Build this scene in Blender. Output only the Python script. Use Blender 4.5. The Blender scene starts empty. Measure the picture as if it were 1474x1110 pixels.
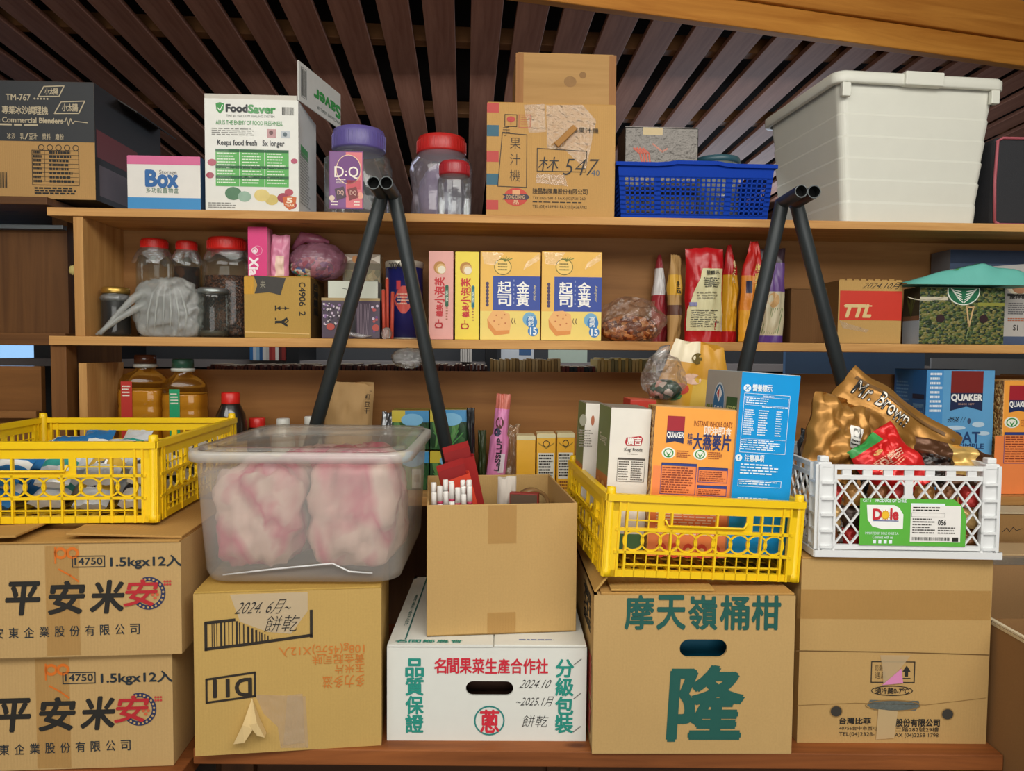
import bpy, math, random
from mathutils import Vector, Matrix, noise
random.seed(7)
SC = bpy.context.scene
COL = SC.collection
R = math.radians
# ---------------------------------------------------------------- camera
F = 1020.0
EYE = Vector((0, 0, 1.45))
CAMR = Matrix.Rotation(R(90 - 2.7), 3, 'X') @ Matrix.Rotation(R(0.5), 3, 'Z')
cd = bpy.data.cameras.new('camera')
cam = bpy.data.objects.new('camera', cd)
COL.objects.link(cam)
cd.sensor_width = 36
cd.lens = F / 1474 * 36
cd.clip_start = 0.02
cam.matrix_world = Matrix.Translation(EYE) @ CAMR.to_4x4()
SC.camera = cam
# ---------------------------------------------------------------- view and world
SC.view_settings.view_transform = 'Standard'
SC.view_settings.look = 'None'
SC.view_settings.exposure = 0.12
SC.view_settings.gamma = 1.0
SC.view_settings.use_curve_mapping = False
SC.cycles.transparent_max_bounces = 20
SC.cycles.max_bounces = 8
SC.cycles.sample_clamp_indirect = 6
W = bpy.data.worlds.new('world')
SC.world = W
W.use_nodes = True
W.node_tree.nodes['Background'].inputs[0].default_value = (0.33, 0.60, 0.95, 1)
W.node_tree.nodes['Background'].inputs[1].default_value = 1.1


def area(name, loc, target, sx, sy, power, col):
    l = bpy.data.lights.new(name, 'AREA')
    l.shape = 'RECTANGLE'
    l.size, l.size_y, l.energy, l.color = sx, sy, power, col
    o = bpy.data.objects.new(name, l)
    COL.objects.link(o)
    o.location = loc
    o.rotation_euler = (Vector(target) - Vector(loc)).to_track_quat('-Z', 'Y').to_euler()
    return o


# fluorescent ceiling fittings of the room, in front of the shelf
area('ceiling_light_main', (0.75, -0.35, 2.85), (0.2, 1.6, 1.25), 2.6, 0.9, 50, (1.0, 0.97, 0.90))
area('ceiling_light_side', (-1.5, -0.5, 2.85), (-0.5, 1.6, 1.3), 1.6, 0.9, 23, (1.0, 0.97, 0.91))
area('low_fill_light', (0.2, -2.5, 1.25), (0.1, 1.6, 1.1), 2.8, 1.5, 40, (1.0, 0.97, 0.93))  # added low fill behind the camera, brightens the shelves and the gap


# cool light from the windowed room behind the shelves
area('rear_room_light', (1.6, 4.9, 2.0), (0.3, 2.6, 1.5), 1.6, 0.6, 16, (0.75, 0.86, 1.0))
area('rear_shelf_fill', (0.3, 2.5, 2.25), (0.3, 3.5, 1.1), 2.6, 0.3, 14, (0.92, 0.96, 1.0))  # added fill without a fitting, brightens the far shelf faces


# ---------------------------------------------------------------- pixel -> place
def ray(px, py):
    return CAMR @ Vector(((px - 737) / F, -(py - 555) / F, -1))


class Frame:
    def __init__(s, deg):
        s.t = R(deg)
        s.n = Vector((-math.sin(s.t), math.cos(s.t), 0))

    def at(s, px, py, v):
        d = ray(px, py)
        return EYE + d * (v / s.n.dot(d))


A = Frame(0)
S = Frame(2.6)


def on_z(px, py, z):
    d = ray(px, py)
    return EYE + d * ((z - EYE.z) / d.z)


# ---------------------------------------------------------------- materials
MATS = {}


def lin(h):
    h = h.lstrip('#')
    out = []
    for i in (0, 2, 4):
        c = int(h[i:i + 2], 16) / 255
        out.append(c / 12.92 if c <= 0.04045 else ((c + 0.055) / 1.055) ** 2.4)
    return (*out, 1)


def newmat(key):
    m = bpy.data.materials.new(key)
    m.use_nodes = True
    nt = m.node_tree
    return m, nt, nt.nodes['Principled BSDF']


def nd(nt, typ, **kw):
    n = nt.nodes.new(typ)
    for k, v in kw.items():
        setattr(n, k, v)
    return n


def M(col, rough=0.55, metal=0.0, var=0.05, bump=0.0, scale=40.0):
    """painted, printed or moulded surface with faint uneven tone"""
    key = 'p_%s_%.2f_%.1f_%.2f_%.2f_%.0f' % (col, rough, metal, var, bump, scale)
    if key in MATS:
        return MATS[key]
    m, nt, b = newmat(key)
    c = lin(col)
    b.inputs['Roughness'].default_value = rough
    b.inputs['Metallic'].default_value = metal
    tc = nd(nt, 'ShaderNodeTexCoord')
    n = nd(nt, 'ShaderNodeTexNoise')
    n.inputs['Scale'].default_value = scale
    n.inputs['Detail'].default_value = 4
    nt.links.new(tc.outputs['Object'], n.inputs['Vector'])
    mx = nd(nt, 'ShaderNodeMix', data_type='RGBA')
    mx.inputs['A'].default_value = tuple(x * (1 - var) for x in c[:3]) + (1,)
    mx.inputs['B'].default_value = tuple(min(1, x * (1 + var)) for x in c[:3]) + (1,)
    nt.links.new(n.outputs['Fac'], mx.inputs['Factor'])
    nt.links.new(mx.outputs['Result'], b.inputs['Base Color'])
    if bump:
        bp = nd(nt, 'ShaderNodeBump')
        bp.inputs['Strength'].default_value = bump
        bp.inputs['Distance'].default_value = 0.004
        nt.links.new(n.outputs['Fac'], bp.inputs['Height'])
        nt.links.new(bp.outputs['Normal'], b.inputs['Normal'])
    MATS[key] = m
    return m


def card(col='#bd9a62', var=0.07):
    """corrugated cardboard: soft blotches, fine speckle, faint flute lines"""
    key = 'card_' + col
    if key in MATS:
        return MATS[key]
    m, nt, b = newmat(key)
    c = lin(col)
    b.inputs['Roughness'].default_value = 0.8
    b.inputs['Specular IOR Level'].default_value = 0.25
    tc = nd(nt, 'ShaderNodeTexCoord')
    n1 = nd(nt, 'ShaderNodeTexNoise')
    n1.inputs['Scale'].default_value = 6
    n1.inputs['Detail'].default_value = 5
    n2 = nd(nt, 'ShaderNodeTexNoise')
    n2.inputs['Scale'].default_value = 260
    n2.inputs['Detail'].default_value = 3
    add = nd(nt, 'ShaderNodeMath', operation='ADD')
    mul = nd(nt, 'ShaderNodeMath', operation='MULTIPLY')
    mul.inputs[1].default_value = 0.5
    for n in (n1, n2):
        nt.links.new(tc.outputs['Object'], n.inputs['Vector'])
    nt.links.new(n1.outputs['Fac'], add.inputs[0])
    nt.links.new(n2.outputs['Fac'], add.inputs[1])
    nt.links.new(add.outputs[0], mul.inputs[0])
    mx = nd(nt, 'ShaderNodeMix', data_type='RGBA')
    mx.inputs['A'].default_value = tuple(x * (1 - 2.2 * var) for x in c[:3]) + (1,)
    mx.inputs['B'].default_value = tuple(min(1, x * (1 + 2.2 * var)) for x in c[:3]) + (1,)
    nt.links.new(mul.outputs[0], mx.inputs['Factor'])
    nt.links.new(mx.outputs['Result'], b.inputs['Base Color'])
    wv = nd(nt, 'ShaderNodeTexWave')
    wv.inputs['Scale'].default_value = 60
    wv.inputs['Distortion'].default_value = 0.4
    nt.links.new(tc.outputs['Object'], wv.inputs['Vector'])
    bp = nd(nt, 'ShaderNodeBump')
    bp.inputs['Strength'].default_value = 0.10
    bp.inputs['Distance'].default_value = 0.002
    ad = nd(nt, 'ShaderNodeMath', operation='ADD')
    nt.links.new(wv.outputs['Fac'], ad.inputs[0])
    nt.links.new(n1.outputs['Fac'], ad.inputs[1])
    nt.links.new(ad.outputs[0], bp.inputs['Height'])
    nt.links.new(bp.outputs['Normal'], b.inputs['Normal'])
    MATS[key] = m
    return m


def wood(c1, c2, axis='x', scale=1.0, rough=0.6, knots=True):
    key = 'wood_%s_%s_%s_%.1f' % (c1, c2, axis, scale)
    if key in MATS:
        return MATS[key]
    m, nt, b = newmat(key)
    b.inputs['Roughness'].default_value = rough
    b.inputs['Specular IOR Level'].default_value = 0.3
    tc = nd(nt, 'ShaderNodeTexCoord')
    mp = nd(nt, 'ShaderNodeMapping')
    s = {'x': (1.3, 20, 20), 'y': (20, 1.3, 20), 'z': (20, 20, 1.3)}[axis]
    mp.inputs['Scale'].default_value = tuple(k * scale for k in s)
    nt.links.new(tc.outputs['Object'], mp.inputs['Vector'])
    n = nd(nt, 'ShaderNodeTexNoise')
    n.inputs['Scale'].default_value = 1.6
    n.inputs['Detail'].default_value = 8
    n.inputs['Roughness'].default_value = 0.62
    n.inputs['Distortion'].default_value = 0.7
    nt.links.new(mp.outputs['Vector'], n.inputs['Vector'])
    cr = nd(nt, 'ShaderNodeValToRGB')
    cr.color_ramp.elements[0].position = 0.30
    cr.color_ramp.elements[1].position = 0.70
    cr.color_ramp.elements[0].color = lin(c1)
    cr.color_ramp.elements[1].color = lin(c2)
    nt.links.new(n.outputs['Fac'], cr.inputs['Fac'])
    out = cr.outputs['Color']
    if knots:
        v = nd(nt, 'ShaderNodeTexVoronoi')
        v.inputs['Scale'].default_value = 3.3
        mp2 = nd(nt, 'ShaderNodeMapping')
        k = {'x': (0.9, 2.2, 2.2), 'y': (2.2, 0.9, 2.2), 'z': (2.2, 2.2, 0.9)}[axis]
        mp2.inputs['Scale'].default_value = k
        nt.links.new(tc.outputs['Object'], mp2.inputs['Vector'])
        nt.links.new(mp2.outputs['Vector'], v.inputs['Vector'])
        c3 = nd(nt, 'ShaderNodeValToRGB')
        c3.color_ramp.elements[0].position = 0.035
        c3.color_ramp.elements[1].position = 0.085
        c3.color_ramp.elements[0].color = (0.25, 0.16, 0.10, 1)
        c3.color_ramp.elements[1].color = (1, 1, 1, 1)
        nt.links.new(v.outputs['Distance'], c3.inputs['Fac'])
        mx = nd(nt, 'ShaderNodeMix', data_type='RGBA', blend_type='MULTIPLY')
        mx.inputs['Factor'].default_value = 0.8
        nt.links.new(out, mx.inputs['A'])
        nt.links.new(c3.outputs['Color'], mx.inputs['B'])
        out = mx.outputs['Result']
    nt.links.new(out, b.inputs['Base Color'])
    bp = nd(nt, 'ShaderNodeBump')
    bp.inputs['Strength'].default_value = 0.15
    bp.inputs['Distance'].default_value = 0.003
    nt.links.new(n.outputs['Fac'], bp.inputs['Height'])
    nt.links.new(bp.outputs['Normal'], b.inputs['Normal'])
    MATS[key] = m
    return m


def film(col='#ffffff', alpha=0.15, tint='#ffffff', rough=0.12, gloss=0.5, bump=0.0, scale=30):
    """clear or milky plastic and thin glass: see-through, part milky, with a sheen at grazing angles"""
    key = 'film_%s_%.2f_%s_%.2f_%.2f_%.2f_%d' % (col, alpha, tint, rough, gloss, bump, scale)
    if key in MATS:
        return MATS[key]
    m, nt, b = newmat(key)
    b.inputs['Base Color'].default_value = lin(col)
    b.inputs['Roughness'].default_value = 0.5
    tr = nd(nt, 'ShaderNodeBsdfTransparent')
    tr.inputs[0].default_value = lin(tint)
    mx = nd(nt, 'ShaderNodeMixShader')
    mx.inputs[0].default_value = alpha
    gl = nd(nt, 'ShaderNodeBsdfGlossy')
    gl.inputs['Roughness'].default_value = rough
    lw = nd(nt, 'ShaderNodeLayerWeight')
    lw.inputs['Blend'].default_value = 0.35
    mul = nd(nt, 'ShaderNodeMath', operation='MULTIPLY_ADD')
    mul.inputs[1].default_value = gloss
    mul.inputs[2].default_value = 0.05 * gloss
    mx2 = nd(nt, 'ShaderNodeMixShader')
    L = nt.links.new
    L(tr.outputs[0], mx.inputs[1])
    L(b.outputs[0], mx.inputs[2])
    L(lw.outputs['Fresnel'], mul.inputs[0])
    L(mul.outputs[0], mx2.inputs[0])
    L(mx.outputs[0], mx2.inputs[1])
    L(gl.outputs[0], mx2.inputs[2])
    L(mx2.outputs[0], nt.nodes['Material Output'].inputs[0])
    if bump:
        tc = nd(nt, 'ShaderNodeTexCoord')
        n = nd(nt, 'ShaderNodeTexNoise')
        n.inputs['Scale'].default_value = scale
        n.inputs['Detail'].default_value = 5
        L(tc.outputs['Object'], n.inputs['Vector'])
        bp = nd(nt, 'ShaderNodeBump')
        bp.inputs['Strength'].default_value = bump
        bp.inputs['Distance'].default_value = 0.01
        L(n.outputs['Fac'], bp.inputs['Height'])
        for q in (b, gl, lw):
            L(bp.outputs['Normal'], q.inputs['Normal'])
    MATS[key] = m
    return m


def foil(col, rough=0.28, bump=0.5, scale=26, metal=0.9):
    key = 'foil_%s_%.2f_%.2f_%d_%.1f' % (col, rough, bump, scale, metal)
    if key in MATS:
        return MATS[key]
    m = M(col, rough, metal, 0.06, bump, scale).copy()
    MATS[key] = m
    return m


def speckle(cols, scale=60, rough=0.6, stretch=(1, 1, 1)):
    """small grains, leaves or pieces packed together (beans, nuts, a printed meadow)"""
    key = 'speck_' + '_'.join(cols) + '_%d_%s' % (scale, stretch)
    if key in MATS:
        return MATS[key]
    m, nt, b = newmat(key[:60])
    b.inputs['Roughness'].default_value = rough
    tc = nd(nt, 'ShaderNodeTexCoord')
    mp = nd(nt, 'ShaderNodeMapping')
    mp.inputs['Scale'].default_value = stretch
    v = nd(nt, 'ShaderNodeTexVoronoi')
    v.inputs['Scale'].default_value = scale
    cr = nd(nt, 'ShaderNodeValToRGB')
    cr.color_ramp.interpolation = 'CONSTANT'
    el = cr.color_ramp.elements
    while len(el) < len(cols):
        el.new(0.5)
    for i, c in enumerate(cols):
        el[i].position = i / len(cols)
        el[i].color = lin(c)
    sep = nd(nt, 'ShaderNodeSeparateColor')
    L = nt.links.new
    L(tc.outputs['Object'], mp.inputs['Vector'])
    L(mp.outputs['Vector'], v.inputs['Vector'])
    L(v.outputs['Color'], sep.inputs[0])
    L(sep.outputs[0], cr.inputs['Fac'])
    L(cr.outputs['Color'], b.inputs['Base Color'])
    bp = nd(nt, 'ShaderNodeBump')
    bp.inputs['Strength'].default_value = 0.6
    bp.inputs['Distance'].default_value = 0.004
    bp.invert = True
    L(v.outputs['Distance'], bp.inputs['Height'])
    L(bp.outputs['Normal'], b.inputs['Normal'])
    MATS[key] = m
    return m


# ---------------------------------------------------------------- mesh building
TXT = {}


def glyphs(s, bold):
    k = (s, bold)
    if k not in TXT:
        c = bpy.data.curves.new('t', 'FONT')
        c.body = s
        c.resolution_u = 3
        c.offset = bold
        o = bpy.data.objects.new('t', c)
        me = o.to_mesh()
        vs = [(v.co.x, v.co.y) for v in me.vertices]
        fs = [tuple(p.vertices) for p in me.polygons]
        o.to_mesh_clear()
        bpy.data.objects.remove(o)
        bpy.data.curves.remove(c)
        em = (1, 1)
        if vs:
            x0, x1 = min(v[0] for v in vs), max(v[0] for v in vs)
            y0, y1 = min(v[1] for v in vs), max(v[1] for v in vs)
            em = (max(.05, x1 - x0), max(.05, y1 - y0))
            vs = [((x - x0) / max(1e-6, x1 - x0), (y - y0) / max(1e-6, y1 - y0)) for x, y in vs]
        TXT[k] = (vs, fs, em)
    return TXT[k]


class MB:
    def __init__(s):
        s.v, s.f, s.m, s.s, s.mats = [], [], [], [], []

    def mi(s, mat):
        if mat not in s.mats:
            s.mats.append(mat)
        return s.mats.index(mat)

    def add(s, vs, fs, mat, smooth=False):
        b = len(s.v)
        s.v += [Vector(p) for p in vs]
        many = isinstance(mat, list)
        for k, f in enumerate(fs):
            s.f.append(tuple(b + i for i in f))
            s.m.append(s.mi(mat[k] if many else mat))
            s.s.append(smooth)
        return b

    def box(s, x0, x1, y0, y1, z0, z1, mat, X=None):
        """mat: one material or [front, back, left, right, bottom, top]"""
        vs = [Vector((x, y, z)) for z in (z0, z1) for y in (y0, y1) for x in (x0, x1)]
        if X:
            vs = [X @ p for p in vs]
        fs = [(0, 1, 5, 4), (3, 2, 6, 7), (2, 0, 4, 6), (1, 3, 7, 5), (2, 3, 1, 0), (4, 5, 7, 6)]
        s.add(vs, fs, mat)

    def bar(s, a, b, w, h, mat, up=(0, 0, 1)):
        """rectangular bar from a to b, w wide, h along up"""
        a, b, up = Vector(a), Vector(b), Vector(up)
        d = (b - a).normalized()
        sd = d.cross(up)
        sd = sd.normalized() if sd.length > 1e-6 else Vector((1, 0, 0))
        u = sd.cross(d).normalized()
        vs = []
        for p in (a, b):
            for i, j in ((-1, -1), (1, -1), (1, 1), (-1, 1)):
                vs.append(p + sd * (i * w / 2) + u * (j * h / 2))
        s.add(vs, [(0, 1, 2, 3), (7, 6, 5, 4), (0, 4, 5, 1), (1, 5, 6, 2), (2, 6, 7, 3), (3, 7, 4, 0)], mat)

    def tube(s, pts, r, mat, n=12, caps=True):
        pts = [Vector(p) for p in pts]
        rs = r if isinstance(r, (list, tuple)) else [r] * len(pts)
        vs, fs = [], []
        prev = None
        for i, p in enumerate(pts):
            d = (pts[min(i + 1, len(pts) - 1)] - pts[max(i - 1, 0)]).normalized()
            if prev is None:
                a = Vector((0, 0, 1)) if abs(d.z) < 0.9 else Vector((1, 0, 0))
                u = d.cross(a).normalized()
            else:
                u = (prev - d * prev.dot(d)).normalized()
            prev = u
            w = d.cross(u)
            for k in range(n):
                t = 2 * math.pi * k / n
                vs.append(p + (u * math.cos(t) + w * math.sin(t)) * rs[i])
        for i in range(len(pts) - 1):
            for k in range(n):
                a, b = i * n + k, i * n + (k + 1) % n
                fs.append((a, b, b + n, a + n))
        if caps:
            fs.append(tuple(range(n))[::-1])
            fs.append(tuple((len(pts) - 1) * n + k for k in range(n)))
        s.add(vs, fs, mat, True)

    def lathe(s, prof, mat, n=32, c=(0, 0, 0), sq=0.0, yscale=1.0):
        """prof: (radius, z) pairs bottom to top; sq squares the section off"""
        vs, fs = [], []
        c = Vector(c)
        for r, z in prof:
            for k in range(n):
                t = 2 * math.pi * k / n
                x, y = math.cos(t), math.sin(t)
                if sq:
                    q = max(abs(x), abs(y))
                    q = (1 - sq) + sq / q
                    x, y = x * q, y * q
                vs.append(c + Vector((x * r, y * r * yscale, z)))
        for i in range(len(prof) - 1):
            for k in range(n):
                a, b = i * n + k, i * n + (k + 1) % n
                fs.append((a, b, b + n, a + n))
        if prof[0][0] > 1e-4:
            fs.append(tuple(range(n))[::-1])
        if prof[-1][0] > 1e-4:
            fs.append(tuple((len(prof) - 1) * n + k for k in range(n)))
        s.add(vs, fs, mat, True)

    def grid(s, fn, nu, nv, mat, wrapu=False, smooth=True):
        """fn(u,v) -> point; mat may be a function of (u,v)"""
        vs, fs, ms = [], [], []
        cu = nu if wrapu else nu + 1
        for j in range(nv + 1):
            for i in range(cu):
                vs.append(fn(i / nu, j / nv))
        for j in range(nv):
            for i in range(nu):
                a, b = j * cu + i, j * cu + (i + 1) % cu
                fs.append((a, b, b + cu, a + cu))
                ms.append(mat((i + .5) / nu, (j + .5) / nv) if callable(mat) else mat)
        s.add(vs, fs, ms, smooth)

    def build(s, name, parent=None, bevel=0.0, seg=2, solid=0.0, label=None):
        me = bpy.data.meshes.new(name)
        me.from_pydata([tuple(p) for p in s.v], [], s.f)
        for m in s.mats:
            me.materials.append(m)
        me.polygons.foreach_set('material_index', s.m)
        me.polygons.foreach_set('use_smooth', s.s)
        me.update()
        o = bpy.data.objects.new(name, me)
        COL.objects.link(o)
        if parent is not None:
            o.parent = parent.o if hasattr(parent, 'o') else parent
        if solid:
            md = o.modifiers.new('thick', 'SOLIDIFY')
            md.thickness = solid
            md.offset = 0
        if bevel:
            md = o.modifiers.new('edge', 'BEVEL')
            md.width = bevel
            md.segments = seg
            md.limit_method = 'ANGLE'
            md.angle_limit = R(50)
        if label:
            o['label'] = label
        return o


EPS = 0.0004


class Face:
    """draws printing on a flat rectangle O + s*U + t*V; rect gives the coordinate window (x0,y0 top-left, x1,y1 bottom-right)"""
    sub = 1

    def __init__(s, mb, O, U, V, rect=(0, 0, 1, 1)):
        s.mb, s.O, s.U, s.V, s.r = mb, Vector(O), Vector(U), Vector(V), rect
        s.N = s.U.cross(s.V).normalized()

    def st(s, x, y):
        a = s.r
        return (x - a[0]) / (a[2] - a[0]), (a[3] - y) / (a[3] - a[1])

    def P(s, x, y, l=1):
        a, b = s.st(x, y)
        return s.O + s.U * a + s.V * b + s.N * (EPS * l)

    def poly(s, pts, mat, l=1):
        s.mb.add([s.P(x, y, l) for x, y in pts], [tuple(range(len(pts)))], mat)

    def rect(s, x0, y0, x1, y1, mat, l=1):
        n = s.sub
        vs = [s.P(x0 + (x1 - x0) * i / n, y0 + (y1 - y0) * j / n, l) for j in range(n + 1) for i in range(n + 1)]
        fs = [(j * (n + 1) + i, (j + 1) * (n + 1) + i, (j + 1) * (n + 1) + i + 1, j * (n + 1) + i + 1) for j in range(n) for i in range(n)]
        s.mb.add(vs, fs, mat, n > 1)

    def frame(s, x0, y0, x1, y1, w, mat, l=2):
        s.rect(x0, y0, x1, y0 + w, mat, l)
        s.rect(x0, y1 - w, x1, y1, mat, l)
        s.rect(x0, y0, x0 + w, y1, mat, l)
        s.rect(x1 - w, y0, x1, y1, mat, l)

    def disc(s, x, y, rx, ry, mat, l=2, n=24):
        s.mb.add([s.P(x, y, l)] + [s.P(x + rx * math.cos(2 * math.pi * k / n), y - ry * math.sin(2 * math.pi * k / n), l) for k in range(n)],
                 [(0, k + 1, (k + 1) % n + 1) for k in range(n)], mat)

    def ring(s, x, y, rx, ry, w, mat, l=2, n=32, a0=0, a1=360):
        vs, fs = [], []
        for k in range(n + 1):
            t = R(a0 + (a1 - a0) * k / n)
            for q in (0, w):
                vs.append(s.P(x + (rx - q) * math.cos(t), y - (ry - q) * math.sin(t), l))
        for k in range(n):
            fs.append((2 * k, 2 * k + 2, 2 * k + 3, 2 * k + 1))
        s.mb.add(vs, fs, mat)

    def line(s, pts, w, mat, l=2):
        for (xa, ya), (xb, yb) in zip(pts, pts[1:]):
            d = math.hypot(xb - xa, yb - ya) or 1
            nx, ny = -(yb - ya) / d * w / 2, (xb - xa) / d * w / 2
            ex, ey = (xb - xa) / d * w / 3, (yb - ya) / d * w / 3
            s.poly([(xa + nx - ex, ya + ny - ey), (xb + nx + ex, yb + ny + ey), (xb - nx + ex, yb - ny + ey), (xa - nx - ex, ya - ny - ey)], mat, l)

    def text(s, t, x0, y0, x1, y1, mat, l=2, bold=0.0, rot=0, shear=0.0):
        vs, fs, em = glyphs(t, min(bold, 0.0))
        extra = bold
        steps = [(0, 0)]
        if extra > 0.003:   # heavy strokes: the same glyph struck several times around a small circle
            steps = [(extra * math.cos(k * math.pi / 3), extra * math.sin(k * math.pi / 3)) for k in range(6)]
            if extra > .02:
                steps += [(a * .5, b * .5) for a, b in steps[::2]]
        for q, (sx, sy) in enumerate(steps):
            out = []
            for a, b in vs:
                a, b = a + sx / em[0], b + sy / em[1]
                a += shear * (b - 0.5)
                if rot == 0:
                    x, y = x0 + a * (x1 - x0), y1 - b * (y1 - y0)
                elif rot == 90:
                    x, y = x0 + b * (x1 - x0), y0 + a * (y1 - y0)
                elif rot == 180:
                    x, y = x1 - a * (x1 - x0), y0 + b * (y1 - y0)
                else:
                    x, y = x1 - b * (x1 - x0), y1 - a * (y1 - y0)
                out.append(s.P(x, y, l + q * .12))
            s.mb.add(out, fs, mat)

    def vtext(s, t, x0, y0, x1, y1, mat, l=2, bold=0.0, gap=0.12, rot=0):
        n = len(t)
        h = (y1 - y0) / n
        for i, c in enumerate(t):
            s.text(c, x0, y0 + i * h + h * gap / 2, x1, y0 + (i + 1) * h - h * gap / 2, mat, l, bold, rot)

    def htext(s, t, x0, y0, x1, y1, mat, l=2, bold=0.0, gap=0.15, slope=0.0):
        n = len(t)
        w = (x1 - x0) / n
        for i, c in enumerate(t):
            if c != ' ':
                dy = slope * i
                s.text(c, x0 + i * w + w * gap / 2, y0 + dy, x0 + (i + 1) * w - w * gap / 2, y1 + dy, mat, l, bold)

    def micro(s, x0, y0, x1, y1, rows, mat, l=2, fill=0.45, rng=random.Random(5)):
        """print too small to read: broken dashes in rows"""
        h = (y1 - y0) / rows
        for j in range(rows):
            x = x0
            end = x0 + (x1 - x0) * rng.uniform(0.75, 1)
            while x < end:
                w = (x1 - x0) * rng.uniform(0.05, 0.16)
                s.poly([(x, y0 + j * h), (x, y0 + (j + fill) * h), (min(end, x + w), y0 + (j + fill) * h), (min(end, x + w), y0 + j * h)], mat, l)
                x += w + (x1 - x0) * 0.025

    def barcode(s, x0, y0, x1, y1, mat, l=2, n=22, rng=random.Random(9)):
        x = x0
        st = (x1 - x0) / (n * 1.9)
        while x < x1:
            w = st * rng.choice((0.5, 0.8, 1.3))
            s.poly([(x, y0), (x, y1), (min(x1, x + w), y1), (min(x1, x + w), y0)], mat, l)
            x += w + st * rng.choice((0.6, 0.9, 1.2))


class Surf(Face):
    """the same on a curved sheet fn(s,t) -> point; out is the side that is seen"""
    sub = 8

    def __init__(s, mb, fn, rect=(0, 0, 1, 1), flip=False, eps=0.0008):
        s.mb, s.fn, s.r, s.k, s.e = mb, fn, rect, (-1 if flip else 1), eps

    def P(s, x, y, l=1):
        a, b = s.st(x, y)
        p = s.fn(a, b)
        h = 0.01
        du, dv = s.fn(a + h, b) - s.fn(a - h, b), s.fn(a, b + h) - s.fn(a, b - h)
        n = du.cross(dv)
        n = n.normalized() if n.length > 1e-12 else Vector((0, -1, 0))
        return p + n * (s.k * s.e * l)


class T:
    """a top-level thing: an Empty at its base that parents its parts"""

    def __init__(s, name, label, cat, loc=(0, 0, 0), rot=(0, 0, 0), group=None, kind=None):
        o = bpy.data.objects.new(name, None)
        o.empty_display_size = 0.05
        COL.objects.link(o)
        o.location, o.rotation_euler = loc, rot
        s.o, s.w, s.h, s.rect = o, 0, 0, None
        if label:
            o['label'] = label
        if cat:
            o['category'] = cat
        if group:
            o['group'] = group
        if kind:
            o['kind'] = kind

    def front(s, mb, y=0.0, rect=None):
        return Face(mb, (-s.w / 2, y, 0), (s.w, 0, 0), (0, 0, s.h), rect or s.rect)

    def left(s, mb, d, rect=(0, 0, 1, 1)):
        return Face(mb, (-s.w / 2, d, 0), (0, -d, 0), (0, 0, s.h), rect)

    def right(s, mb, d, rect=(0, 0, 1, 1)):
        return Face(mb, (s.w / 2, 0, 0), (0, d, 0), (0, 0, s.h), rect)

    def top(s, mb, d, rect=(0, 0, 1, 1)):
        return Face(mb, (-s.w / 2, 0, s.h), (s.w, 0, 0), (0, d, 0), rect)

    def shell(s, mb, d, mat):
        mb.box(-s.w / 2, s.w / 2, 0, d, 0, s.h, mat)


def put(name, label, cat, rect, v, fr=S, zb=None, yaw=0, lean=0, tip=0, group=None):
    """a thing whose front fills the photo rectangle rect when it stands at depth v of frame fr, its base at height zb"""
    x0, y0, x1, y1 = rect
    pl, pr, pt = fr.at(x0, y1, v), fr.at(x1, y1, v), fr.at((x0 + x1) / 2, y0, v)
    c = (pl + pr) / 2
    if zb is not None:
        c.z = zb + .0012 + (pr - pl).length / 2 * abs(math.sin(R(lean)))
    t = T(name, label, cat, c, (R(tip), R(lean), fr.t + R(yaw)), group)
    t.o.rotation_mode = 'XYZ'
    t.w = (pr - pl).length / math.cos(R(yaw))
    t.h = pt.z - c.z
    t.rect = rect
    return t


def put_on(name, label, cat, z, pl, pr, ytop, group=None):
    """a thing standing on height z whose front bottom corners are the photo points pl, pr"""
    a, b = on_z(*pl, z), on_z(*pr, z)
    c = (a + b) / 2
    yaw = math.atan2(b.y - a.y, b.x - a.x)
    t = T(name, label, cat, c, (0, 0, yaw), group)
    t.w = (b - a).length
    fr = Frame(math.degrees(yaw))
    t.h = fr.at((pl[0] + pr[0]) / 2, ytop, fr.n.dot(c - EYE)).z - z
    t.rect = (pl[0], ytop, pr[0], (pl[1] + pr[1]) / 2)
    return t


def nz(x, y, z, seed=0.0):
    return noise.noise(Vector((x + seed * 7.31, y - seed * 3.17, z + seed * 1.93)))


def pouch(mb, w, h, t, seed, mat, wr=0.004, wid=None, nu=20, nv=26, bottom=0.25, top=0.0):
    """a filled packet: pillow front and back, crimped at the top; returns its front for printing"""
    wid = wid or (lambda v: 1.0)

    def prof(v):
        a = max(0.0, math.sin(math.pi * min(1, max(0, (v + bottom * 0.6) / (1 + bottom * 0.6))))) ** 0.6
        return max(a, 0.0) if v < 0.97 else a * 0.3

    def side(sgn):
        def fn(u, v):
            uu = 2 * u - 1
            b = (max(0, 1 - abs(uu) ** 2.6)) ** 0.6 * prof(v)
            q = nz(u * 5, v * 6, 0, seed) * wr * 2 + abs(nz(u * 11, v * 4, 3, seed)) * wr * 1.4
            e = 1 - abs(uu) ** 6
            y = t / 2 + sgn * (t / 2 * b + q * e) + top * max(0, v - .6)
            x = uu * w / 2 * wid(v) + nz(v * 5, 1, sgn * 0, seed) * wr
            return Vector((x, y, h * v + nz(u * 4, 9, 0, seed) * wr * (1 if v > .9 else 0)))
        return fn
    f, b = side(-1), side(1)
    mb.grid(f, nu, nv, mat)
    mb.grid(lambda u, v: b(1 - u, v), nu, nv, mat if not callable(mat) else (lambda u, v: mat(1 - u, v)))
    mb.grid(lambda u, v: f(1 - u, 0) if v < .5 else b(1 - u, 0), nu, 1, mat if not callable(mat) else mat(.5, .02))
    return Surf(mb, f)


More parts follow.
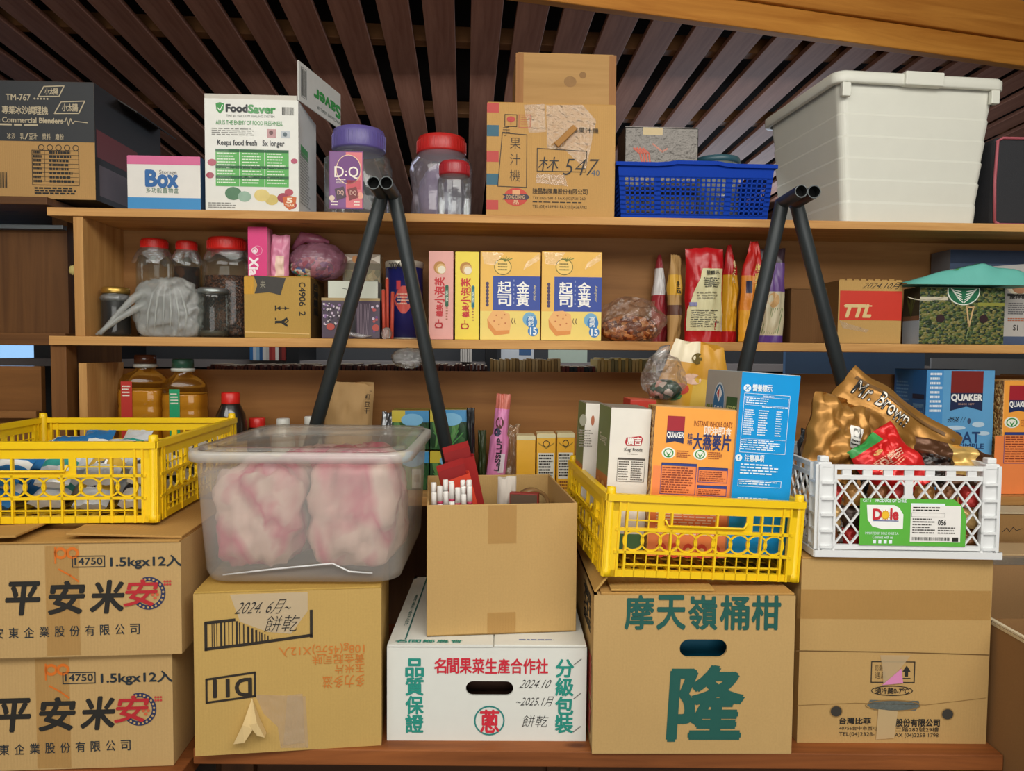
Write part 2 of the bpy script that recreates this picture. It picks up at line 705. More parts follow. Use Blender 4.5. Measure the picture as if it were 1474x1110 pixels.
def blob(mb, rx, ry, rz, seed, mat, amp=0.15, freq=3.0, nu=36, nv=20, c=(0, 0, 0), ridge=0.6, base=True, smooth=True, boxy=0.0):
    """a crumpled bag or lump lying on z = 0"""
    c = Vector(c)

    def fn(u, v):
        t, p = 2 * math.pi * u, math.pi * (v - 0.5)
        d = Vector((math.cos(t) * math.cos(p), math.sin(t) * math.cos(p), math.sin(p)))
        n = noise.noise(d * freq + Vector((seed, seed * 2, 0))) * (1 - ridge) + (0.5 - abs(noise.noise(d * freq * 1.7 + Vector((0, seed, seed * 3)))) * 2) * ridge
        k = 1 + amp * n
        if boxy:
            k *= (1 - boxy) + boxy / (abs(d.x) ** 4 + abs(d.y) ** 4 + abs(d.z) ** 4) ** .25
        z = d.z * rz * k + rz
        if base:
            z = max(z, 0.12 * rz * (1 + n * .2)) - 0.12 * rz
        return c + Vector((d.x * rx * k, d.y * ry * k, z))
    mb.grid(lambda u, v: fn(u, v), nu, nv, mat, wrapu=True, smooth=smooth)
    return Surf(mb, fn)
# ---------------------------------------------------------------- heights and depths of the furniture
BENCH_Y, SH_V, BACK_V = 1.22, 1.85, 2.06
ZB = A.at(720, 1081, BENCH_Y).z          # bench top
TOPZ = S.at(700, 309, SH_V).z            # top shelf
MIDZ = S.at(700, 489.5, SH_V).z          # middle shelf
LOWZ = S.at(1457, 713, SH_V).z           # lower shelf

PINE = wood('#b07c43', '#d6a565', 'x', 1.0)
PINE_Z = wood('#a8763f', '#cfa062', 'z', 1.0)
PLY = wood('#7f562b', '#9b6e3e', 'x', 0.55, knots=False)
PLYDK = wood('#84572a', '#9f6e3a', 'x', 0.6, knots=False)
DARKW = wood('#4f3116', '#6a4522', 'z', 0.8)
SLAT = wood('#8c5a46', '#b48069', 'y', 0.8)
BEAM = wood('#a8671f', '#cf8f3c', 'x', 0.7)
BENCHW = wood('#6a3a1a', '#9a5a2c', 'x', 0.9)
BLACK = M('#17181a', 0.5)
WHITE = M('#e6e6e0', 0.5)


def struct(name, mb, bevel=0):
    o = mb.build(name, None, bevel)
    o['kind'] = 'structure'
    return o


# ---------------------------------------------------------------- the room
mb = MB(); mb.box(-6.2, 6.2, -3.5, 6.3, -0.05, 0, M('#6b645c', 0.7)); struct('floor', mb)
mb = MB(); mb.box(-6.2, 6.2, -3.5, 6.3, 3.1, 3.2, M('#d8d8d4', 0.8)); CEIL = struct('ceiling', mb)
WALLM = M('#cfc9bd', 0.8)
mb = MB(); mb.box(-6.3, -6.2, -3.5, 6.3, 0, 3.1, WALLM); struct('wall_left', mb)
mb = MB(); mb.box(6.2, 6.3, -3.5, 6.3, 0, 3.1, WALLM); struct('wall_right', mb)
mb = MB(); mb.box(-6.2, 6.2, -3.6, -3.5, 0, 3.1, WALLM); struct('wall_rear', mb)
# wall behind the shelves, with a window opening
wx0, wx1, wz0, wz1 = -5.9, -4.12, 1.0, 1.9
DKWALL = M('#5d6269', 0.8)
mb = MB()
mb.box(-6.2, wx0, 6.2, 6.3, 0, 3.1, DKWALL)
mb.box(wx1, 6.2, 6.2, 6.3, 0, 3.1, DKWALL)
mb.box(wx0, wx1, 6.2, 6.3, 0, wz0, DKWALL)
mb.box(wx0, wx1, 6.2, 6.3, wz1, 3.1, DKWALL)
struct('wall_back', mb)
mb = MB()
for a in ((wx0, wx1, wz0, wz0 + .04), (wx0, wx1, wz1 - .04, wz1), (wx0, wx0 + .04, wz0, wz1), (wx1 - .04, wx1, wz0, wz1)):
    mb.box(a[0], a[1], 6.2, 6.26, a[2], a[3], M('#8a9096', 0.5))
win = struct('window_1', mb)
mb = MB(); mb.box(wx0 + .04, wx1 - .04, 6.225, 6.231, wz0 + .04, wz1 - .04, film('#cfe4f5', 0.05, gloss=0.2)); mb.build('pane', win)

# ---------------------------------------------------------------- slatted lower ceiling over the shelves
SD = ray(668, 555).normalized()
phi = math.atan2(-SD.x, SD.y)
SE = Vector((math.cos(phi), math.sin(phi), 0))
SN = SE.cross(SD).normalized()
d0 = ray(735, 0)
Q0 = EYE + d0 * (2.3 / d0.y)


def on_slats(px, py):
    d = ray(px, py)
    return EYE + d * ((Q0 - EYE).dot(SN) / d.dot(SN))


def se(p):
    q = p - Q0
    return q.dot(SE), q.dot(SD)


per = se(on_slats(804.5, 0))[0]
ba, bb = se(on_slats(780, -3)), se(on_slats(1474, 93))
bk = (bb[1] - ba[1]) / (bb[0] - ba[0])


def beam_d(e):
    return ba[1] + bk * (e - ba[0])


def sl(e, d, n):
    return Q0 + SE * e + SD * d + SN * n


for i in range(-23, 22):
    e0 = (i + 0.17) * per + random.uniform(-.003, .003)
    e1 = e0 + per * 0.68
    s0 = beam_d(e0) + 0.02
    X = Matrix.Translation(Q0) @ Matrix(((SE.x, SD.x, SN.x), (SE.y, SD.y, SN.y), (SE.z, SD.z, SN.z))).to_4x4()
    mb = MB()
    mb.box(-(e1 - e0) / 2, (e1 - e0) / 2, s0, 3.85, 0, 0.018, SLAT)
    o = mb.build('slat', None, 0.002)
    o.parent = CEIL
    o.matrix_world = X @ Matrix.Translation(((e0 + e1) / 2, 0, 0))
    
for py in (61, 163, 252):
    d = se(on_slats(350, py))[1]
    mb = MB()
    mb.box(-4.0, 3.2, d - .025, d + .025, 0.019, 0.075, wood('#6b4526', '#8a5f38', 'x', 0.8))
    o = mb.build('crossbeam', None, 0.002)
    o.parent = CEIL
    o.matrix_world = X
mb = MB()
vs = [sl(-4.2, beam_d(-4.2), .14), sl(3.4, beam_d(3.4), .14), sl(3.4, 3.9, .14), sl(-4.2, 3.9, .14)]
mb.add(vs + [p + SN * .02 for p in vs], [(3, 2, 1, 0), (4, 5, 6, 7), (0, 1, 5, 4), (1, 2, 6, 5), (2, 3, 7, 6), (3, 0, 4, 7)], M('#241b16', 0.9))
mb.build('slat_gap_backing', CEIL)  # dark sheet added above the slats to keep their gaps black
# front beam of two stacked timbers
bd = (SE + SD * bk).normalized()
bn = SN.cross(bd).normalized()
if bn.y > 0:
    bn = -bn
bm = T('trim_1', None, None, sl(ba[0], ba[1], 0), kind='structure')
Xb = Matrix.Translation(sl(ba[0], ba[1], 0)) @ Matrix(((bd.x, -bn.x, SN.x), (bd.y, -bn.y, SN.y), (bd.z, -bn.z, SN.z))).to_4x4()
bm.o.matrix_world = Xb
mb = MB(); mb.box(-3.2, 3.1, -0.0, .035, -0.004, .085, BEAM); mb.build('lower_timber', bm, 0.004)
mb = MB(); mb.box(-3.2, 3.1, -0.012, .05, .087, .235, wood('#a2621e', '#c98838', 'x', 0.6)); mb.build('upper_timber', bm, 0.004)

# ---------------------------------------------------------------- shelf unit
SHELF = T('wooden_shelf', 'tall open pine shelving unit holding rows of food boxes and jars', 'shelf', EYE * 1.0, (0, 0, S.t))
SHELF.o.location = (0, 0, 0)


def su(px, py, v=SH_V):
    p = S.at(px, py, v)
    return p.x * math.cos(S.t) + p.y * math.sin(S.t)


u_top0, u_mid0, u_r = su(67, 300), su(70, 485), 2.1
u_side0, u_side1 = su(105, 400), su(119, 400)
mb = MB(); mb.box(u_top0, u_r, SH_V, BACK_V + .1, TOPZ - .021, TOPZ, PINE); mb.build('shelf_board', SHELF, .0015)
mb = MB(); mb.box(u_mid0, u_r, SH_V, BACK_V, MIDZ - .023, MIDZ, PINE); mb.build('shelf_board', SHELF, .0015)
mb = MB(); mb.box(u_mid0, u_r, SH_V - .02, BACK_V + .08, LOWZ - .024, LOWZ, PINE); mb.build('shelf_board', SHELF, .0015)
mb = MB(); mb.box(u_side0, u_side1, SH_V + .005, BACK_V, MIDZ, TOPZ - .021, PINE_Z); mb.build('side_panel', SHELF, .001)
mb = MB(); mb.box(su(107, 560), su(119, 560), SH_V + .02, BACK_V, LOWZ, S.at(112, 523, SH_V).z, PINE_Z); mb.build('side_panel', SHELF, .001)
mb = MB(); mb.box(u_side0, u_r, BACK_V, BACK_V + .008, MIDZ - .0, TOPZ - .021, PLY); mb.build('back_panel', SHELF)
zlow = S.at(737, 535, BACK_V).z
mb = MB(); mb.box(su(150, 560, BACK_V), u_r, BACK_V, BACK_V + .012, LOWZ, zlow, PLYDK); mb.build('back_panel', SHELF)
mb = MB(); mb.box(su(70, 560), su(93, 560), SH_V + .01, SH_V + .06, 0, MIDZ - .023, wood('#5f3c1c', '#7d532b', 'z', 0.8)); mb.build('post', SHELF, .002)
mb = MB(); mb.box(1.95, 2.0, SH_V + .01, SH_V + .06, 0, TOPZ - .021, PINE_Z); mb.build('post', SHELF, .002)

# dark cabinet beside the shelf
CV = 1.98
cz = [S.at(40, y, CV).z for y in (325, 331, 480, 497, 527, 590, 600)]
cu0, cu1 = su(-330, 400, CV), su(98, 400, CV)
CAB = T('wooden_cabinet', 'dark brown wooden cabinet beside the end of the pine shelf', 'cabinet', (0, 0, 0), (0, 0, S.t))
ctop = S.at(40, 296, CV).z
mb = MB(); mb.box(cu0, u_top0 - .005, CV - .12, CV + .36, ctop - .02, ctop, wood('#4c3018', '#6b4626', 'x', .8)); mb.build('top', CAB, .002)
mb = MB(); mb.box(cu0, cu1, CV - .02, CV, cz[1], cz[0], M('#7c8286', 0.4, 0.6)); mb.build('metal_rail', CAB, .001)
mb = MB(); mb.box(cu0, cu1, CV, CV + .015, cz[2], cz[1] - .001, DARKW)
mb.build('back_panel', CAB)
mb = MB(); mb.box(cu0, u_mid0 - .004, CV - .05, CV + .03, cz[3], cz[2], wood('#5d3b1c', '#7a512a', 'x', .8)); mb.build('shelf_board', CAB, .002)
mb = MB(); mb.box(cu0, su(66, 560, CV), CV - .02, CV, .9, cz[4], wood('#6a441f', '#87592c', 'x', .6)); mb.build('front_panel', CAB, .002)
mb = MB(); mb.box(cu0, su(66, 560, CV), CV - .045, CV - .021, cz[6], cz[5], wood('#7a5026', '#956638', 'x', .8)); mb.build('ledge', CAB, .002)
for q in (cu0, cu1 - .05):
    mb = MB(); mb.box(q, q + .04, CV + .02, CV + .3, 0, ctop - .02, DARKW); mb.build('side_panel', CAB)

# ---------------------------------------------------------------- bench under the cartons
BEN = T('wooden_bench', 'long stained wooden bench carrying the front row of cartons', 'bench', (0, 0, 0))
bx1 = A.at(1450, 1085, BENCH_Y).x - .006
zu = A.at(720, 1104, BENCH_Y).z
mb = MB(); mb.box(-.558, bx1, BENCH_Y, 1.80, zu, ZB, BENCHW); mb.build('bench_top', BEN, .002)
for x in (-.5, .1, bx1 - .1):
    for y in (1.30, 1.70):
        mb = MB(); mb.box(x - .03, x + .03, y - .03, y + .03, 0, zu, wood('#3c2412', '#563418', 'z', .8)); mb.build('leg', BEN, .002)
mb = MB(); mb.box(-.53, bx1 - .05, 1.29, 1.32, zu - .09, zu, wood('#3c2412', '#563418', 'x', .8)); mb.build('apron', BEN, .002)

RICEZ = ZB - .024
PLT = T('wooden_platform', 'low wooden platform under the stacked rice cartons, beside the bench', 'platform', (0, 0, 0))
mb = MB(); mb.box(-1.25, -.564, 1.19, 1.62, RICEZ - .03, RICEZ, BENCHW); mb.build('top', PLT, .002)
for x in (-1.2, -.62):
    for y in (1.24, 1.56):
        mb = MB(); mb.box(x - .03, x + .03, y - .03, y + .03, 0, RICEZ - .03, wood('#3c2412', '#563418', 'z', .8)); mb.build('leg', PLT, .002)

# ---------------------------------------------------------------- what shows through the gap behind the shelf
FV = 2.22
fz = S.at(737, 545, FV).z
bc = T('bookcase', 'low dark bookcase standing behind the pine shelf, full of notebooks', 'bookcase', (0, 0, 0), (0, 0, S.t))
mb = MB(); mb.box(-1.0, 1.9, FV - .005, FV + .26, fz - .16, fz - .14, DARKW); mb.build('shelf_board', bc)
mb = MB(); mb.box(-1.0, 1.9, FV + .26, FV + .275, 0, fz - .0, DARKW); mb.build('back_panel', bc)
for q in (-1.0, 1.88):
    mb = MB(); mb.box(q, q + .02, FV, FV + .26, 0, fz + .02, DARKW); mb.build('side_panel', bc)


def nb(px, top, wpx, col, label, group, lean=0):
    u = su(px, 540, FV)
    w = wpx * FV / F
    z0 = fz - .14
    h = S.at(px, top, FV).z - z0
    t = T('notebook', label, 'notebook', (0, 0, 0), (0, 0, S.t), group)
    p = S.at(px, 540, FV)
    t.o.location = (p.x, p.y, z0 + .001)
    mb = MB(); mb.box(-w * .46, w * .46, 0, .15, 0, h, M(col, .7)); mb.build('cover', t)
    mb = MB(); mb.box(-w * .32, w * .32, .004, .153, .002, h + .0012, M('#b9ad96', .8)); mb.build('pages', t)


rn = random.Random(3)
x = 708
while x < 808:
    nb(x, 517 + rn.uniform(0, 3), 4.2, rn.choice(['#b59a62', '#a78950', '#8d7444', '#c0aa78']), 'thin buff notebook in the row behind the shelf under the notices', 'buff notebooks behind the shelf, middle row', rn.uniform(-2, 4))
    x += 4.6
x = 862
while x < 944:
    nb(x, 516 + rn.uniform(0, 3), 4.6, rn.choice(['#c4ac62', '#b4a468', '#8f8a5e', '#cdb878']), 'thin yellowish notebook in the row behind the shelf beside the clear bag', 'yellowish notebooks behind the shelf, row by the clear bag', rn.uniform(-1, 5))
    x += 5.0
x = 300
while x < 704:
    nb(x, 525 + rn.uniform(0, 3), 4.0, rn.choice(['#5a2a22', '#4a211d', '#6e3a2c', '#3d2020']), 'thin maroon notebook in the long row behind the shelf', 'maroon notebooks behind the shelf')
    x += 5.4
x = 812
while x < 858:
    nb(x, 528 + rn.uniform(0, 2), 4.0, rn.choice(['#1f2b33', '#33353c', '#6a2a26']), 'thin dark notebook between the buff and the yellowish rows', 'dark short notebooks behind the shelf')
    x += 5.4
# further back: a case with books, cards and a blue board
GV = 3.0
g0 = S.at(300, 522, GV)
far = T('bookshelf', 'grey bookshelf further back in the room, behind the maroon notebooks', 'bookshelf', (g0.x - .9, g0.y - .02, 0), (0, 0, S.t))
zg = S.at(360, 519, GV).z
mb = MB(); mb.box(0, 4.0, 0, .3, zg - .03, zg, M('#8b8380', .6)); mb.build('shelf_board', far)
mb = MB(); mb.box(0, 4.0, .3, .32, 0, zg + .4, M('#3b3d40', .7)); mb.build('back_panel', far)
for q in (.45, 1.22, 2.05, 2.9, 3.8):
    mb = MB(); mb.box(q, q + .05, -.02, .3, 0, zg + .4, BLACK); mb.build('post', far)
cols = ['#2e6fa8', '#c9d2d8', '#8fb4cf', '#2b5d8f', '#d8d3cb', '#c7c2ba', '#9c2f2c', '#b04038', '#e2ddd2', '#571f1f', '#8a2b25']
for k, c in enumerate(cols):
    p = S.at(362 + k * 4.6, 519, GV - .01)
    t = T('book', 'upright book on the grey shelf far behind the maroon notebooks', 'book', (p.x, p.y, zg + .001), (0, 0, S.t), 'books on the far grey shelf')
    mb = MB(); mb.box(-.0065, .0065, 0, .14, 0, .18, M(c, .6)); mb.build('cover', t)
    mb = MB(); mb.box(-.005, .005, .006, .142, .003, .1815, M('#cfc8b8', .8)); mb.build('pages', t)
for k in range(5):
    p = S.at(664 + k * 3.4, 524, GV - .01)
    t = T('book', 'pale upright book on the far shelf beside the pole of the trestle', 'book', (p.x, p.y, zg + .001), (0, 0, S.t), 'pale books on the far shelf')
    mb = MB(); mb.box(-.004, .004, 0, .14, 0, .2, M('#c9c2b8', .6)); mb.build('cover', t)
    mb = MB(); mb.box(-.003, .003, .006, .142, .003, .2015, M('#d8d2c6', .8)); mb.build('pages', t)
for (x0, x1, c, lab) in ((721, 768, '#cfd3d6', 'small pale notice with a blue picture propped behind the buff notebooks'), (789, 845, '#b9c7b6', 'pale green notice card propped behind the dark short notebooks')):
    t = put('notice_card', lab, 'notice', (x0, 507, x1, 532), 3.02, zb=None, tip=0)
    t.o.location.z = zg + .001
    t.h = .15
    mb = MB(); mb.box(-t.w / 2, t.w / 2, 0, .003, 0, t.h, M(c, .6))
    f = Face(mb, (-t.w / 2, 0, 0), (t.w, 0, 0), (0, 0, t.h), (0, 0, 1, 1))
    f.micro(.08, .2, .5, .6, 4, M('#4a5560', .6))
    if x0 < 750:
        f.rect(.55, .3, .92, .8, M('#41648c', .5))
    mb.build('card', t)
    mb = MB(); mb.box(-.01, .01, .004, .05, 0, .06, BLACK); mb.build('stand', t)
t = put('partition_board', 'blue painted board standing behind the shelf, above the oat boxes', 'board', (1130, 512, 1330, 545), 2.5)
t.o.location.z = .0
mb = MB(); mb.box(-t.w / 2, t.w / 2, 0, .02, 0.75, S.at(1230, 514, 2.5).z + .03, M('#5f83ad', .6)); mb.build('panel', t)
for q in (-t.w / 2 + .02, t.w / 2 - .05):
    mb = MB(); mb.box(q, q + .03, .021, .05, 0, 1.4, BLACK); mb.build('leg', t)
t = put('cardboard_sheet', 'greyish cardboard sheet leaning behind the shelf next to the blue board', 'cardboard', (1340, 514, 1530, 545), 2.62, tip=0)
t.o.location.z = .0
mb = MB(); mb.box(-t.w / 2, t.w / 2, 0, .01, 0.0, S.at(1400, 516, 2.62).z, M('#97999a', .7))
mb.build('sheet', t)
# ---------------------------------------------------------------- front row: cartons on the bench
CARD = card('#bf9d68')
CARD2 = card('#b8914f')
CARDT = card('#b58a4c')
INK = M('#22201c', 0.7)
INKB = M('#1f2b33', 0.7)
RED = M('#c8232b', 0.6)
GREEN = M('#15806a', 0.6)
TAPE = film('#a98446', 0.16, '#fffaf2', 0.3, 0.10)
CLEAR = film('#e9e2cf', 0.22, '#fbf3e0', 0.18, 0.5, 0.4, 40)
ORANGE = M('#d8701e', 0.6)
MARK = M('#1b1b1d', 0.6)


def flaps(t, d, mat, n=2, gap=.004, lift=(0, 0), th=.0035, front=0.0):
    """top flaps of a closed carton, hinged on the front and back edges"""
    w = t.w
    for k in range(n):
        mb = MB()
        half = d / 2 - gap / 2
        X = Matrix.Translation((0, 0, t.h)) if k == 0 else Matrix.Translation((0, d, t.h))
        X = X @ Matrix.Rotation(R(lift[k]) * (1 if k == 0 else -1), 4, 'X')
        if k == 0:
            mb.box(-w / 2 + .001, w / 2 - .001, -front, half, 0, th, mat, X)
        else:
            mb.box(-w / 2 + .001, w / 2 - .001, -half, 0, 0, th, mat, X)
        mb.build('flap', t, .0008)


# --- two stacked rice cartons
def rice(label, z, pl, pr, ytop, off):
    t = put_on('rice_carton', label, 'carton', z, pl, pr, ytop, 'stacked rice cartons')
    d = .33
    b = MB()
    t.shell(b, d, CARD)
    f = t.front(b)
    x0, y0, x1, y1 = t.rect
    ox, oy = off   # shift of the print against the upper carton's photo position
    X = lambda x: x + ox
    Y = lambda y: y + oy
    f.frame(X(103), Y(801), X(151), Y(818), 1.4, INKB)
    f.text('14750', X(107), Y(804), X(147), Y(814), INKB, bold=.012)
    f.text('1.5kgx12入', X(159), Y(802), X(263), Y(821), INKB, bold=.025)
    for c, xa, xb in (('平', 8, 55), ('安', 70, 119), ('米', 131, 178)):
        f.text(c, X(xa), Y(838), X(xb), Y(884), INK, bold=.032, shear=.12)
    f.htext('安東企業股份有限公司', X(-16), Y(903), X(204), Y(918), INKB, bold=.006, gap=.36, slope=-.2)
    # round emblem: key-pattern ring with a red character across it
    cx, cy = X(214), Y(857)
    f.ring(cx, cy, 25, 24, 6.5, M('#2b3355', .6), a0=-150, a1=110)
    for k in range(16):
        a = R(-150 + 260 * (k + .5) / 16)
        f.disc(cx + 21.8 * math.cos(a), cy - 20.8 * math.sin(a), 1.7, 1.7, CARD, 3, 8)
    f.text('安', cx - 33, cy - 20, cx + 12, cy + 18, M('#b8242c', .6), 4, .02, shear=.2)
    for k in range(5):
        f.disc(cx + 6 + 3.5 * (k % 3), cy - 3 + 5 * (k // 2), 2.6, 2.2, M('#d0613c', .6), 3, 10)
    for k in range(6):
        f.disc(cx + 24 + 4 * (k % 3), cy - 17 + 4.5 * (k // 3), 1.9, 1.6, M('#c23a38', .6), 3, 8)
    b.build('body', t, .004)
    mb = MB()
    f = t.front(mb)
    f.rect(X(64), y0 + 3, X(113), y1 - 2, TAPE, 1)
    for rx, ry in ((87, 797), (104, 797)):
        f.ring(X(rx), Y(ry), 9.5, 8.5, 4, ORANGE, 2)
    f.rect(X(78), Y(788), X(80.5), Y(812), ORANGE, 2)
    f.line([(X(84), Y(820)), (X(100), Y(829)), (X(112), Y(838))], 2.4, ORANGE, 2)
    mb.build('tape', t, label='brown tape strip with orange rings down the carton front')
    flaps(t, d, CARDT, lift=(0, 0), front=.002)
    return t, d


R1, d1 = rice('brown rice carton at the bottom of the two-carton stack, resting on the low platform', RICEZ + .001, (-190, 1116), (250, 1102), 946, (-13, 168))
R2z = R1.o.location.z + R1.h + .004
a = on_z(268, 941, R2z)
R2, d2 = rice('brown rice carton on top of the stack, under the yellow crate of packets', R2z, (-186, 953), (262, 941), 783, (0, 0))
for sx, ln in ((1, .19), (-1, .24)):
    mb = MB()
    X = Matrix.Translation((sx * R2.w / 2, 0, R2.h + .0045)) @ Matrix.Rotation(R(2.2 * sx), 4, 'Y')
    mb.box(min(0, -sx * ln), max(0, -sx * ln), .006 if sx > 0 else -.012, .30, 0, .004, CARDT, X)
    mb.build('flap', R2, .001)
RTOP = R2z + R2.h + .0145

# --- carton marked with a handwritten date, under the milky bin
t = put_on('cardboard_carton', 'yellowish carton with upside-down box code and torn patch under the milky bin', 'carton', ZB, (281, 1089), (549, 1073), 851)
D11 = t
d = .28
b = MB(); t.shell(b, d, card('#c19f5c'))
f = t.front(b)
K = M('#2a2218', .7)
# rect is (281,851)-(549,1081); photo edges lean a little
for pts in ([(298, 892), (298, 930)], [(447, 880), (447, 917)], [(298, 929), (360, 924), (447, 915)], [(298, 892), (338, 889)]):
    f.line(pts, 4.2, K)
x = 306
rn = random.Random(2)
while x < 392:
    w = rn.choice((1.2, 1.8, 3))
    top = 891 if x < 340 else 891 + (x - 340) * .5
    if top < 922:
        f.rect(x, top, x + w, 926 - (x - 306) * .06, K)
    x += w + rn.choice((1.6, 2.6, 4))
f.text('2024. 6月~', 343, 862, 419, 882, MARK, 4, -.012, shear=.15)
f.text('餅乾', 382, 885, 429, 908, MARK, 4, -.012, shear=.15)
f.line([(298, 972), (366, 965), (366, 999), (298, 1005), (298, 972)], 3, K)
f.text('D11', 308, 973, 361, 998, K, 2, .03, rot=180)
O2 = M('#cf7a2c', .6)
f.text('108g(45元)X12入', 400, 928, 524, 945, O2, 2, .006, rot=180)
f.text('黃金起司味', 448, 944, 524, 958, O2, 2, .004, rot=180)
f.text('玉米片', 481, 959, 524, 972, O2, 2, .004, rot=180)
f.text('多力多滋', 463, 975, 524, 993, O2, 2, .004, rot=180)
b.build('body', t, .004)
mb = MB(); f = t.front(mb)
f.poly([(332, 853), (442, 853), (442, 880), (418, 912), (385, 908), (346, 892)], film('#e7dcc0', .45, '#fbf3e0', .3, .3), 2)
mb.build('paper_patch', t, label='torn pale patch with a handwritten date')
mb = MB(); f = t.front(mb)
f.poly([(366, 997), (438, 1003), (442, 1078), (402, 1076), (398, 1045), (378, 1025)], CLEAR, 1)
f.poly([(412, 1000), (434, 999), (437, 1070), (406, 1072)], CLEAR, 2)
mb.build('tape', t, label='clear crinkled tape over the bottom')
mb = MB(); f = t.front(mb)
C2 = M('#d9bd86', .8)
for pts in ([(362, 1001), (352, 1032), (338, 1060), (354, 1057), (366, 1040)], [(362, 1001), (372, 1030), (382, 1053), (372, 1048), (360, 1034)]):
    v0 = [f.P(x, y, 1) for x, y in pts]
    v1 = [f.P(x, y, 1) + f.N * (.001 + .014 * (i > 0) * (1 + .3 * (i % 2))) for i, (x, y) in enumerate(pts)]
    n = len(pts)
    mb.add(v0 + v1, [tuple(range(n, 2 * n))] + [(i, (i + 1) % n, (i + 1) % n + n, i + n) for i in range(n)], C2)
mb.build('torn_flap', t, label='curled torn strip of cardboard liner')
flaps(t, d, card('#b8954a'))
D11TOP = ZB + t.h + .004

# --- white leek carton
t = put_on('white_carton', 'white carton with green and red characters and an oval hand hole', 'carton', ZB, (557, 1066), (843, 1067), 931)
WB = t
d = .40
b = MB()
WC = M('#dfe0d8', .6, var=.03)
b2 = film
w, h = t.w, t.h
hx0, hx1, hz0, hz1 = None, None, None, None
f = t.front(b)
px = lambda x: (x - 557) / 286 * w - w / 2
pz = lambda y: (1066.5 - y) / 135.5 * h


def holed(mb, t, hole, mat, rect):
    """front panel with a stadium-shaped hand hole; hole = (cx, cy, halfwidth, halfheight) in photo pixels"""
    f = t.front(mb)
    cx, cy, a, r = hole
    x0, y0, x1, y1 = t.rect
    for q in ((x0, y0, cx - a, y1), (cx + a, y0, x1, y1), (cx - a, y0, cx + a, cy - r), (cx - a, cy + r, cx + a, y1)):
        f.rect(*q, mat, 0)
    n = 8
    rim = []
    for sx, sy, a0 in ((1, 1, 0), (-1, 1, 90), (-1, -1, 180), (1, -1, 270)):
        arc = [(cx + sx * (a - r) + r * math.cos(R(a0 + 90 * k / n)), cy - r * math.sin(R(a0 + 90 * k / n))) for k in range(n + 1)]
        corner = (cx + sx * a, cy - sy * r)
        mb.add([f.P(*corner, 0)] + [f.P(*p, 0) for p in arc], [(0, k + 1, k + 2) for k in range(n)], mat)
        rim += arc
    m = len(rim)
    mb.add([f.P(x, y, 0) for x, y in rim] + [f.P(x, y, 0) - f.N * .005 for x, y in rim], [((i + 1) % m, i, i + m, (i + 1) % m + m) for i in range(m)], mat)
    return f


def hollow(mb, t, d, mat, inside, th=.006):
    """the carton's other sides and its hollow, for a front that has hand holes"""
    w, h = t.w, t.h
    for q in ((-w / 2, -w / 2 + th, .0006, d, 0, h), (w / 2 - th, w / 2, .0006, d, 0, h), (-w / 2, w / 2, d - th, d, 0, h), (-w / 2, w / 2, .0006, d, 0, th), (-w / 2, w / 2, .0006, d, h - th, h)):
        mb.box(*q, mat)
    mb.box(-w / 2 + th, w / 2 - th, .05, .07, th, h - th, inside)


f = holed(b, t, (704, 991, 34, 10.5), WC, t.rect)
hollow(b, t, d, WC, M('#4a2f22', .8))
TG = M('#1f9080', .6)
f.vtext('品質保證', 584, 948, 609, 1055, TG, bold=.03, gap=.06)
f.vtext('分級包裝', 799, 948, 824, 1055, TG, bold=.03, gap=.06)
f.htext('名間果菜生產合作社', 624, 948, 788, 969, M('#cf2036', .6), bold=.024, gap=.08)
f.ring(704, 1037, 22, 21.5, 2.2, M('#23827c', .6))
f.text('蔥', 691, 1022, 718, 1054, M('#d02438', .6), bold=.025)
f.text('2024.10', 749, 978, 791, 990, MARK, bold=-.012, shear=.15)
f.text('~2025.1月', 743, 1002, 794, 1016, MARK, bold=-.012, shear=.1)
f.text('餅乾', 752, 1029, 788, 1046, MARK, bold=-.012, shear=.1)
for y in (952, 1001, 1049):
    f.line([(825, y + 4), (835, y - 4)], 1.4, M('#7d7d78', .5))
b.build('body', t)
mb = MB()
for xa, xb in ((-w / 2 + .001, w * .03), (w * .035, w / 2 - .001)):
    m2 = MB()
    m2.box(xa, xb, -.002, d * .92, h, h + .004, WC)
    ff = Face(m2, (-w / 2, 0, h + .0042), (w, 0, 0), (0, d, 0), (0, 0, 1, 1))
    if xa < -.1:
        ff.line([(.085, .02), (.085, .95)], .008, M('#2b6f6a', .6))
        ff.htext('名間鄉農會', .03, .955, .38, .985, TG, bold=.02)
        ff.vtext('青果合作', .05, .35, .07, .8, M('#2b6f6a', .6))
    else:
        ff.micro(.66, .945, .88, .96, 1, M('#3a5c9a', .6))
    m2.build('flap', t, .001)
for k, x in enumerate((.25, .6)):
    pass
WTOP = ZB + h + .0045

# --- citrus carton with the big character
t = put_on('citrus_carton', 'brown citrus carton with one huge green character and an oval hand hole', 'carton', ZB, (852, 1085), (1139, 1085), 857)
CB = t
d = .36
b = MB()
CC = card('#bf9d66')
f = holed(b, t, (1009, 933, 34, 13), CC, t.rect)
hollow(b, t, d, CC, M('#0f5d78', .35))
DG = M('#17584f', .65)
f.htext('摩天嶺桶柑', 894, 858, 1120, 905, DG, bold=.028, gap=.12)
f.text('隆', 964, 960, 1066, 1064, DG, bold=.034, shear=.05)
fl = t.left(b, d)
fl.text('摩天嶺', .62, .05, .9, .3, INK, bold=.02, rot=90)
fl.text('品種', .68, .42, .95, .68, M('#b5402c', .6), bold=.03)
fl.text('柑', .68, .72, .95, .92, M('#b5402c', .6), bold=.03)
b.build('body', t)
mb = MB(); mb.box(-t.w / 2 + .012, t.w / 2 - .002, 0, d * .5, t.h, t.h + .004, CARDT); mb.build('flap', t, .001)
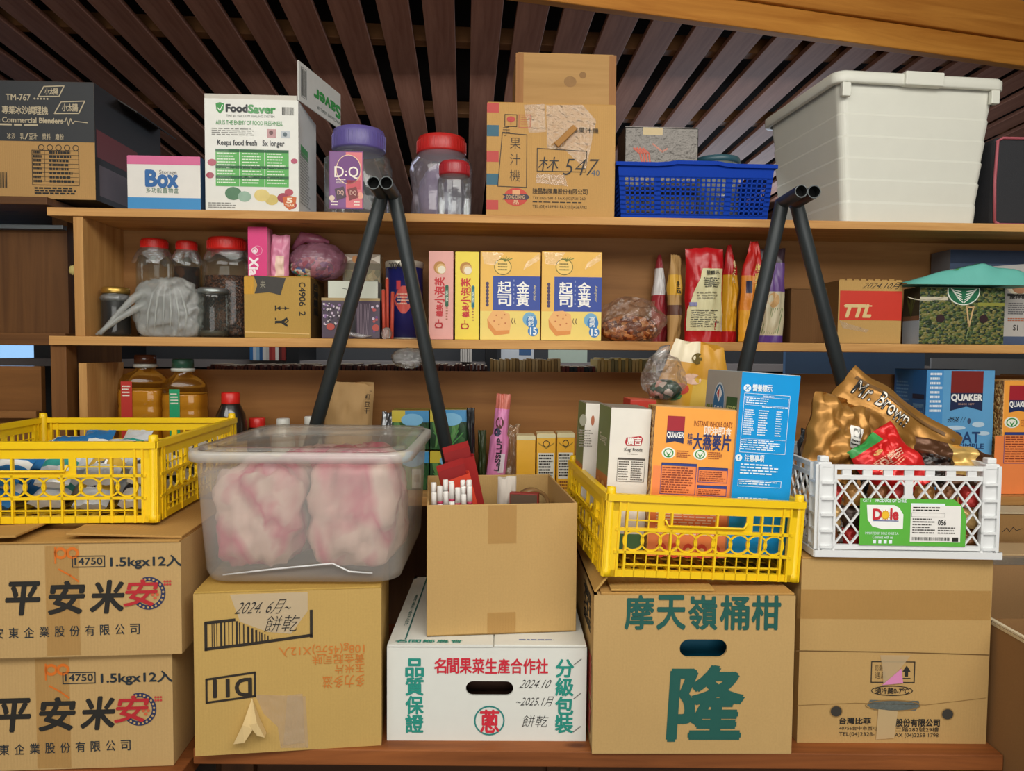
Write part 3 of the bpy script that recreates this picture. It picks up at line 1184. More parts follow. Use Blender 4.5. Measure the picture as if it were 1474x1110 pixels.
mb = MB(); mb.box(-t.w / 2 + .03, t.w * .1, 0.004, d * .6, 0, .004, CARD2, Matrix.Translation((0, .0, t.h + .005)) @ Matrix.Rotation(R(1.0), 4, 'X')); mb.build('flap', t, .001)
mb = MB(); mb.box(-.004, 0, 0.01, d * .9, 0, .035, CARD2, Matrix.Translation((-t.w / 2 + .004, 0, t.h)) @ Matrix.Rotation(R(38), 4, 'Y')); mb.build('flap', t, .001, label='side flap standing half open')
CTOP = ZB + t.h + .010

# --- tall carton with round holes, under the white crate
t = put_on('tall_carton', 'tall plain brown carton with two round holes under the white crate', 'carton', ZB, (1147, 1069), (1419, 1071), 806)
d = .36
b = MB()
t.shell(b, d, card('#bb9860'))
f = t.front(b)
f.rect(1142, 849, 1418, 891, TAPE, 1)
f.line([(1143, 937), (1280, 938), (1418, 941)], 1.6, M('#6e5128', .8), 1)
f.line([(1146, 1016), (1230, 1012), (1330, 1014), (1417, 1003)], 1.0, M('#8d6c3a', .8), 1)
f.frame(1250, 951, 1313, 982, 1.3, INK)
f.text('防潮', 1256, 956, 1266, 965, INK, bold=-.01)
f.text('通風', 1256, 967, 1272, 976, INK, bold=-.01)
f.poly([(1301, 957), (1295, 966), (1298.5, 966), (1298.5, 973), (1303.5, 973), (1303.5, 966), (1307, 966)], INK)
f.rect(1295, 975, 1307, 976.3, INK)
f.ring(1281, 993.5, 30, 7.5, 1.3, INK)
f.text('須冷藏0-7℃', 1257, 989, 1305, 998, INK, bold=.01)
f.text('台灣比菲', 1207, 1033, 1252, 1042, INK, bold=.03)
f.text('股份有限公司', 1288, 1034, 1351, 1045, INK, bold=.03)
f.text('40756台中市西屯', 1207, 1045, 1262, 1051, INK, bold=.0)
f.text('二路282號29樓', 1288, 1046, 1350, 1053, INK, bold=.0)
f.text('TEL(04)2328-', 1207, 1054, 1258, 1061, INK, bold=.0)
f.text('FAX (04)2258-1798', 1284, 1055, 1350, 1062, INK, bold=.0)
HB = M('#35322c', .8)
f.poly([(1250, 1007), (1320, 1008), (1322, 1015), (1316, 1022), (1256, 1022), (1246, 1015)], M('#5d6460', .5, bump=.6, scale=90), 1)
f.ring(1283, 1015, 40, 8.5, 1.6, M('#8d6c3a', .8), 2)
for cx, cy in ((1202, 1024), (1362, 1027)):
    f.disc(cx, cy, 8.5, 8, HB, 1)
    f.ring(cx, cy, 9.3, 8.8, 1.3, M('#94733f', .8), 2)
b.build('body', t, .004)
mb = MB(); f = t.front(mb)
f.poly([(1262, 942), (1306, 942), (1286, 968), (1268, 985), (1266, 960)], film('#dcc69c', .55, '#f4e6c8', .3, .3), 4)
mb.build('tape', t, label='pale torn tape patch over the printed frame')
mb = MB(); f = t.front(mb)
f.poly([(1262, 1020), (1290, 1023), (1286, 1062), (1260, 1064)], film('#cdb283', .85, '#f4e6c8', .3, .2), 4)
mb.build('tape', t, label='pale tape patch over the address print')
mb = MB(); f = t.front(mb); f.poly([(1293, 961), (1296, 982), (1266, 985)], M('#d88ab8', .5), 5); mb.build('pink_tape', t)
flaps(t, d, CARDT)
TTOP = ZB + t.h + .004

# --- cartons cut off by the photo's right edge
rimz = 1.45 - .481
t = T('open_carton', 'brown carton with an exposed corrugated rim standing beside the bench end', 'carton', (.876, .86, 0))
b = MB()
DC = card('#8d6840')
for q in ((0, .006, 0, .42), (.40, .406, 0, .42), (0, .406, .414, .42), (0, .406, 0, .006)):
    b.box(*q, 0, rimz, DC)
b.box(0, .406, 0, .42, 0, .006, DC)
b.build('body', t)
mb = MB()
mb.box(-.0005, .0065, 0, .42, rimz, rimz + .003, M('#d8c9a8', .8, bump=.8, scale=300))
mb.box(-.0012, -.0004, 0, .42, rimz - .006, rimz - .001, M('#cdb88e', .8, bump=.8, scale=300))
mb.build('corrugated_rim', t)
t = T('brown_carton', 'brown carton standing upright behind the corrugated rim of another carton', 'carton', (.90, 1.60, 0), (0, 0, 0))
b = MB(); t.w, t.h = .42, A.at(1440, 797, 1.62).z
b.box(0, .42, 0, .13, 0, t.h, card('#a27c52')); b.build('body', t, .003)
mb = MB(); mb.box(.0, .42, .0, .10, t.h, t.h + .004, card('#c3a57a')); mb.build('flap', t, .001)
mb = MB(); mb.box(.01, .41, -.0012, 0, t.h - .02, t.h, CLEAR); mb.build('tape', t)
t = put('scribbled_carton', 'brown carton with a pen scribble below the shelf edge, behind white crate', 'carton', (1436, 745, 1640, 790), 1.76, A)
t.o.location.y = 1.77
t.o.location.z = 0
zt2 = A.at(1450, 741, 1.76).z
b = MB(); b.box(-t.w / 2, t.w / 2, 0, .07, 0, zt2, card('#9b7648'))
f = Face(b, (-t.w / 2, 0, zt2 - .075), (t.w, 0, 0), (0, 0, .075), (1436, 741, 1640, 785))
f.line([(1446, 768), (1452, 762), (1456, 768), (1461, 761), (1466, 766), (1474, 763)], .9, MARK, 1)
b.build('body', t, .003)
mb = MB(); mb.box(-t.w / 2, t.w / 2, -.003, .08, zt2, zt2 + .004, M('#c9b896', .8)); mb.build('flap', t, .001)
t = T('plastic_bag', 'crumpled yellowish plastic bag squeezed between the tall carton and the corrugated carton', 'bag', (.935, 1.365, 0))
mb = MB(); blob(mb, .05, .07, (ZB - .0 + .05) / 2, 4, film('#b89a34', .7, '#f2e6b0', .2, .5, .6, 40), .3, 4); mb.build('bag', t)
# ---------------------------------------------------------------- crates, bin and open carton on the second tier
YEL = M('#f2c811', 0.38, var=.03)
YELD = M('#e8bb0c', 0.4, var=.03)


def yellow_wall(name, par, L, H, X, handle=True, sparse=False):
    """one side of the vented crate: solid top band with hand hole, a row of rings, square grid below; X places it (u along, v out, z up)"""
    mb = MB()
    th = .003

    def bx(u0, u1, z0, z1, dep=th, o=0.0):
        mb.box(u0, u1, o, o + dep, z0, z1, YEL, X)
    cw = .035           # solid corner zone
    bx(0, L, 0, .012, .010)                 # bottom rim
    bx(0, L, H - .012, H, .012, -.004)      # top rim
    bx(0, L, H * .80, H - .012)             # solid band
    for z in (H * .58, H * .305):
        bx(cw * .5, L - cw * .5, z - .0025, z + .0025, .008, -.002)
    bx(cw, L - cw, .155 * H - .0012, .155 * H + .0012)
    for u in (0.0, cw * .62, cw):           # corner ribs
        bx(u, u + .004, 0, H, .008, -.002)
        bx(L - u - .004, L - u, 0, H, .008, -.002)
    bx(.006, cw * .62, 0, H)
    bx(L - cw * .62, L - .006, 0, H)
    hw = min(.075, L * .24) if handle else 0
    n = int(round((L - 2 * cw) / .021))
    st = (L - 2 * cw) / n
    for k in range(1, n):
        u = cw + k * st
        main = k % 4 == 0
        w = .0035 if main else .0018
        if main:
            bx(u - w / 2, u + w / 2, 0, H * .80, .007, -.002)
        else:
            bx(u - w / 2, u + w / 2, 0, H * .305)
            if not (handle and abs(u - L / 2) < hw + .012):
                bx(u - w / 2, u + w / 2, H * .58, H * .80)
    bx(cw, L - cw, H * .69 - .001, H * .69 + .001) if not handle else None
    if handle:
        zc, r = H * .715, H * .075
        z0, z1 = H * .58, H * .80
        u0, u1 = L / 2 - hw - .012, L / 2 + hw + .012
        for a in ((cw, u0), (u1, L - cw)):
            bx(a[0], a[1], H * .69 - .001, H * .69 + .001)
        bx(u0, L / 2 - hw, z0, z1)
        bx(L / 2 + hw, u1, z0, z1)
        bx(L / 2 - hw, L / 2 + hw, z0, zc - r)
        bx(L / 2 - hw, L / 2 + hw, zc + r, z1)
        pts = [(L / 2 - hw, zc), (L / 2 - hw + .006, zc - r), (L / 2 + hw - .006, zc - r), (L / 2 + hw, zc)]
        grip = [X @ Vector((u, -.003, z)) for u, z in pts]
    # row of interlocking rings
    zc, rr = H * .4425, H * .125
    m = max(2, int((L - 2 * cw) / (rr * 1.72)))
    for k in range(m):
        c = cw + (L - 2 * cw) * (k + .5) / m
        vs, fs = [], []
        for j in range(20):
            t = 2 * math.pi * j / 20
            for q in (rr, rr - .0028):
                for o in (-.001, .003):
                    vs.append(X @ Vector((c + q * 1.06 * math.cos(t), o, zc + q * math.sin(t))))
        for j in range(20):
            a, b = j * 4, ((j + 1) % 20) * 4
            fs += [(a, b, b + 2, a + 2), (a + 1, a + 3, b + 3, b + 1), (a, a + 1, b + 1, b), (a + 2, b + 2, b + 3, a + 3)]
        mb.add(vs, fs, YEL)
    o = mb.build(name, par)
    if handle:
        mb = MB()
        mb.tube(grip, .0025, YEL, 6)
        mb.build('hand_grip', o)
    return o


def yellow_crate(t, w, d, h, handles=(True, True)):
    """w along x, d in depth; base at z = 0, front face on y = 0"""
    I = Matrix.Translation((-w / 2, 0, 0))
    yellow_wall('side_wall', t, w, h, I, handles[0])
    yellow_wall('side_wall', t, w, h, Matrix.Translation((w / 2, d, 0)) @ Matrix.Rotation(math.pi, 4, 'Z'), handles[0])
    yellow_wall('side_wall', t, d, h, Matrix.Translation((w / 2, 0, 0)) @ Matrix.Rotation(math.pi / 2, 4, 'Z'), handles[1])
    yellow_wall('side_wall', t, d, h, Matrix.Translation((-w / 2, d, 0)) @ Matrix.Rotation(-math.pi / 2, 4, 'Z'), handles[1])
    mb = MB()
    n = 14
    for k in range(n + 1):
        x = -w / 2 + .008 + (w - .016) * k / n
        mb.box(x - .0045, x + .0045, .004, d - .004, .002, .005, YELD)
    for k in range(8):
        y = .01 + (d - .02) * k / 7
        mb.box(-w / 2 + .004, w / 2 - .004, y - .004, y + .004, .0018, .0046, YELD)
    mb.build('base_grid', t)
    for sx in (-1, 1):
        for y in (0, d):
            mb = MB()
            mb.lathe([(.0105, 0), (.0105, .012), (.0085, .014), (.0085, h + .002), (.0078, h + .011), (.0, h + .012)], YEL, 12, (sx * (w / 2 - .007), y + (.007 if y == 0 else -.007), 0))
            mb.build('corner_post', t)


# --- yellow crate of packets on the rice cartons
LC = T('yellow_crate', 'yellow vented plastic crate full of small packets on the rice cartons', 'crate', (0, 0, 0), group=None)
c0 = on_z(226, 752, RTOP + .003)
LC.o.rotation_euler = (0, 0, R(4.5))
lw, ld, lh = .45, .46, .146
u = Vector((math.cos(R(4.5)), math.sin(R(4.5)), 0))
LC.o.location = c0 - u * lw / 2
yellow_crate(LC, lw, ld, lh)
LCM = Matrix.Translation(LC.o.location) @ Matrix.Rotation(R(4.5), 4, 'Z')
# packets inside
rn = random.Random(11)
pk = [('#dfe3e6', '#2f7fb8', 'silver packet with a blue band'), ('#2b77b5', '#e8e8e4', 'blue packet with a white band'), ('#d9dde0', '#2f8f86', 'silver packet with a teal band'), ('#cfd4d8', '#c9a23a', 'silver packet with a small gold band'), ('#e4e2da', '#33363c', 'white packet with black print')]
spots = []
for row, (yy, zz) in enumerate(((.055, .014), (.058, .058), (.145, .014), (.15, .058), (.25, .014), (.255, .058), (.35, .014), (.352, .058))):
    for k in range(5):
        spots.append((-.168 + k * .0825 + (.012 if row % 2 else 0), yy + rn.uniform(-.012, .012), zz, row))
for n_, (x, y, z, row) in enumerate(spots):
    base, band, txt = pk[n_ % 5]
    where = ['along the crate front, lower layer', 'along the crate front, upper layer', 'in the second row, lower layer', 'in the second row, upper layer', 'in the third row, lower layer', 'in the third row, upper layer', 'at the crate back, lower layer', 'at the crate back, upper layer'][row]
    t = T('snack_packet', 'small foil ' + txt + ', ' + where, 'packet', group='snack packets %s, %s' % (txt, where))
    mb = MB()
    A1, A2 = foil(base, .32, .5, 60, .2), M(band, .4)
    f = pouch(mb, .066, .085, .028, n_ + 1, lambda u, v, A1=A1, A2=A2: A2 if .35 < v < .62 else A1, .003, nu=9, nv=10)
    if n_ % 5 in (0, 3, 4):
        f.rect(.3, .5, .62, .62, M('#f4f4f2', .5), 1)
        f.barcode(.34, .52, .58, .6, INK, 2, 8)
    mb.build('pack', t)
    tip = rn.choice((-62, -75, -50, -84)) if row % 2 == 0 else rn.choice((-58, -70, -44))
    t.o.matrix_world = LCM @ Matrix.Translation((x, y + .03, z + .018)) @ Matrix.Rotation(R(rn.uniform(-16, 16)), 4, 'Z') @ Matrix.Rotation(R(tip), 4, 'X') @ Matrix.Translation((0, -.018, -.03))

# --- milky lidded bin
BINW, BIND = .362, .40
zb = D11TOP
bl, br = on_z(290, 848, zb), on_z(592, 846, zb)
t = T('storage_bin', 'large milky translucent plastic bin full of pink bags on a carton', 'bin', (bl + br) / 2 + Vector((-.017, 0, 0)), (0, 0, R(1)))
BIN = t
wbot = (br - bl).length
hbin = A.at(440, 652, (bl.y + br.y) / 2 - .01).z - zb
wtop = (A.at(603, 655, bl.y) - A.at(274, 655, bl.y)).length
MILK = film('#e9e6df', .27, '#faf7f1', .25, .3, .04, 90)
MILK2 = film('#f2f1ec', .42, '#fbfaf6', .2, .4)


def rrect(w, d, r, n=6):
    out = []
    for sx, sy, a0 in ((1, -1, -90), (1, 1, 0), (-1, 1, 90), (-1, -1, 180)):
        for k in range(n + 1):
            a = R(a0 + 90 * k / n)
            out.append((sx * (w / 2 - r) + r * math.cos(a), d / 2 + sy * (d / 2 - r) + r * math.sin(a)))
    return out


def loft(mb, rings, mat, cap0=False, cap1=False):
    n = len(rings[0])
    vs = [p for r in rings for p in r]
    fs = [(i * n + k, i * n + (k + 1) % n, (i + 1) * n + (k + 1) % n, (i + 1) * n + k) for i in range(len(rings) - 1) for k in range(n)]
    if cap0:
        fs.append(tuple(range(n))[::-1])
    if cap1:
        fs.append(tuple((len(rings) - 1) * n + k for k in range(n)))
    mb.add(vs, fs, mat, True)


def ringat(w, d, r, z, y0=0):
    return [Vector((x, y + y0, z)) for x, y in rrect(w, d, r)]


mb = MB()
g = wtop / wbot
loft(mb, [ringat(wbot - .05, .33, .03, 0, .035), ringat(wbot - .018, .365, .045, .006, .018), ringat(wbot - .008, .385, .05, .022, .008), ringat(wbot + (wtop - .03 - wbot) * .45, .398, .045, hbin * .5, .001), ringat(wtop - .022, .41, .045, hbin - .02, -.005)], MILK, True)
mb.build('body', t)
mb = MB()
loft(mb, [ringat(wtop - .022, .41, .045, hbin - .02, -.005), ringat(wtop, .43, .05, hbin - .018, -.015), ringat(wtop + .002, .432, .05, hbin - .003, -.016), ringat(wtop - .004, .426, .05, hbin, -.013), ringat(wtop - .024, .406, .045, hbin - .0, -.003)], MILK2)
mb.build('rim', t)
mb = MB()
loft(mb, [ringat(wtop - .026, .404, .045, hbin + .001, -.002), ringat(wtop - .03, .40, .045, hbin + .006, 0), ringat(wtop - .07, .36, .04, hbin + .006, .02), ringat(wtop - .075, .355, .04, hbin + .003, .022), ], film('#eeece6', .12, '#fdfcf8', .15, .5), False, True)
mb.build('lid', t)
mb = MB()
mb.tube([(-wbot * .36, .004, .022), (-wbot * .1, .001, .034), (wbot * .17, .0, .044), (wbot * .25, .0, .03), (wbot * .36, .003, .026)], .0016, film('#ffffff', .5), 6)
mb.build('moulding_crease', t)
BM = Matrix.Translation(t.o.location) @ Matrix.Rotation(R(1), 4, 'Z')
PINKB = film('#c98a98', .42, '#eac3cb', .3, .25, .5, 25)
PINK = M('#cf6f86', .5, var=.12, bump=.4, scale=30)
CREAM = M('#d9c5ae', .6, var=.08, bump=.3, scale=30)
def swirl(c1, c2, scale, seed):
    """thin pink bags over pale food: cloudy tone with darker folds"""
    m = M(c1, .45, 0, .05, .5, 22).copy()
    nt = m.node_tree
    L = nt.links.new
    tc = nd(nt, 'ShaderNodeTexCoord')
    mp = nd(nt, 'ShaderNodeMapping')
    mp.inputs['Location'].default_value = (seed, seed * .7, 0)
    mp.inputs['Rotation'].default_value = (0, R(40 + 30 * seed), 0)
    mp.inputs['Scale'].default_value = (1, 1, .45)
    n = nd(nt, 'ShaderNodeTexNoise')
    n.inputs['Scale'].default_value = scale
    n.inputs['Detail'].default_value = 2
    n.inputs['Distortion'].default_value = .6
    sb = nd(nt, 'ShaderNodeMath', operation='SUBTRACT')
    sb.inputs[1].default_value = .5
    ab = nd(nt, 'ShaderNodeMath', operation='ABSOLUTE')
    cr = nd(nt, 'ShaderNodeValToRGB')
    cr.color_ramp.elements[0].position = 0
    cr.color_ramp.elements[1].position = .11
    cr.color_ramp.elements[0].color = lin(c2)
    cr.color_ramp.elements[1].color = lin(c1)
    L(tc.outputs['Object'], mp.inputs['Vector'])
    L(mp.outputs['Vector'], n.inputs['Vector'])
    L(n.outputs['Fac'], sb.inputs[0])
    L(sb.outputs[0], ab.inputs[0])
    L(ab.outputs[0], cr.inputs['Fac'])
    L(cr.outputs['Color'], nt.nodes['Principled BSDF'].inputs['Base Color'])
    return m


bags = [((-.088, .122, .024), (.080, .092, .096), 'pink and white bag of food lying in the milky bin beside the stacked rice cartons', 3),
        ((.082, .128, .024), (.082, .098, .108), 'larger pink bag of food filling the milky bin on the side of the straw carton', 8),
        ((-.01, .315, .024), (.125, .060, .095), 'pale bag lying at the back of the milky bin', 12)]
for k, (pos, rad, lab, sd) in enumerate(bags):
    bt = T('food_bag', lab, 'bag')
    bt.o.matrix_world = BM @ Matrix.Translation(pos)
    mb = MB(); f = blob(mb, *rad, sd, swirl('#dcbcb4', '#c4506e', 9, k + .3), .26, 2.0, 54, 30, ridge=.5, boxy=.9)
    mb.build('wrap', bt)
    if k < 2:
        mb = MB()
        # gathered neck and loose ends of the pink carrier bag, laid over the filling
        sx = -1 if k == 0 else 1
        for (dx, dz, l, r_) in ((0, -.012, 1, .014), (.02 * sx, -.04, .7, .012)):
            pts, rr_ = [], []
            for j in range(9):
                q = j / 8
                pts.append(Vector((sx * (-.055 + .10 * q) + dx, -rad[1] * .62 + .02 * math.sin(q * 3), rad[2] * (1.72 + .16 * math.sin(q * 3.1)) + dz)))
                rr_.append(r_ * (.35 + .9 * math.sin(math.pi * min(1, q * 1.1 + .08))))
            mb.tube(pts, rr_, swirl('#cf94a0', '#c0607a', 14, 2.0), 10)
        mb.build('tied_end', bt, label='gathered pink plastic handles')

# --- open carton of straws and red packets on the white carton
t = put_on('open_top_carton', 'open plain brown carton holding straws and red packets on the white carton', 'carton', WTOP, (614, 917), (829, 909), 726)
OC = t
w, d, h = t.w, .315, t.h
b = MB()
th = .004
OCM_ = card('#bd9a62')
for q in ((-w / 2, w / 2, 0, th), (-w / 2, w / 2, d - th, d), (-w / 2, -w / 2 + th, th, d - th), (w / 2 - th, w / 2, th, d - th)):
    b.box(*q, 0, h, OCM_)
b.box(-w / 2, w / 2, 0, d, 0, th, OCM_)
b.build('body', t, .0012)
for zr in ((.70, .995), (.0, .17)):
    mb = MB(); f = Face(mb, (-w / 2, -.0004, 0), (w, 0, 0), (0, 0, h))
    f.rect(.40, 1 - zr[1], .59, 1 - zr[0], TAPE, 1); mb.build('tape', t)
OCM = Matrix.Translation(t.o.location) @ Matrix.Rotation(t.o.rotation_euler.z, 4, 'Z')
rn = random.Random(21)
PAPER = M('#ece9e4', .6)
for k in range(21):
    s = T('wrapped_straw', 'white paper-wrapped straw with red print standing in the open carton', 'straw', group='paper-wrapped straws in the open carton')
    mb = MB()
    L = h + rn.uniform(.004, .030)
    mb.tube([(0, 0, 0), (0, 0, L - .034)], .0052, PAPER, 8)
    mb.build('sleeve', s)
    mb = MB(); mb.tube([(0, 0, L - .0339), (0, 0, L - .029)], .0052, M('#b8365a', .6), 8); mb.build('red_print', s)
    mb = MB(); mb.tube([(0, 0, L - .0289), (0, 0, L - .002), (0, 0, L)], [.0052, .0052, .0046], PAPER, 8); mb.build('sleeve_end', s)
    x = -w / 2 + .018 + .0112 * (k % 7)
    y = .03 + .0125 * (k // 7)
    s.o.matrix_world = OCM @ Matrix.Translation((x, y, .008)) @ Matrix.Rotation(R(-2.0 - rn.uniform(0, .3)), 4, 'X') @ Matrix.Rotation(R(-1.2), 4, 'Y')
REDP, ORP = M('#9c1f20', .45), M('#d8452e', .45)
for (x, y, hh, lean, c, lab) in ((-.018, .095, .285, -14, ORP, 'open orange-red paper envelope leaning out of the open carton, in front'), (-.010, .142, .312, -12, REDP, 'taller dark red paper envelope leaning out of the open carton, behind the orange one')):
    s = T('red_envelope', lab, 'envelope')
    mb = MB()
    ww = .062
    mb.box(-ww / 2, ww / 2, 0, .0012, 0, hh - .02, c)
    mb.box(-ww / 2, ww / 2, .012, .0132, 0, hh, M('#8f1d1f', .5))
    mb.box(-ww / 2, -ww / 2 + .001, .0012, .012, 0, hh - .015, c)
    mb.box(ww / 2 - .001, ww / 2, .0012, .012, 0, hh - .015, c)
    mb.build('sleeve', s)
    mb = MB(); mb.box(-ww / 2, ww / 2, .0133, .0143, hh - .05, hh + .012, REDP, ); mb.build('flap', s)
    s.o.matrix_world = OCM @ Matrix.Translation((x, y, .020)) @ Matrix.Rotation(R(-1.5), 4, 'X') @ Matrix.Rotation(R(lean), 4, 'Y') @ Matrix.Rotation(R(28), 4, 'Z')
s = T('paper_bag', 'white paper bag standing behind the red envelopes in the open carton', 'bag')
mb = MB(); pouch(mb, .04, h * 1.03, .03, 3, M('#cfc6ba', .7), .003); mb.build('bag', s)
s.o.matrix_world = OCM @ Matrix.Translation((.030, .20, .006))
s = T('red_box', 'small flat red box standing on edge in the open carton', 'box')
mb = MB(); mb.box(-.03, .03, 0, .02, 0, h * .93, M('#8d2b24', .5)); mb.build('body', s, .001)
mb = MB(); mb.box(-.028, .028, -.0008, .0, h * .8, h * .92, M('#5d4a38', .6)); mb.build('label', s)
s.o.matrix_world = OCM @ Matrix.Translation((.058, .15, .006)) @ Matrix.Rotation(R(-18), 4, 'Z')
s = T('tape_roll', 'roll of clear tape standing in the open carton near its rear corner', 'tape')
mb = MB()
pts = []
for k in range(33):
    a = 2 * math.pi * k / 32
    pts.append((a,))
prof = [(.030, -.012), (.038, -.012), (.038, .012), (.030, .012)]
vs, fs = [], []
for k in range(32):
    a = 2 * math.pi * k / 32
    for r_, y_ in prof:
        vs.append(Vector((r_ * math.cos(a), y_, r_ * math.sin(a) + .038)))
for k in range(32):
    for q in range(4):
        a_, b_ = k * 4 + q, k * 4 + (q + 1) % 4
        c_, d_ = ((k + 1) % 32) * 4 + (q + 1) % 4, ((k + 1) % 32) * 4 + q
        fs.append((a_, b_, c_, d_))
mb.add(vs, fs, M('#8f6d45', .35), True)
mb.build('roll', s)
mb = MB(); mb.lathe([(.0297, -.0118), (.0297, .0118)], M('#a5895a', .7), 24); o = mb.build('core', s); o.rotation_euler = (R(90), 0, 0); o.location = (0, 0, .038)
sup = T('flat_carton', 'small plain box inside the open carton carrying the tape roll', 'carton')
mb = MB(); mb.box(-.04, .04, 0, .06, 0, h * .60, CARD2); mb.build('body', sup, .001)
mb = MB(); mb.box(-.04, .04, .001, .06, h * .60, h * .60 + .002, CARDT); mb.build('flap', sup)
sup.o.matrix_world = OCM @ Matrix.Translation((.075, .19, .006))
s.o.matrix_world = OCM @ Matrix.Translation((.085, .215, .009 + h * .60)) @ Matrix.Rotation(R(15), 4, 'Z')

# --- yellow crate of cereal boxes on the citrus carton
RCR = T('yellow_crate', 'yellow vented plastic crate packed with tall oat and cereal boxes on citrus carton', 'crate')
rw, rd, rh = .360, .36, .146
pl, pr = A.at(860, 826, 1.245), A.at(1157, 843, 1.245)
mid = (pl + pr) / 2
RCM = Matrix.Translation((mid.x, 1.24, CTOP + .011)) @ Matrix.Rotation(R(6.0), 4, 'Z') @ Matrix.Rotation(R(3.2), 4, 'Y') @ Matrix.Rotation(R(.6), 4, 'X')
RCR.o.matrix_world = RCM
yellow_crate(RCR, rw, rd, rh)


def inbox(name, label, cat, rect, v, d, lean=0, yaw=0, group=None):
    """a box standing inside a crate: lean tilts its top to the right"""
    x0, y0, x1, y1 = rect
    t = put(name, label, cat, rect, v, A, None, yaw, 0, 0, group)
    t.o.matrix_world = Matrix.Translation(t.o.location) @ Matrix.Rotation(R(yaw), 4, 'Z') @ Matrix.Rotation(R(lean), 4, 'Y')
    return t


def oats_print(f, X, Y, S_, orange, full=True):
    """red and blue shield with the brand word; rows of small print below"""
    f.rect(X(0), Y(0), X(27), Y(22), M('#a3202e', .5), 1)
    f.poly([(X(0), Y(22)), (X(27), Y(22)), (X(27), Y(37)), (X(13.5), Y(34)), (X(0), Y(37))], M('#1d2f63', .5), 1)


# orange oat box
def orange_oats(t, d, dx=0, dy=0, x0=935, y0=588, full=True):
    w, h = t.w, t.h
    b = MB()
    OR, ORL = M('#f29b3c', .4, var=.03), M('#f0703a', .4, var=.03)
    SIDE = speckle(['#a8763c', '#c79a58', '#8a5a2a', '#d8b070'], 160, .5)
    b.box(-w / 2, w / 2, 0, d, 0, h, [M('#f5a544', .4), OR, SIDE, SIDE, OR, OR])
    f = t.front(b)
    if full:
        f.r = (933, t.rect[1], 1064, t.rect[3])
    X = lambda x: x + dx
    Y = lambda y: y + dy
    x1, y1 = f.r[2], f.r[3]
    f.rect(X(935), Y(672), x1, y1, M('#f08a4c', .4), .5)
    f.rect(X(953), Y(600), X(981), Y(621), M('#a3202e', .5), 1)
    f.poly([(X(953), Y(621)), (X(981), Y(621)), (X(981), Y(639)), (X(967), Y(636)), (X(953), Y(639))], M('#1d2a58', .5), 1)
    f.text('QUAKER', X(953.5), Y(623), X(980.5), Y(632), M('#f4f2ee', .5), 2, .04)
    if full:
        f.text('INSTANT WHOLE OATS', X(996), Y(605), X(1058), Y(613), M('#8a3a1c', .5), 2)
        f.htext('即沖即食', X(1012), Y(613), X(1058), Y(625), M('#f7ead8', .5), 2, .02)
        f.vtext('桂格', X(987), Y(623), X(995), Y(641), M('#26336a', .5), 2, .01)
        f.htext('大燕麥片', X(996), Y(623), X(1058), Y(646), M('#26336a', .5), 2, .03, .1)
    for cx in ((958, 1009) if full else (958,)):
        f.disc(X(cx), Y(653), 11, 8, M('#eef0e4', .5), 1)
        f.ring(X(cx), Y(653), 8, 6.5, 1.6, M('#2e8f3c', .5), 2)
        f.poly([(X(cx - 4), Y(651)), (X(cx), Y(655)), (X(cx + 5), Y(650)), (X(cx), Y(659))], M('#2e8f3c', .5), 2)
        f.micro(X(cx + 13), Y(649), X(cx + 36), Y(660), 4, M('#a3502a', .5), 2)
    BL = M('#2c3f86', .5)
    PP = M('#8f3f22', .5)
    for (xa, ya, xb, yb) in ((948, 667, 1005, 712), (1008, 671, 1056, 693), (1008, 697, 1056, 712)):
        f.frame(X(xa), Y(ya), min(X(xb), x1 - 1), Y(yb), .8, BL, 2)
        f.rect(X(xa), Y(ya), min(X(xb), x1 - 1), Y(ya + 4), BL, 2)
        f.micro(X(xa + 2), Y(ya + 6), min(X(xb), x1 - 1) - 2, Y(yb - 1), int((yb - ya) / 4), PP, 3)
    if full:
        b2 = y1
        f.micro(X(945), Y(722), min(X(1056), x1 - 2), Y(772), 12, M('#f6dcc0', .5), 2)
        for k in range(5):
            f.disc(X(956 + k * 22), Y(793), 9, 11, M('#d6452c', .5), 2, 12)
            f.disc(X(956 + k * 22), Y(794), 5, 6, M('#f3c06a', .5), 3, 12)
    b.build('body', t, .002)
    mb = MB(); mb.box(-w / 2 + .001, w / 2 - .001, .001, d - .001, h, h + .0012, M('#caa36a', .5)); mb.build('top_flap', t)


t = inbox('oat_box', 'orange box of instant oats standing in the yellow crate beside the blue box', 'cereal box', (929, 588, 1047, 802), 1.283, .052, 2.8, 4)
orange_oats(t, .052, 0, 0)

# blue cereal box, the tallest in the crate
t = inbox('cereal_box', 'tall bright blue cereal box with grey side, tallest in the yellow crate', 'cereal box', (1043, 538, 1131, 803), 1.288, .15, 3.9, 8)
w, h, d = t.w, t.h, .15
b = MB()
BLU = M('#1397dd', .38, var=.03)
b.box(-w / 2, w / 2, 0, d, 0, h, [BLU, BLU, M('#a8a59c', .5), BLU, BLU, M('#8d8a80', .5)])
f = t.front(b)
WP = M('#eaf4fa', .5)
f.r = (1056, 538, 1150, 838)
f.disc(1066, 563, 6, 6, WP); f.text('X', 1063, 560, 1069, 566, BLU, 3, .01)
f.htext('營養標示', 1074, 556, 1106, 567, WP, 2, .03, .06)
f.frame(1062, 571, 1136, 667, .7, WP)
f.frame(1064, 576, 1134, 590, .5, WP)
f.text('營養標示', 1092, 573, 1110, 576.5, WP, 2, .0)
f.micro(1066, 578, 1110, 589, 3, WP)
f.micro(1092, 591, 1134, 594, 1, WP)
f.micro(1065, 597, 1082, 640, 12, WP)
f.micro(1088, 597, 1104, 640, 11, WP)
f.micro(1116, 597, 1126, 640, 11, WP)
f.frame(1062, 644, 1136, 644.6, .5, WP)
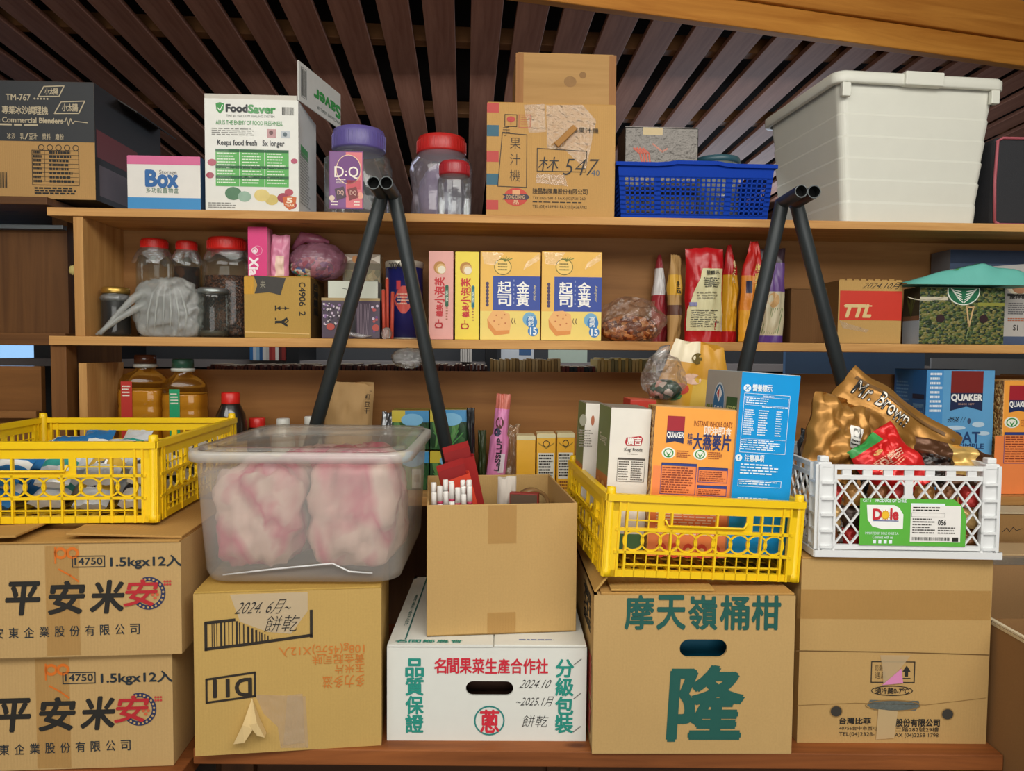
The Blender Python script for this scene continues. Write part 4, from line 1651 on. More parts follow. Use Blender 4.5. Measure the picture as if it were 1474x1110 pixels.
f.micro(1062, 646, 1128, 664, 5, WP)
f.disc(1062, 676, 5.5, 5.5, WP); f.text('!', 1061, 673, 1063, 679, BLU, 3, .01)
f.htext('注意事項', 1071, 670, 1103, 681, WP, 2, .03, .06)
f.micro(1066, 685, 1132, 704, 4, WP)
f.frame(1064, 711, 1134, 722, .7, WP)
f.micro(1066, 713, 1130, 720, 2, WP)
f.micro(1066, 740, 1120, 750, 2, WP)
fl = t.left(b, d)
BO = M('#2f6f9e', .5)
fl.disc(.42, .19, .17, .125, BO, 1)
fl.ring(.42, .19, .17, .125, .012, M('#c9d6da', .5), 2)
fl.poly([(.33, .13), (.42, .08), (.51, .13), (.42, .18)], M('#e8ecec', .5), 2)
fl.poly([(.36, .13), (.42, .10), (.42, .16)], M('#c2433c', .5), 3)
fl.text('品日常', .30, .20, .54, .25, M('#dfe8ea', .5), 2, .01)
fl.rect(.64, .14, .94, .31, M('#2f5a35', .5), 1)
fl.text('BEST OF', .67, .19, .91, .225, M('#c7d48c', .5), 2, .01)
fl.text('BIO', .70, .25, .88, .285, M('#e3ead0', .5), 2, .01)
fl.text('OUI', .05, .20, .24, .27, M('#6e8a2c', .5), 2, .03)
fl.text('BON', .04, .285, .26, .33, M('#2b2b28', .5), 2, .03)
b.build('body', t, .0018)
mb = MB(); mb.box(-w / 2 + .001, w / 2 - .001, .001, d - .001, h, h + .0014, M('#b9c6cc', .5)); mb.build('top_flap', t)

# white boxes with a red logo
def white_food(name_lab, rect, v, yaw, d, second=False):
    t = inbox('food_box', name_lab, 'food box', rect, v, d, 2.5, yaw)
    w, h = t.w, t.h
    b = MB()
    b.box(-w / 2, w / 2, 0, d, 0, h, [M('#e4dfd4', .5), M('#ddd6ca', .5), M('#b8aa90', .5), M('#ddd6ca', .5), M('#ddd6ca', .5), M('#d8d0c2', .5)])
    x0, y0, x1, y1 = rect
    f = t.front(b)
    f.r = (x0, y0, x1, y1 + (18 if not second else 15))
    if not second:
        f.poly([(892, 633), (913, 630), (916, 634), (914, 645), (893, 646), (890, 641)], M('#b3202c', .5), 1)
        f.htext('廣吉', 893, 632, 914, 644, M('#f2eee6', .5), 2, .03, .05)
        f.text('Kugi Foods', 890, 649, 916, 656, M('#2a2622', .5), 2, .01)
        f.micro(894, 658, 910, 660, 1, M('#6a6258', .5))
        G = M('#58524a', .6)
        f.frame(881, 665, 921, 702, .6, G)
        f.rect(881, 665, 921, 668, G)
        f.micro(883, 670, 898, 701, 8, G); f.micro(901, 670, 919, 701, 9, G)
        f.micro(884, 728, 908, 750, 4, G)
        f.rect(876, 784, 926, 815, M('#4a7a4a', .5))
    else:
        f.disc(830, 607, 5, 9, M('#8d8a76', .5)); f.disc(844, 607, 2.5, 8, M('#b06a4a', .5))
        f.micro(826, 622, 846, 650, 7, M('#8a8478', .5))
    fl = t.left(b, d)
    fl.rect(.0, .0, 1, .48, M('#7b8a52', .5), 1)
    fl.rect(.0, .48, 1, .85, M('#b06a34', .5), 1)
    fl.text('Energy', .2, .2, .8, .28, M('#e9dfc6', .5), 2)
    for k in range(4):
        fl.disc(.25 + .2 * k, .58 + .05 * (k % 2), .15, .05, M(['#c98a4a', '#8a4a24', '#d8a862', '#6a3a20'][k], .5), 2, 14)
    fl.rect(.0, .85, 1, 1, M('#e0dacd', .5), 1)
    b.build('body', t, .0015)
    mb = MB(); mb.box(-w / 2 + .001, w / 2 - .001, .001, d - .001, h, h + .0012, M('#8a8276', .5)); mb.build('top_flap', t)
    return t


white_food('white food box with a red logo standing at the front corner of the yellow crate', (868, 588, 926, 793), 1.295, 5, .10)
white_food('paler white food box behind the one with the red logo in the yellow crate', (833, 581, 860, 764), 1.46, 5, .08, True)
t = inbox('red_box', 'low red box standing behind the orange oat box in the yellow crate', 'box', (896, 576, 934, 766), 1.46, .06, 2.5, 3)
b = MB(); t.shell(b, .07, M('#b8301f', .5)); b.build('body', t, .0015)
mb = MB(); mb.box(-t.w / 2, t.w / 2, 0, .07, t.h, t.h + .001, M('#c9553a', .5)); mb.build('top_flap', t)

# --- white lattice crate with the green label card
WHT = film('#f0f2f2', .86, '#f4f6f6', .3, .25)
zc_ = TTOP + .003
pl, pr = on_z(1170, 797, zc_), on_z(1443, 808, zc_)
WCR = T('white_crate', 'white plastic lattice crate of coffee bags with a green label card', 'crate', (0, 0, 0))
yw = math.atan2((pr - pl).y, (pr - pl).x)
yw = R(-1.5)
w = (pr - pl).length
d, h = .34, A.at(1305, 670, 1.25).z - zc_
WCM = Matrix.Translation(((pl + pr) / 2)) @ Matrix.Rotation(yw, 4, 'Z')
WCR.o.matrix_world = WCM


def lattice_wall(L, H, X, par, card_=False):
    mb = MB()
    cw = .032
    mb.box(-.004, L + .004, -.006, .010, 0, .012, WHT, X)
    mb.box(cw, L - cw, -.002, .004, .014, .022, WHT, X)
    mb.box(cw, L - cw, -.002, .006, H - .008, H, WHT, X)
    mb.box(cw, L - cw, -.002, .002, H - .026, H - .018, WHT, X)
    for k in range(7):
        u = cw + (L - 2 * cw) * (k + .5) / 7
        mb.box(u - .008, u + .008, -.001, .003, H - .018, H - .008, WHT, X)
    mb.box(L / 2 - .007, L / 2 + .007, -.001, .003, .02, H, WHT, X)
    z0, z1 = .022, H - .026
    cell = .029
    zz = z0
    n = max(1, round((L - 2 * cw) / cell))
    cx = (L - 2 * cw) / n
    m = max(1, round((z1 - z0) / (cell * 1.25)))
    cz_ = (z1 - z0) / m
    for i in range(n):
        for j in range(m):
            a = Vector((cw + i * cx, .001, z0 + j * cz_)); e = a + Vector((cx, 0, cz_))
            mb.bar(X @ a, X @ e, .0032, .0034, WHT, X.to_3x3() @ Vector((0, 1, 0)))
            a2 = Vector((cw + i * cx, .001, z0 + (j + 1) * cz_)); e2 = a2 + Vector((cx, 0, -cz_))
            mb.bar(X @ a2, X @ e2, .0032, .0034, WHT, X.to_3x3() @ Vector((0, 1, 0)))
    for u in (.002, cw - .004):
        for q in (u, L - u - .004):
            mb.box(q, q + .004, -.003, .006, 0, H, WHT, X)
    for q in (.004, L - cw):
        mb.box(q, q + cw - .006, .002, .005, 0, H, WHT, X)
        for j in range(5):
            mb.box(q, q + cw - .006, -.003, .003, .015 + j * (H - .02) / 5, .019 + j * (H - .02) / 5, WHT, X)
    return mb.build('lattice_wall', par)


lattice_wall(w, h, Matrix.Translation((-w / 2, 0, 0)), WCR)
lattice_wall(w, h, Matrix.Translation((w / 2, d, 0)) @ Matrix.Rotation(math.pi, 4, 'Z'), WCR)
lattice_wall(d, h, Matrix.Translation((w / 2, 0, 0)) @ Matrix.Rotation(math.pi / 2, 4, 'Z'), WCR)
lattice_wall(d, h, Matrix.Translation((-w / 2, d, 0)) @ Matrix.Rotation(-math.pi / 2, 4, 'Z'), WCR)
for sx in (-1, 1):
    for y in (.012, d - .012):
        mb = MB()
        x = sx * (w / 2 - .013)
        mb.box(x - .012, x + .012, y - .011, y + .011, h - .006, h + .004, WHT)
        mb.box(x - .008, x + .008, y - .008, y + .008, h + .004, h + .014, WHT)
        mb.build('corner_post', WCR, .002)
mb = MB()
for k in range(12):
    x = -w / 2 + .01 + (w - .02) * k / 11
    mb.box(x - .005, x + .005, .004, d - .004, .004, .007, WHT)
for k in range(9):
    y = .01 + (d - .02) * k / 8
    mb.box(-w / 2 + .004, w / 2 - .004, y - .004, y + .004, .0035, .0065, WHT)
mb.build('base_grid', WCR)
mb = MB()
fr_ = (1170, 672, 1443, 801)
f = Face(mb, (-w / 2, -.0035, 0), (w, 0, 0), (0, 0, h), fr_)
GL = M('#5cb33f', .45, var=.03)
f.poly([(1233, 718), (1373, 718), (1385, 727), (1392, 742), (1392, 784), (1233, 784)], GL, 1)
v0 = len(mb.v)
f.text('CAT 5', 1237, 719, 1249, 723, WP, 2, .02)
f.text('PRODUCE OF CHILE', 1256, 719, 1302, 723, WP, 2, .02)
f.poly([(1243, 727), (1284, 727), (1292, 731), (1298, 740), (1298, 760), (1268, 761), (1252, 757), (1245, 748)], M('#f3f5f0', .45), 2)
f.text('D', 1253, 733, 1265, 747, M('#c72a34', .45), 3, .05)
f.disc(1271, 741, 6.2, 6, M('#f2c12e', .45), 3)
for k in range(12):
    a = k * math.pi / 6
    f.poly([(1271 + 5 * math.cos(a - .2), 741 + 5 * math.sin(a - .2)), (1271 + 8.5 * math.cos(a), 741 + 8 * math.sin(a)), (1271 + 5 * math.cos(a + .2), 741 + 5 * math.sin(a + .2))], M('#e8892c', .45), 3)
f.text('le', 1279, 732, 1290, 747, M('#c72a34', .45), 3, .05)
f.rect(1253, 748.5, 1291, 749.6, M('#2b3f8f', .5), 3)
f.text('IMPORTED BY DOLE CHILE S.A.', 1242, 765, 1292, 768.5, WP, 2, .0)
f.text('Connect with us', 1253, 770, 1283, 774, WP, 2, .01)
for k in range(4):
    f.rect(1254 + k * 8, 776, 1258.5 + k * 8, 781, WP, 2)
card_o = mb.build('label_card', WCR, label='green label card with a white oval logo')
mb = MB(); f = Face(mb, (-w / 2, -.0035, 0), (w, 0, 0), (0, 0, h), fr_)
f.rect(1309, 724, 1360, 727, WP, 2)
f.rect(1309, 727, 1384, 778, M('#ece9e4', .5), 2)
f.micro(1312, 729, 1356, 736, 2, INK, 3)
f.frame(1310, 737, 1360, 743, .4, INK, 3)
f.micro(1312, 745, 1346, 768, 6, M('#55524e', .6), 3)
f.text('056', 1350, 747, 1362, 754, INK, 3, .02)
f.micro(1350, 757, 1380, 768, 3, M('#55524e', .6), 3)
f.barcode(1312, 771, 1368, 776, INK, 3, 34)
f.rect(1372, 771, 1381, 777, INK, 3)
mb.build('shipping_sticker', card_o, label='white shipping sticker with barcode')

# coffee bags and packets in the white crate
GOLD = foil('#a87838', .38, .6, 18, .5)
GOLDL = foil('#d9b468', .38, .6, 24, .45)
BRN = foil('#5b3a24', .35, .7, 30, .4)
BLK = foil('#26211f', .35, .6, 30, .3)


def bagthing(name, label, cat, px, py, v, w, h, t_, rot, seed, mat, decor=None, wr=.008, group=None, wid=None):
    """a foil bag whose middle sits at photo point px,py at depth v; rot = (tip, lean, turn) in degrees"""
    t = T(name, label, cat, group=group)
    mb = MB()
    f = pouch(mb, w, h, t_, seed, mat, wr, wid, 26, 30)
    if decor:
        decor(f)
    mb.build('pack', t)
    c = A.at(px, py, v)
    t.o.matrix_world = Matrix.Translation(c) @ Matrix.Rotation(R(rot[2]), 4, 'Z') @ Matrix.Rotation(R(rot[1]), 4, 'Y') @ Matrix.Rotation(R(rot[0]), 4, 'X') @ Matrix.Translation((0, -t_ / 2, -h / 2))
    return t, f


def dec1(f):
    f.rect(.52, .30, .74, .56, M('#e9e6e0', .5), 1)
    f.barcode(.56, .33, .70, .44, INK, 2, 9)
    f.micro(.55, .47, .71, .54, 2, INK, 2)
    f.micro(.62, .60, .92, .95, 10, M('#6a4a22', .5), 1)


def dec2(f):
    # the bag lies on its side: its print runs along the length
    for m_, l, bo in ((INK, 1.5, .05), (M('#f2ece0', .5), 3, .0)):
        f.text('Mr. Brown', .70, .10, .88, .56, m_, l, bo, rot=90)
    f.rect(.22, .10, .40, .22, M('#e9e6e0', .5), 1.5)
    f.barcode(.24, .12, .38, .20, INK, 3, 8)
    f.rect(.86, .06, .90, .94, M('#6a4a22', .5), 1.5)


g1, _ = bagthing('coffee_bag', 'gold foil coffee bag with a small white sticker beside the blue box', 'bag', 1203, 634, 1.40, .135, .165, .065, (-8, 18, 12), 5, GOLD, dec1, .010)
g2, _ = bagthing('coffee_bag', 'large gold foil coffee bag slanting across the back of the white crate', 'bag', 1268, 626, 1.47, .17, .25, .08, (-10, -54, -4), 9, lambda u, v: GOLDL if u < .10 else GOLD, dec2, .008)
def dec3(f):
    f.micro(.2, .34, .85, .56, 6, M('#f0b090', .5), 1)
    f.text('COFFEE', .22, .36, .80, .46, M('#f3c9b0', .5), 2, .02)
    f.disc(.42, .25, .08, .035, M('#e8b06a', .5), 1)


bagthing('coffee_packet', 'shiny red packet with a green corner lying on top in the white crate', 'packet', 1281, 668, 1.335, .105, .125, .04, (-18, -34, 4), 3, lambda u, v: M('#3e9a4e', .35) if v > .86 and u < .6 else (M('#4a9ac8', .35) if v < .12 and u < .3 else foil('#d0201f', .3, .5, 26, .25)), dec3, .007)
bagthing('coffee_packet', 'brown packet with a gold panel and dark beans at the crate end', 'packet', 1370, 672, 1.335, .145, .085, .045, (-16, 12, -4), 12, lambda u, v: GOLDL if .42 < u < .72 and v > .3 else (speckle(['#1d1512', '#3a261a', '#130e0c'], 120, .3) if u < .42 and v < .62 else BRN), None, .007)
bagthing('coffee_packet', 'black packet wedged between the gold coffee bags', 'packet', 1236, 652, 1.415, .07, .11, .02, (-10, -48, 0), 17, lambda u, v: GOLDL if v > .8 else BLK, None, .006)
bagthing('coffee_packet', 'dark grey packet in the white crate corner next to the blue cereal box', 'packet', 1163, 660, 1.45, .05, .12, .03, (-4, 6, 10), 23, M('#3a3b3e', .35, bump=.5), None, .006)
rn = random.Random(31)
lows = [('#7a4a22', 'brown'), ('#c8a46a', 'tan'), ('#b02a24', 'red'), ('#3c2a20', 'dark brown'), ('#a5763a', 'golden'), ('#d8b98a', 'cream')]
for j in range(3):
    for k in range(7):
        c, nm = lows[(k * 2 + j) % 6]
        t = T('coffee_sachet', 'small %s sachet inside the white crate, seen through the %s lattice row' % (nm, ['lower', 'middle', 'upper'][j]), 'sachet', group='%s sachets in the white crate, %s row' % (nm, ['lower', 'middle', 'upper'][j]))
        mb = MB(); pouch(mb, .036, .036, .024, k + j * 9, foil(c, .35, .6, 60, .3), .003, nu=8, nv=9); mb.build('pack', t)
        t.o.matrix_world = WCM @ Matrix.Translation((-w / 2 + .036 + k * (w - .072) / 6, .016, .010 + j * .039)) @ Matrix.Rotation(R(rn.uniform(-9, 9)), 4, 'Y') @ Matrix.Rotation(R(rn.uniform(-6, 0)), 4, 'X')
# ---------------------------------------------------------------- top shelf
def jar_parts(t, r, h, lid_r, lid_h, lid_mat, body_mat, shape='round', fill=None, fill_h=.7, neck=.82, ribs=True, yscale=1.0):
    """glass or plastic jar: wall, screw lid with a ribbed edge, filling"""
    hb = h - lid_h
    sq = .75 if shape == 'square' else 0
    mb = MB()
    nr = lid_r * .96
    if shape == 'waist':
        prof = [(r * .93, 0), (r, .012), (r * .99, hb * .18), (r * .93, hb * .42), (r * .98, hb * .60), (r * 1.03, hb * .74), (r * .97, hb * .86), (nr * 1.02, hb * .96), (nr, hb)]
    else:
        prof = [(r * .93, 0), (r, .010), (r, hb * .80), (r * .97, hb * .88), (nr * 1.04, hb * .93), (nr, hb * .95), (nr, hb)]
    n = 40
    rings = []
    vs, fs = [], []
    for i, (rad, z) in enumerate(prof):
        q = sq if z < hb * .85 else 0
        for k in range(n):
            a = 2 * math.pi * k / n
            x, y = math.cos(a), math.sin(a)
            if q:
                m_ = (abs(x) ** 5 + abs(y) ** 5) ** .2
                x, y = x / m_, y / m_
            vs.append(Vector((rad * x, rad * y * yscale + r * yscale, z)))
    for i in range(len(prof) - 1):
        for k in range(n):
            a, b = i * n + k, i * n + (k + 1) % n
            fs.append((a, b, b + n, a + n))
    fs.append(tuple(range(n))[::-1])
    mb.add(vs, fs, body_mat, True)
    mb.build('jar_body', t)
    if fill:
        mb = MB()
        f_ = [(rad * .93, z + .004) for rad, z in prof if z < hb * fill_h]
        f_.append((r * .9, hb * fill_h))
        vs2, n0 = [], 28
        for rad, z in f_:
            for k in range(n0):
                a = 2 * math.pi * k / n0
                x, y = math.cos(a), math.sin(a)
                if sq:
                    m_ = (abs(x) ** 5 + abs(y) ** 5) ** .2
                    x, y = x / m_, y / m_
                vs2.append(Vector((rad * x, rad * y * yscale + r * yscale, z)))
        fs2 = [(i * n0 + k, i * n0 + (k + 1) % n0, (i + 1) * n0 + (k + 1) % n0, (i + 1) * n0 + k) for i in range(len(f_) - 1) for k in range(n0)]
        fs2 += [tuple(range(n0))[::-1], tuple((len(f_) - 1) * n0 + k for k in range(n0))]
        mb.add(vs2, fs2, fill, True)
        mb.build('filling', t)
    mb = MB()
    c = (0, r * yscale, 0)
    mb.lathe([(lid_r, hb - .004), (lid_r * 1.02, hb), (lid_r, hb + lid_h * .75), (lid_r * .96, h - .002), (lid_r * .9, h), (0, h)], lid_mat, 40, c)
    if ribs:
        for k in range(40):
            a = 2 * math.pi * (k + .5) / 40
            p = Vector((lid_r * 1.012 * math.cos(a), r * yscale + lid_r * 1.012 * math.sin(a), 0))
            mb.bar(p + Vector((0, 0, hb)), p + Vector((0, 0, hb + lid_h * .7)), .0018, .002, lid_mat, (math.cos(a), math.sin(a), 0))
    mb.build('lid', t)


def sidebox(name, label, cat, rect, v, d, front, side, top=None, zb=None, yaw=0, fr=S, group=None):
    t = put(name, label, cat, rect, v, fr, zb, yaw, group=group)
    b = MB()
    w, h = t.w, t.h
    b.box(-w / 2, w / 2, 0, d, 0, h, [front, front, side, side, side, top or side])
    return t, b


TZ = TOPZ
# big blender carton
t, b = sidebox('blender_carton', 'big black and brown blender carton at the shelf end, above the dark cabinet', 'carton', (-62, 118, 138, 293), 1.90, .38, card('#b08a56'), M('#1d1a1a', .5), M('#1d1a1a', .5), zb=max(TZ, ctop) + .001)
t.rect = (-62, 118, 138, 296)
f = t.front(b)
DK = M('#25282b', .55)
GR = M('#b7a98c', .6)
f.rect(-62, 118, 138, 208, DK, 1)
f.text('TM-767', 12, 137, 47, 146, GR, 2, .02)
for k in range(5):
    f.disc(53 + k * 4.6, 143, 1.6, 1.6, GR, 2, 6)
f.htext('專業冰沙調理機', 6, 155, 72, 167, GR, 2, .02, .05)
f.text('Performance Commercial Blenders', -48, 172, 93, 180, GR, 2, .02)
f.micro(-40, 182, 90, 188, 1, GR)
f.htext('冰沙 乳/豆汁 漿料 磨粉', 12, 196, 94, 205, GR, 2, .01, .12)
f.line([(60, 176), (96, 177), (98, 171), (101, 183), (104, 172), (107, 180), (110, 176), (128, 178)], 1.2, GR, 2)
for (cx, cy, s_) in ((77, 132, .85), (103, 156, 1.0)):
    pts = [(cx - 22 * s_, cy + 9 * s_), (cx - 12 * s_, cy - 9 * s_), (cx + 22 * s_, cy - 11 * s_), (cx + 13 * s_, cy + 8 * s_), (cx - 22 * s_, cy + 9 * s_)]
    f.line(pts, 1.6, GR, 2)
    f.htext('小太陽', cx - 11 * s_, cy - 6 * s_, cx + 12 * s_, cy + 5 * s_, GR, 2, .03, .05)
for k in range(5):
    f.ring(61 + 12.4 * k, 217, 4.6, 4.6, 1.0, INK, 2, 16)
f.frame(47, 221, 115, 275, .9, INK)
for k in range(1, 8):
    f.rect(47, 221 + k * 6.8, 115, 221.6 + k * 6.8, INK)
f.rect(65, 221, 65.6, 268, INK)
f.micro(49, 222.5, 63, 273, 8, INK, 2, .6); f.micro(72, 222.5, 108, 273, 8, INK, 2, .6)
f.micro(50, 278, 116, 290, 3, INK, 2, .6)
f.barcode(-30, 256, 12, 280, INK)
fr_ = t.right(b, .38)
fr_.rect(.02, .38, .6, .62, M('#6a2a2c', .5), 1)
fr_.rect(.05, .68, .8, .95, M('#5d5258', .5), 1)
b.build('body', t, .003)
mb = MB(); mb.box(-t.w / 2, t.w / 2, .0, .19, t.h, t.h + .003, M('#2a2726', .6), Matrix.Identity(4)); mb.build('flap', t)
mb = MB(); mb.box(0.002, .06, .12, .37, 0, .003, M('#2a2726', .6), Matrix.Translation((t.w / 2, 0, t.h)) @ Matrix.Rotation(R(32), 4, 'Y')); mb.build('flap', t)

# storage box
t, b = sidebox('paper_box', 'small white paper box with pink top band and blue bottom band', 'box', (184, 225, 289, 298), 1.90, .10, M('#dcd9d2', .4), M('#3d5f86', .5), M('#c4608c', .5), zb=TZ)
f = t.front(b)
f.rect(184, 225, 289, 236, M('#d0608f', .45), 1)
f.rect(184, 279, 289, 298, M('#2f86c0', .45), 1)
f.text('B', 211, 244, 226, 264, M('#1f5f9e', .5), 2, .05)
f.text('ox', 228, 250, 256, 265, M('#1f5f9e', .5), 2, .05)
f.text('Storage', 230, 243, 255, 249.5, M('#6a6a6a', .5), 2, .0)
f.htext('多功能置物盒', 210, 266, 258, 273, M('#3c6f52', .5), 2, .0)
b.build('body', t, .001)
mb = MB(); mb.box(-t.w / 2 + .002, t.w / 2 - .002, .001, .099, t.h, t.h + .0012, M('#c4608c', .5)); mb.build('lid_flap', t)

# white vacuum-sealer box with raised flap
t, b = sidebox('appliance_box', 'white appliance box with green table print and a raised flap', 'box', (296, 143, 430, 302), 1.89, .20, M('#dcdcd4', .35), M('#cfcfca', .5), M('#b9b4a8', .6), zb=TZ)
f = t.front(b)
GRN = M('#2f8f3f', .45)
f.poly([(312, 150), (318, 148), (324, 150), (323, 159), (318, 164), (313, 159)], GRN, 1)
f.line([(315, 156), (318, 160), (322, 152)], 1, M('#f0f0ea', .5), 2)
f.text('Food', 327, 151, 357, 161, M('#20242a', .5), 2, .05)
f.text('Saver', 359, 151, 397, 162, GRN, 2, .05)
f.text('THE #1 VACUUM SEALING SYSTEM', 327, 165, 396, 168.5, M('#6a6f6a', .5), 2)
f.text('AIR IS THE ENEMY OF FOOD FRESHNESS.', 312, 173, 408, 179, M('#4f9a5a', .5), 2, .01)
f.barcode(407, 153, 424, 164, INK, 2, 12)
f.micro(306, 184, 380, 195, 4, M('#8a8a84', .5))
f.rect(385, 184, 398, 196, M('#b88a8a', .5)); f.disc(391, 189, 3, 3, M('#5d2a2a', .5), 3)
f.rect(405, 186, 418, 196, M('#b9c0c4', .5)); f.disc(411, 191, 3, 3, M('#5a6a70', .5), 3)
f.text('Keeps food fresh   5x longer', 314, 200, 410, 210, M('#20242a', .5), 2, .02)
f.rect(311, 213, 416, 265, M('#56ab52', .45), 1)
for k, y in enumerate((213, 236, 250)):
    f.rect(311, y, 416, y + 4, M('#1f5f34', .5), 2)
f.rect(345, 213, 345.8, 265, M('#e6efe0', .5), 2); f.rect(381, 213, 381.8, 265, M('#e6efe0', .5), 2)
for a_, c_ in ((313, 342), (349, 378), (385, 413)):
    f.micro(a_, 218, c_, 263, 11, M('#d9e8d0', .5), 2, .4)
for (x, y, r_, c_) in ((306, 232, 8, '#b04a60'), (303, 250, 7, '#a03a50'), (424, 228, 6, '#b0506a'), (336, 275, 15, '#4f7a5a'), (352, 279, 12, '#8fae9a'), (377, 277, 14, '#d8c47a'), (391, 283, 12, '#cdb868'), (408, 280, 11, '#9a3a4c'), (420, 290, 9, '#a8384a'), (416, 272, 8, '#b04a5a')):
    f.disc(x, y, r_ * .8, r_ * .62, M(c_, .5, var=.2), 1.2 + .1 * (x % 5), 16)
f.poly([(407, 279), (417, 277), (427, 279), (425, 292), (417, 297), (409, 291)], M('#c8642c', .5), 3)
f.text('5', 413, 280, 421, 287, M('#f0e2c8', .5), 4, .03)
f.text('YEAR', 410, 288, 424, 292, M('#f0e2c8', .5), 4, .01)
f.micro(300, 288, 340, 297, 3, M('#8a8a84', .5))
fr_ = t.right(b, .20)
fr_.rect(.12, .36, .5, .46, GRN, 1)
fr_.micro(.08, .42, .62, .9, 18, M('#8f8f8a', .5))
b.build('body', t, .0015)
hf = S.at(432, 90, 1.90).z - (TZ + t.h)
mb = MB()
mb.box(-.0015, .0015, 0, .25, 0, hf, M('#c6c6c0', .5))
ff = Face(mb, (.0015, 0, 0), (0, .25, 0), (0, 0, hf))
f2 = Face(mb, (-.0015, .25, 0), (0, -.25, 0), (0, 0, hf))
f3 = Face(mb, (.0015, 0, 0), (0, .25, 0), (0, 0, hf))
f3.text('Saver', .34, .38, .98, .72, GRN, 1.5, .04, rot=180)
f3.text('VACUUM SEALER', .40, .80, .98, .88, M('#55605a', .5), 1.5, 0, rot=180)
f3.frame(.05, .10, .17, .86, .012, M('#55585a', .5), 1)
f3.barcode(.07, .14, .15, .82, INK, 1, 5)
o = mb.build('flap', t, label='raised white side flap with upside-down print')
o.location = (t.w / 2, 0, t.h + .001)
o.rotation_euler = (0, 0, R(-14))
mb = MB(); mb.box(-t.w / 2, t.w / 2 - .004, .001, .0025, t.h, t.h + .012, M('#c6c0b4', .6)); mb.build('torn_edge', t)
mb = MB(); fr2 = t.front(mb); fr2.poly([(356, 152), (380, 146), (392, 168), (402, 205), (380, 216), (352, 190)], film('#ffffff', .02, gloss=.14, rough=.2, bump=.3), 5)
fr2.poly([(300, 208), (330, 206), (334, 262), (302, 258)], film('#ffffff', .02, gloss=.14, rough=.2, bump=.3), 5)
mb.build('clear_wrap', t, label='patches of clear shrink film')

# square jar with purple lid and label
PET = film('#dfe6ea', .06, '#f4f7f8', .06, .6, .12, 24)
t = put('candy_jar', 'square clear plastic jar with purple lid and a purple pink label', 'jar', (462, 175, 556, 308), 1.90, S, TZ)
r_ = t.w / 2
jar_parts(t, r_, t.h, r_ * .83, t.h * .21, M('#5f5494', .35), PET, 'square')
mb = MB(); f = Face(mb, (-r_, -.0006, 0), (2 * r_, 0, 0), (0, 0, t.h), (462, 175, 556, 308))
f.rect(474, 217, 523, 299, M('#6a2f72', .4), 1)
f.rect(475.5, 218.5, 498, 297, M('#7a4a86', .4), 2); f.rect(498, 218.5, 521.5, 297, M('#d9707a', .4), 2)
f.disc(502, 243, 17, 20, M('#6a2f78', .4), 3); f.ring(502, 243, 18, 21, 1, M('#e7c9a0', .4), 3)
f.text('D', 482, 239, 495, 254, M('#efe4d8', .4), 4, .01); f.text('Q', 502, 239, 516, 256, M('#efe4d8', .4), 4, .01); f.disc(498, 251, 1.5, 1.5, M('#efe4d8', .4), 4); f.disc(498.5, 246, 1, 1, M('#efe4d8', .4), 4)
f.micro(484, 257, 498, 264, 3, M('#efe4d8', .4), 4)
f.rect(499, 258, 519, 271, M('#c84a56', .4), 3)
for (x, c_) in ((490, '#4a3140'), (508, '#7a2a2c')):
    f.poly([(x - 8, 271), (x + 5, 267), (x + 9, 282), (x - 5, 287)], M(c_, .4), 5)
    f.text('DQ', x - 4, 273, x + 5, 280, M('#d8b0a0', .4), 6, .01)
f.disc(519, 280, 4, 5, M('#e6a08a', .4), 5); f.disc(478, 284, 4, 4, M('#d8c0b0', .4), 5)
f.micro(477, 288, 487, 296, 2, M('#efe4d8', .4), 4); f.micro(510, 288, 520, 296, 2, M('#efe4d8', .4), 4)
mb.build('label', t, label='purple and pink jar label')

# waisted jar with red lid, then the small jar before it
t = put('plastic_jar', 'big waisted clear jar with red lid, empty bags crumpled inside', 'jar', (586, 186, 679, 311), 1.962, S, TZ)
r_ = t.w / 2
jar_parts(t, r_, t.h, r_ * .78, t.h * .17, M('#b8221f', .35), film('#d9d2e0', .14, '#efeaf2', .08, .6, .2, 18), 'waist')
mb = MB(); blob(mb, r_ * .74, r_ * .74, t.h * .37, 6, film('#b9b0c8', .55, '#ded6e6', .3, .4, .7, 30), .12, 2.4, c=(0, r_, .004)); mb.build('crumpled_bag', t, label='pale lilac plastic crumpled inside the jar')
t = put('glass_jar', 'small empty clear jar with red lid in front of the big waisted jar', 'jar', (628, 228, 678, 310), 1.865, S, TZ)
r_ = t.w / 2
jar_parts(t, r_, t.h, r_ * .88, t.h * .22, M('#a3242c', .3), PET)

# juicer carton with striped edge, wooden box on it
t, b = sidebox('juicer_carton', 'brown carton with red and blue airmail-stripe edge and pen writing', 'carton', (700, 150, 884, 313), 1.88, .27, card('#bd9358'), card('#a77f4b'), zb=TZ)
JC = t
t.rect = (700, 150, 884, 314)
f = t.front(b)
for k, (y0_, y1_, c_) in enumerate(((150, 164, '#b8413a'), (182, 198, '#2f5f72'), (219, 235, '#b8413a'), (252, 268, '#2f5f72'), (290, 304, '#b8413a'))):
    f.poly([(700, y0_), (717, y0_), (717, y1_), (700, y1_)], M(c_, .6), 1)
f.frame(725, 166, 743, 184, 1, INK); f.disc(734, 173, 6, 4, M('#b8413a', .6), 3, 14); f.rect(733.5, 173, 734.5, 181, M('#b8413a', .6), 3)
f.frame(745, 166, 762, 185, 1, M('#b8634a', .6)); f.micro(748, 169, 759, 182, 4, M('#b8634a', .6))
f.vtext('果汁機', 733, 196, 748, 266, MARK, 3, -.012, .3)
f.line([(722, 193), (757, 195), (757, 271), (716, 270), (722, 193)], .9, MARK, 3)
f.text('手', 722, 184, 733, 197, MARK, 3, -.012)
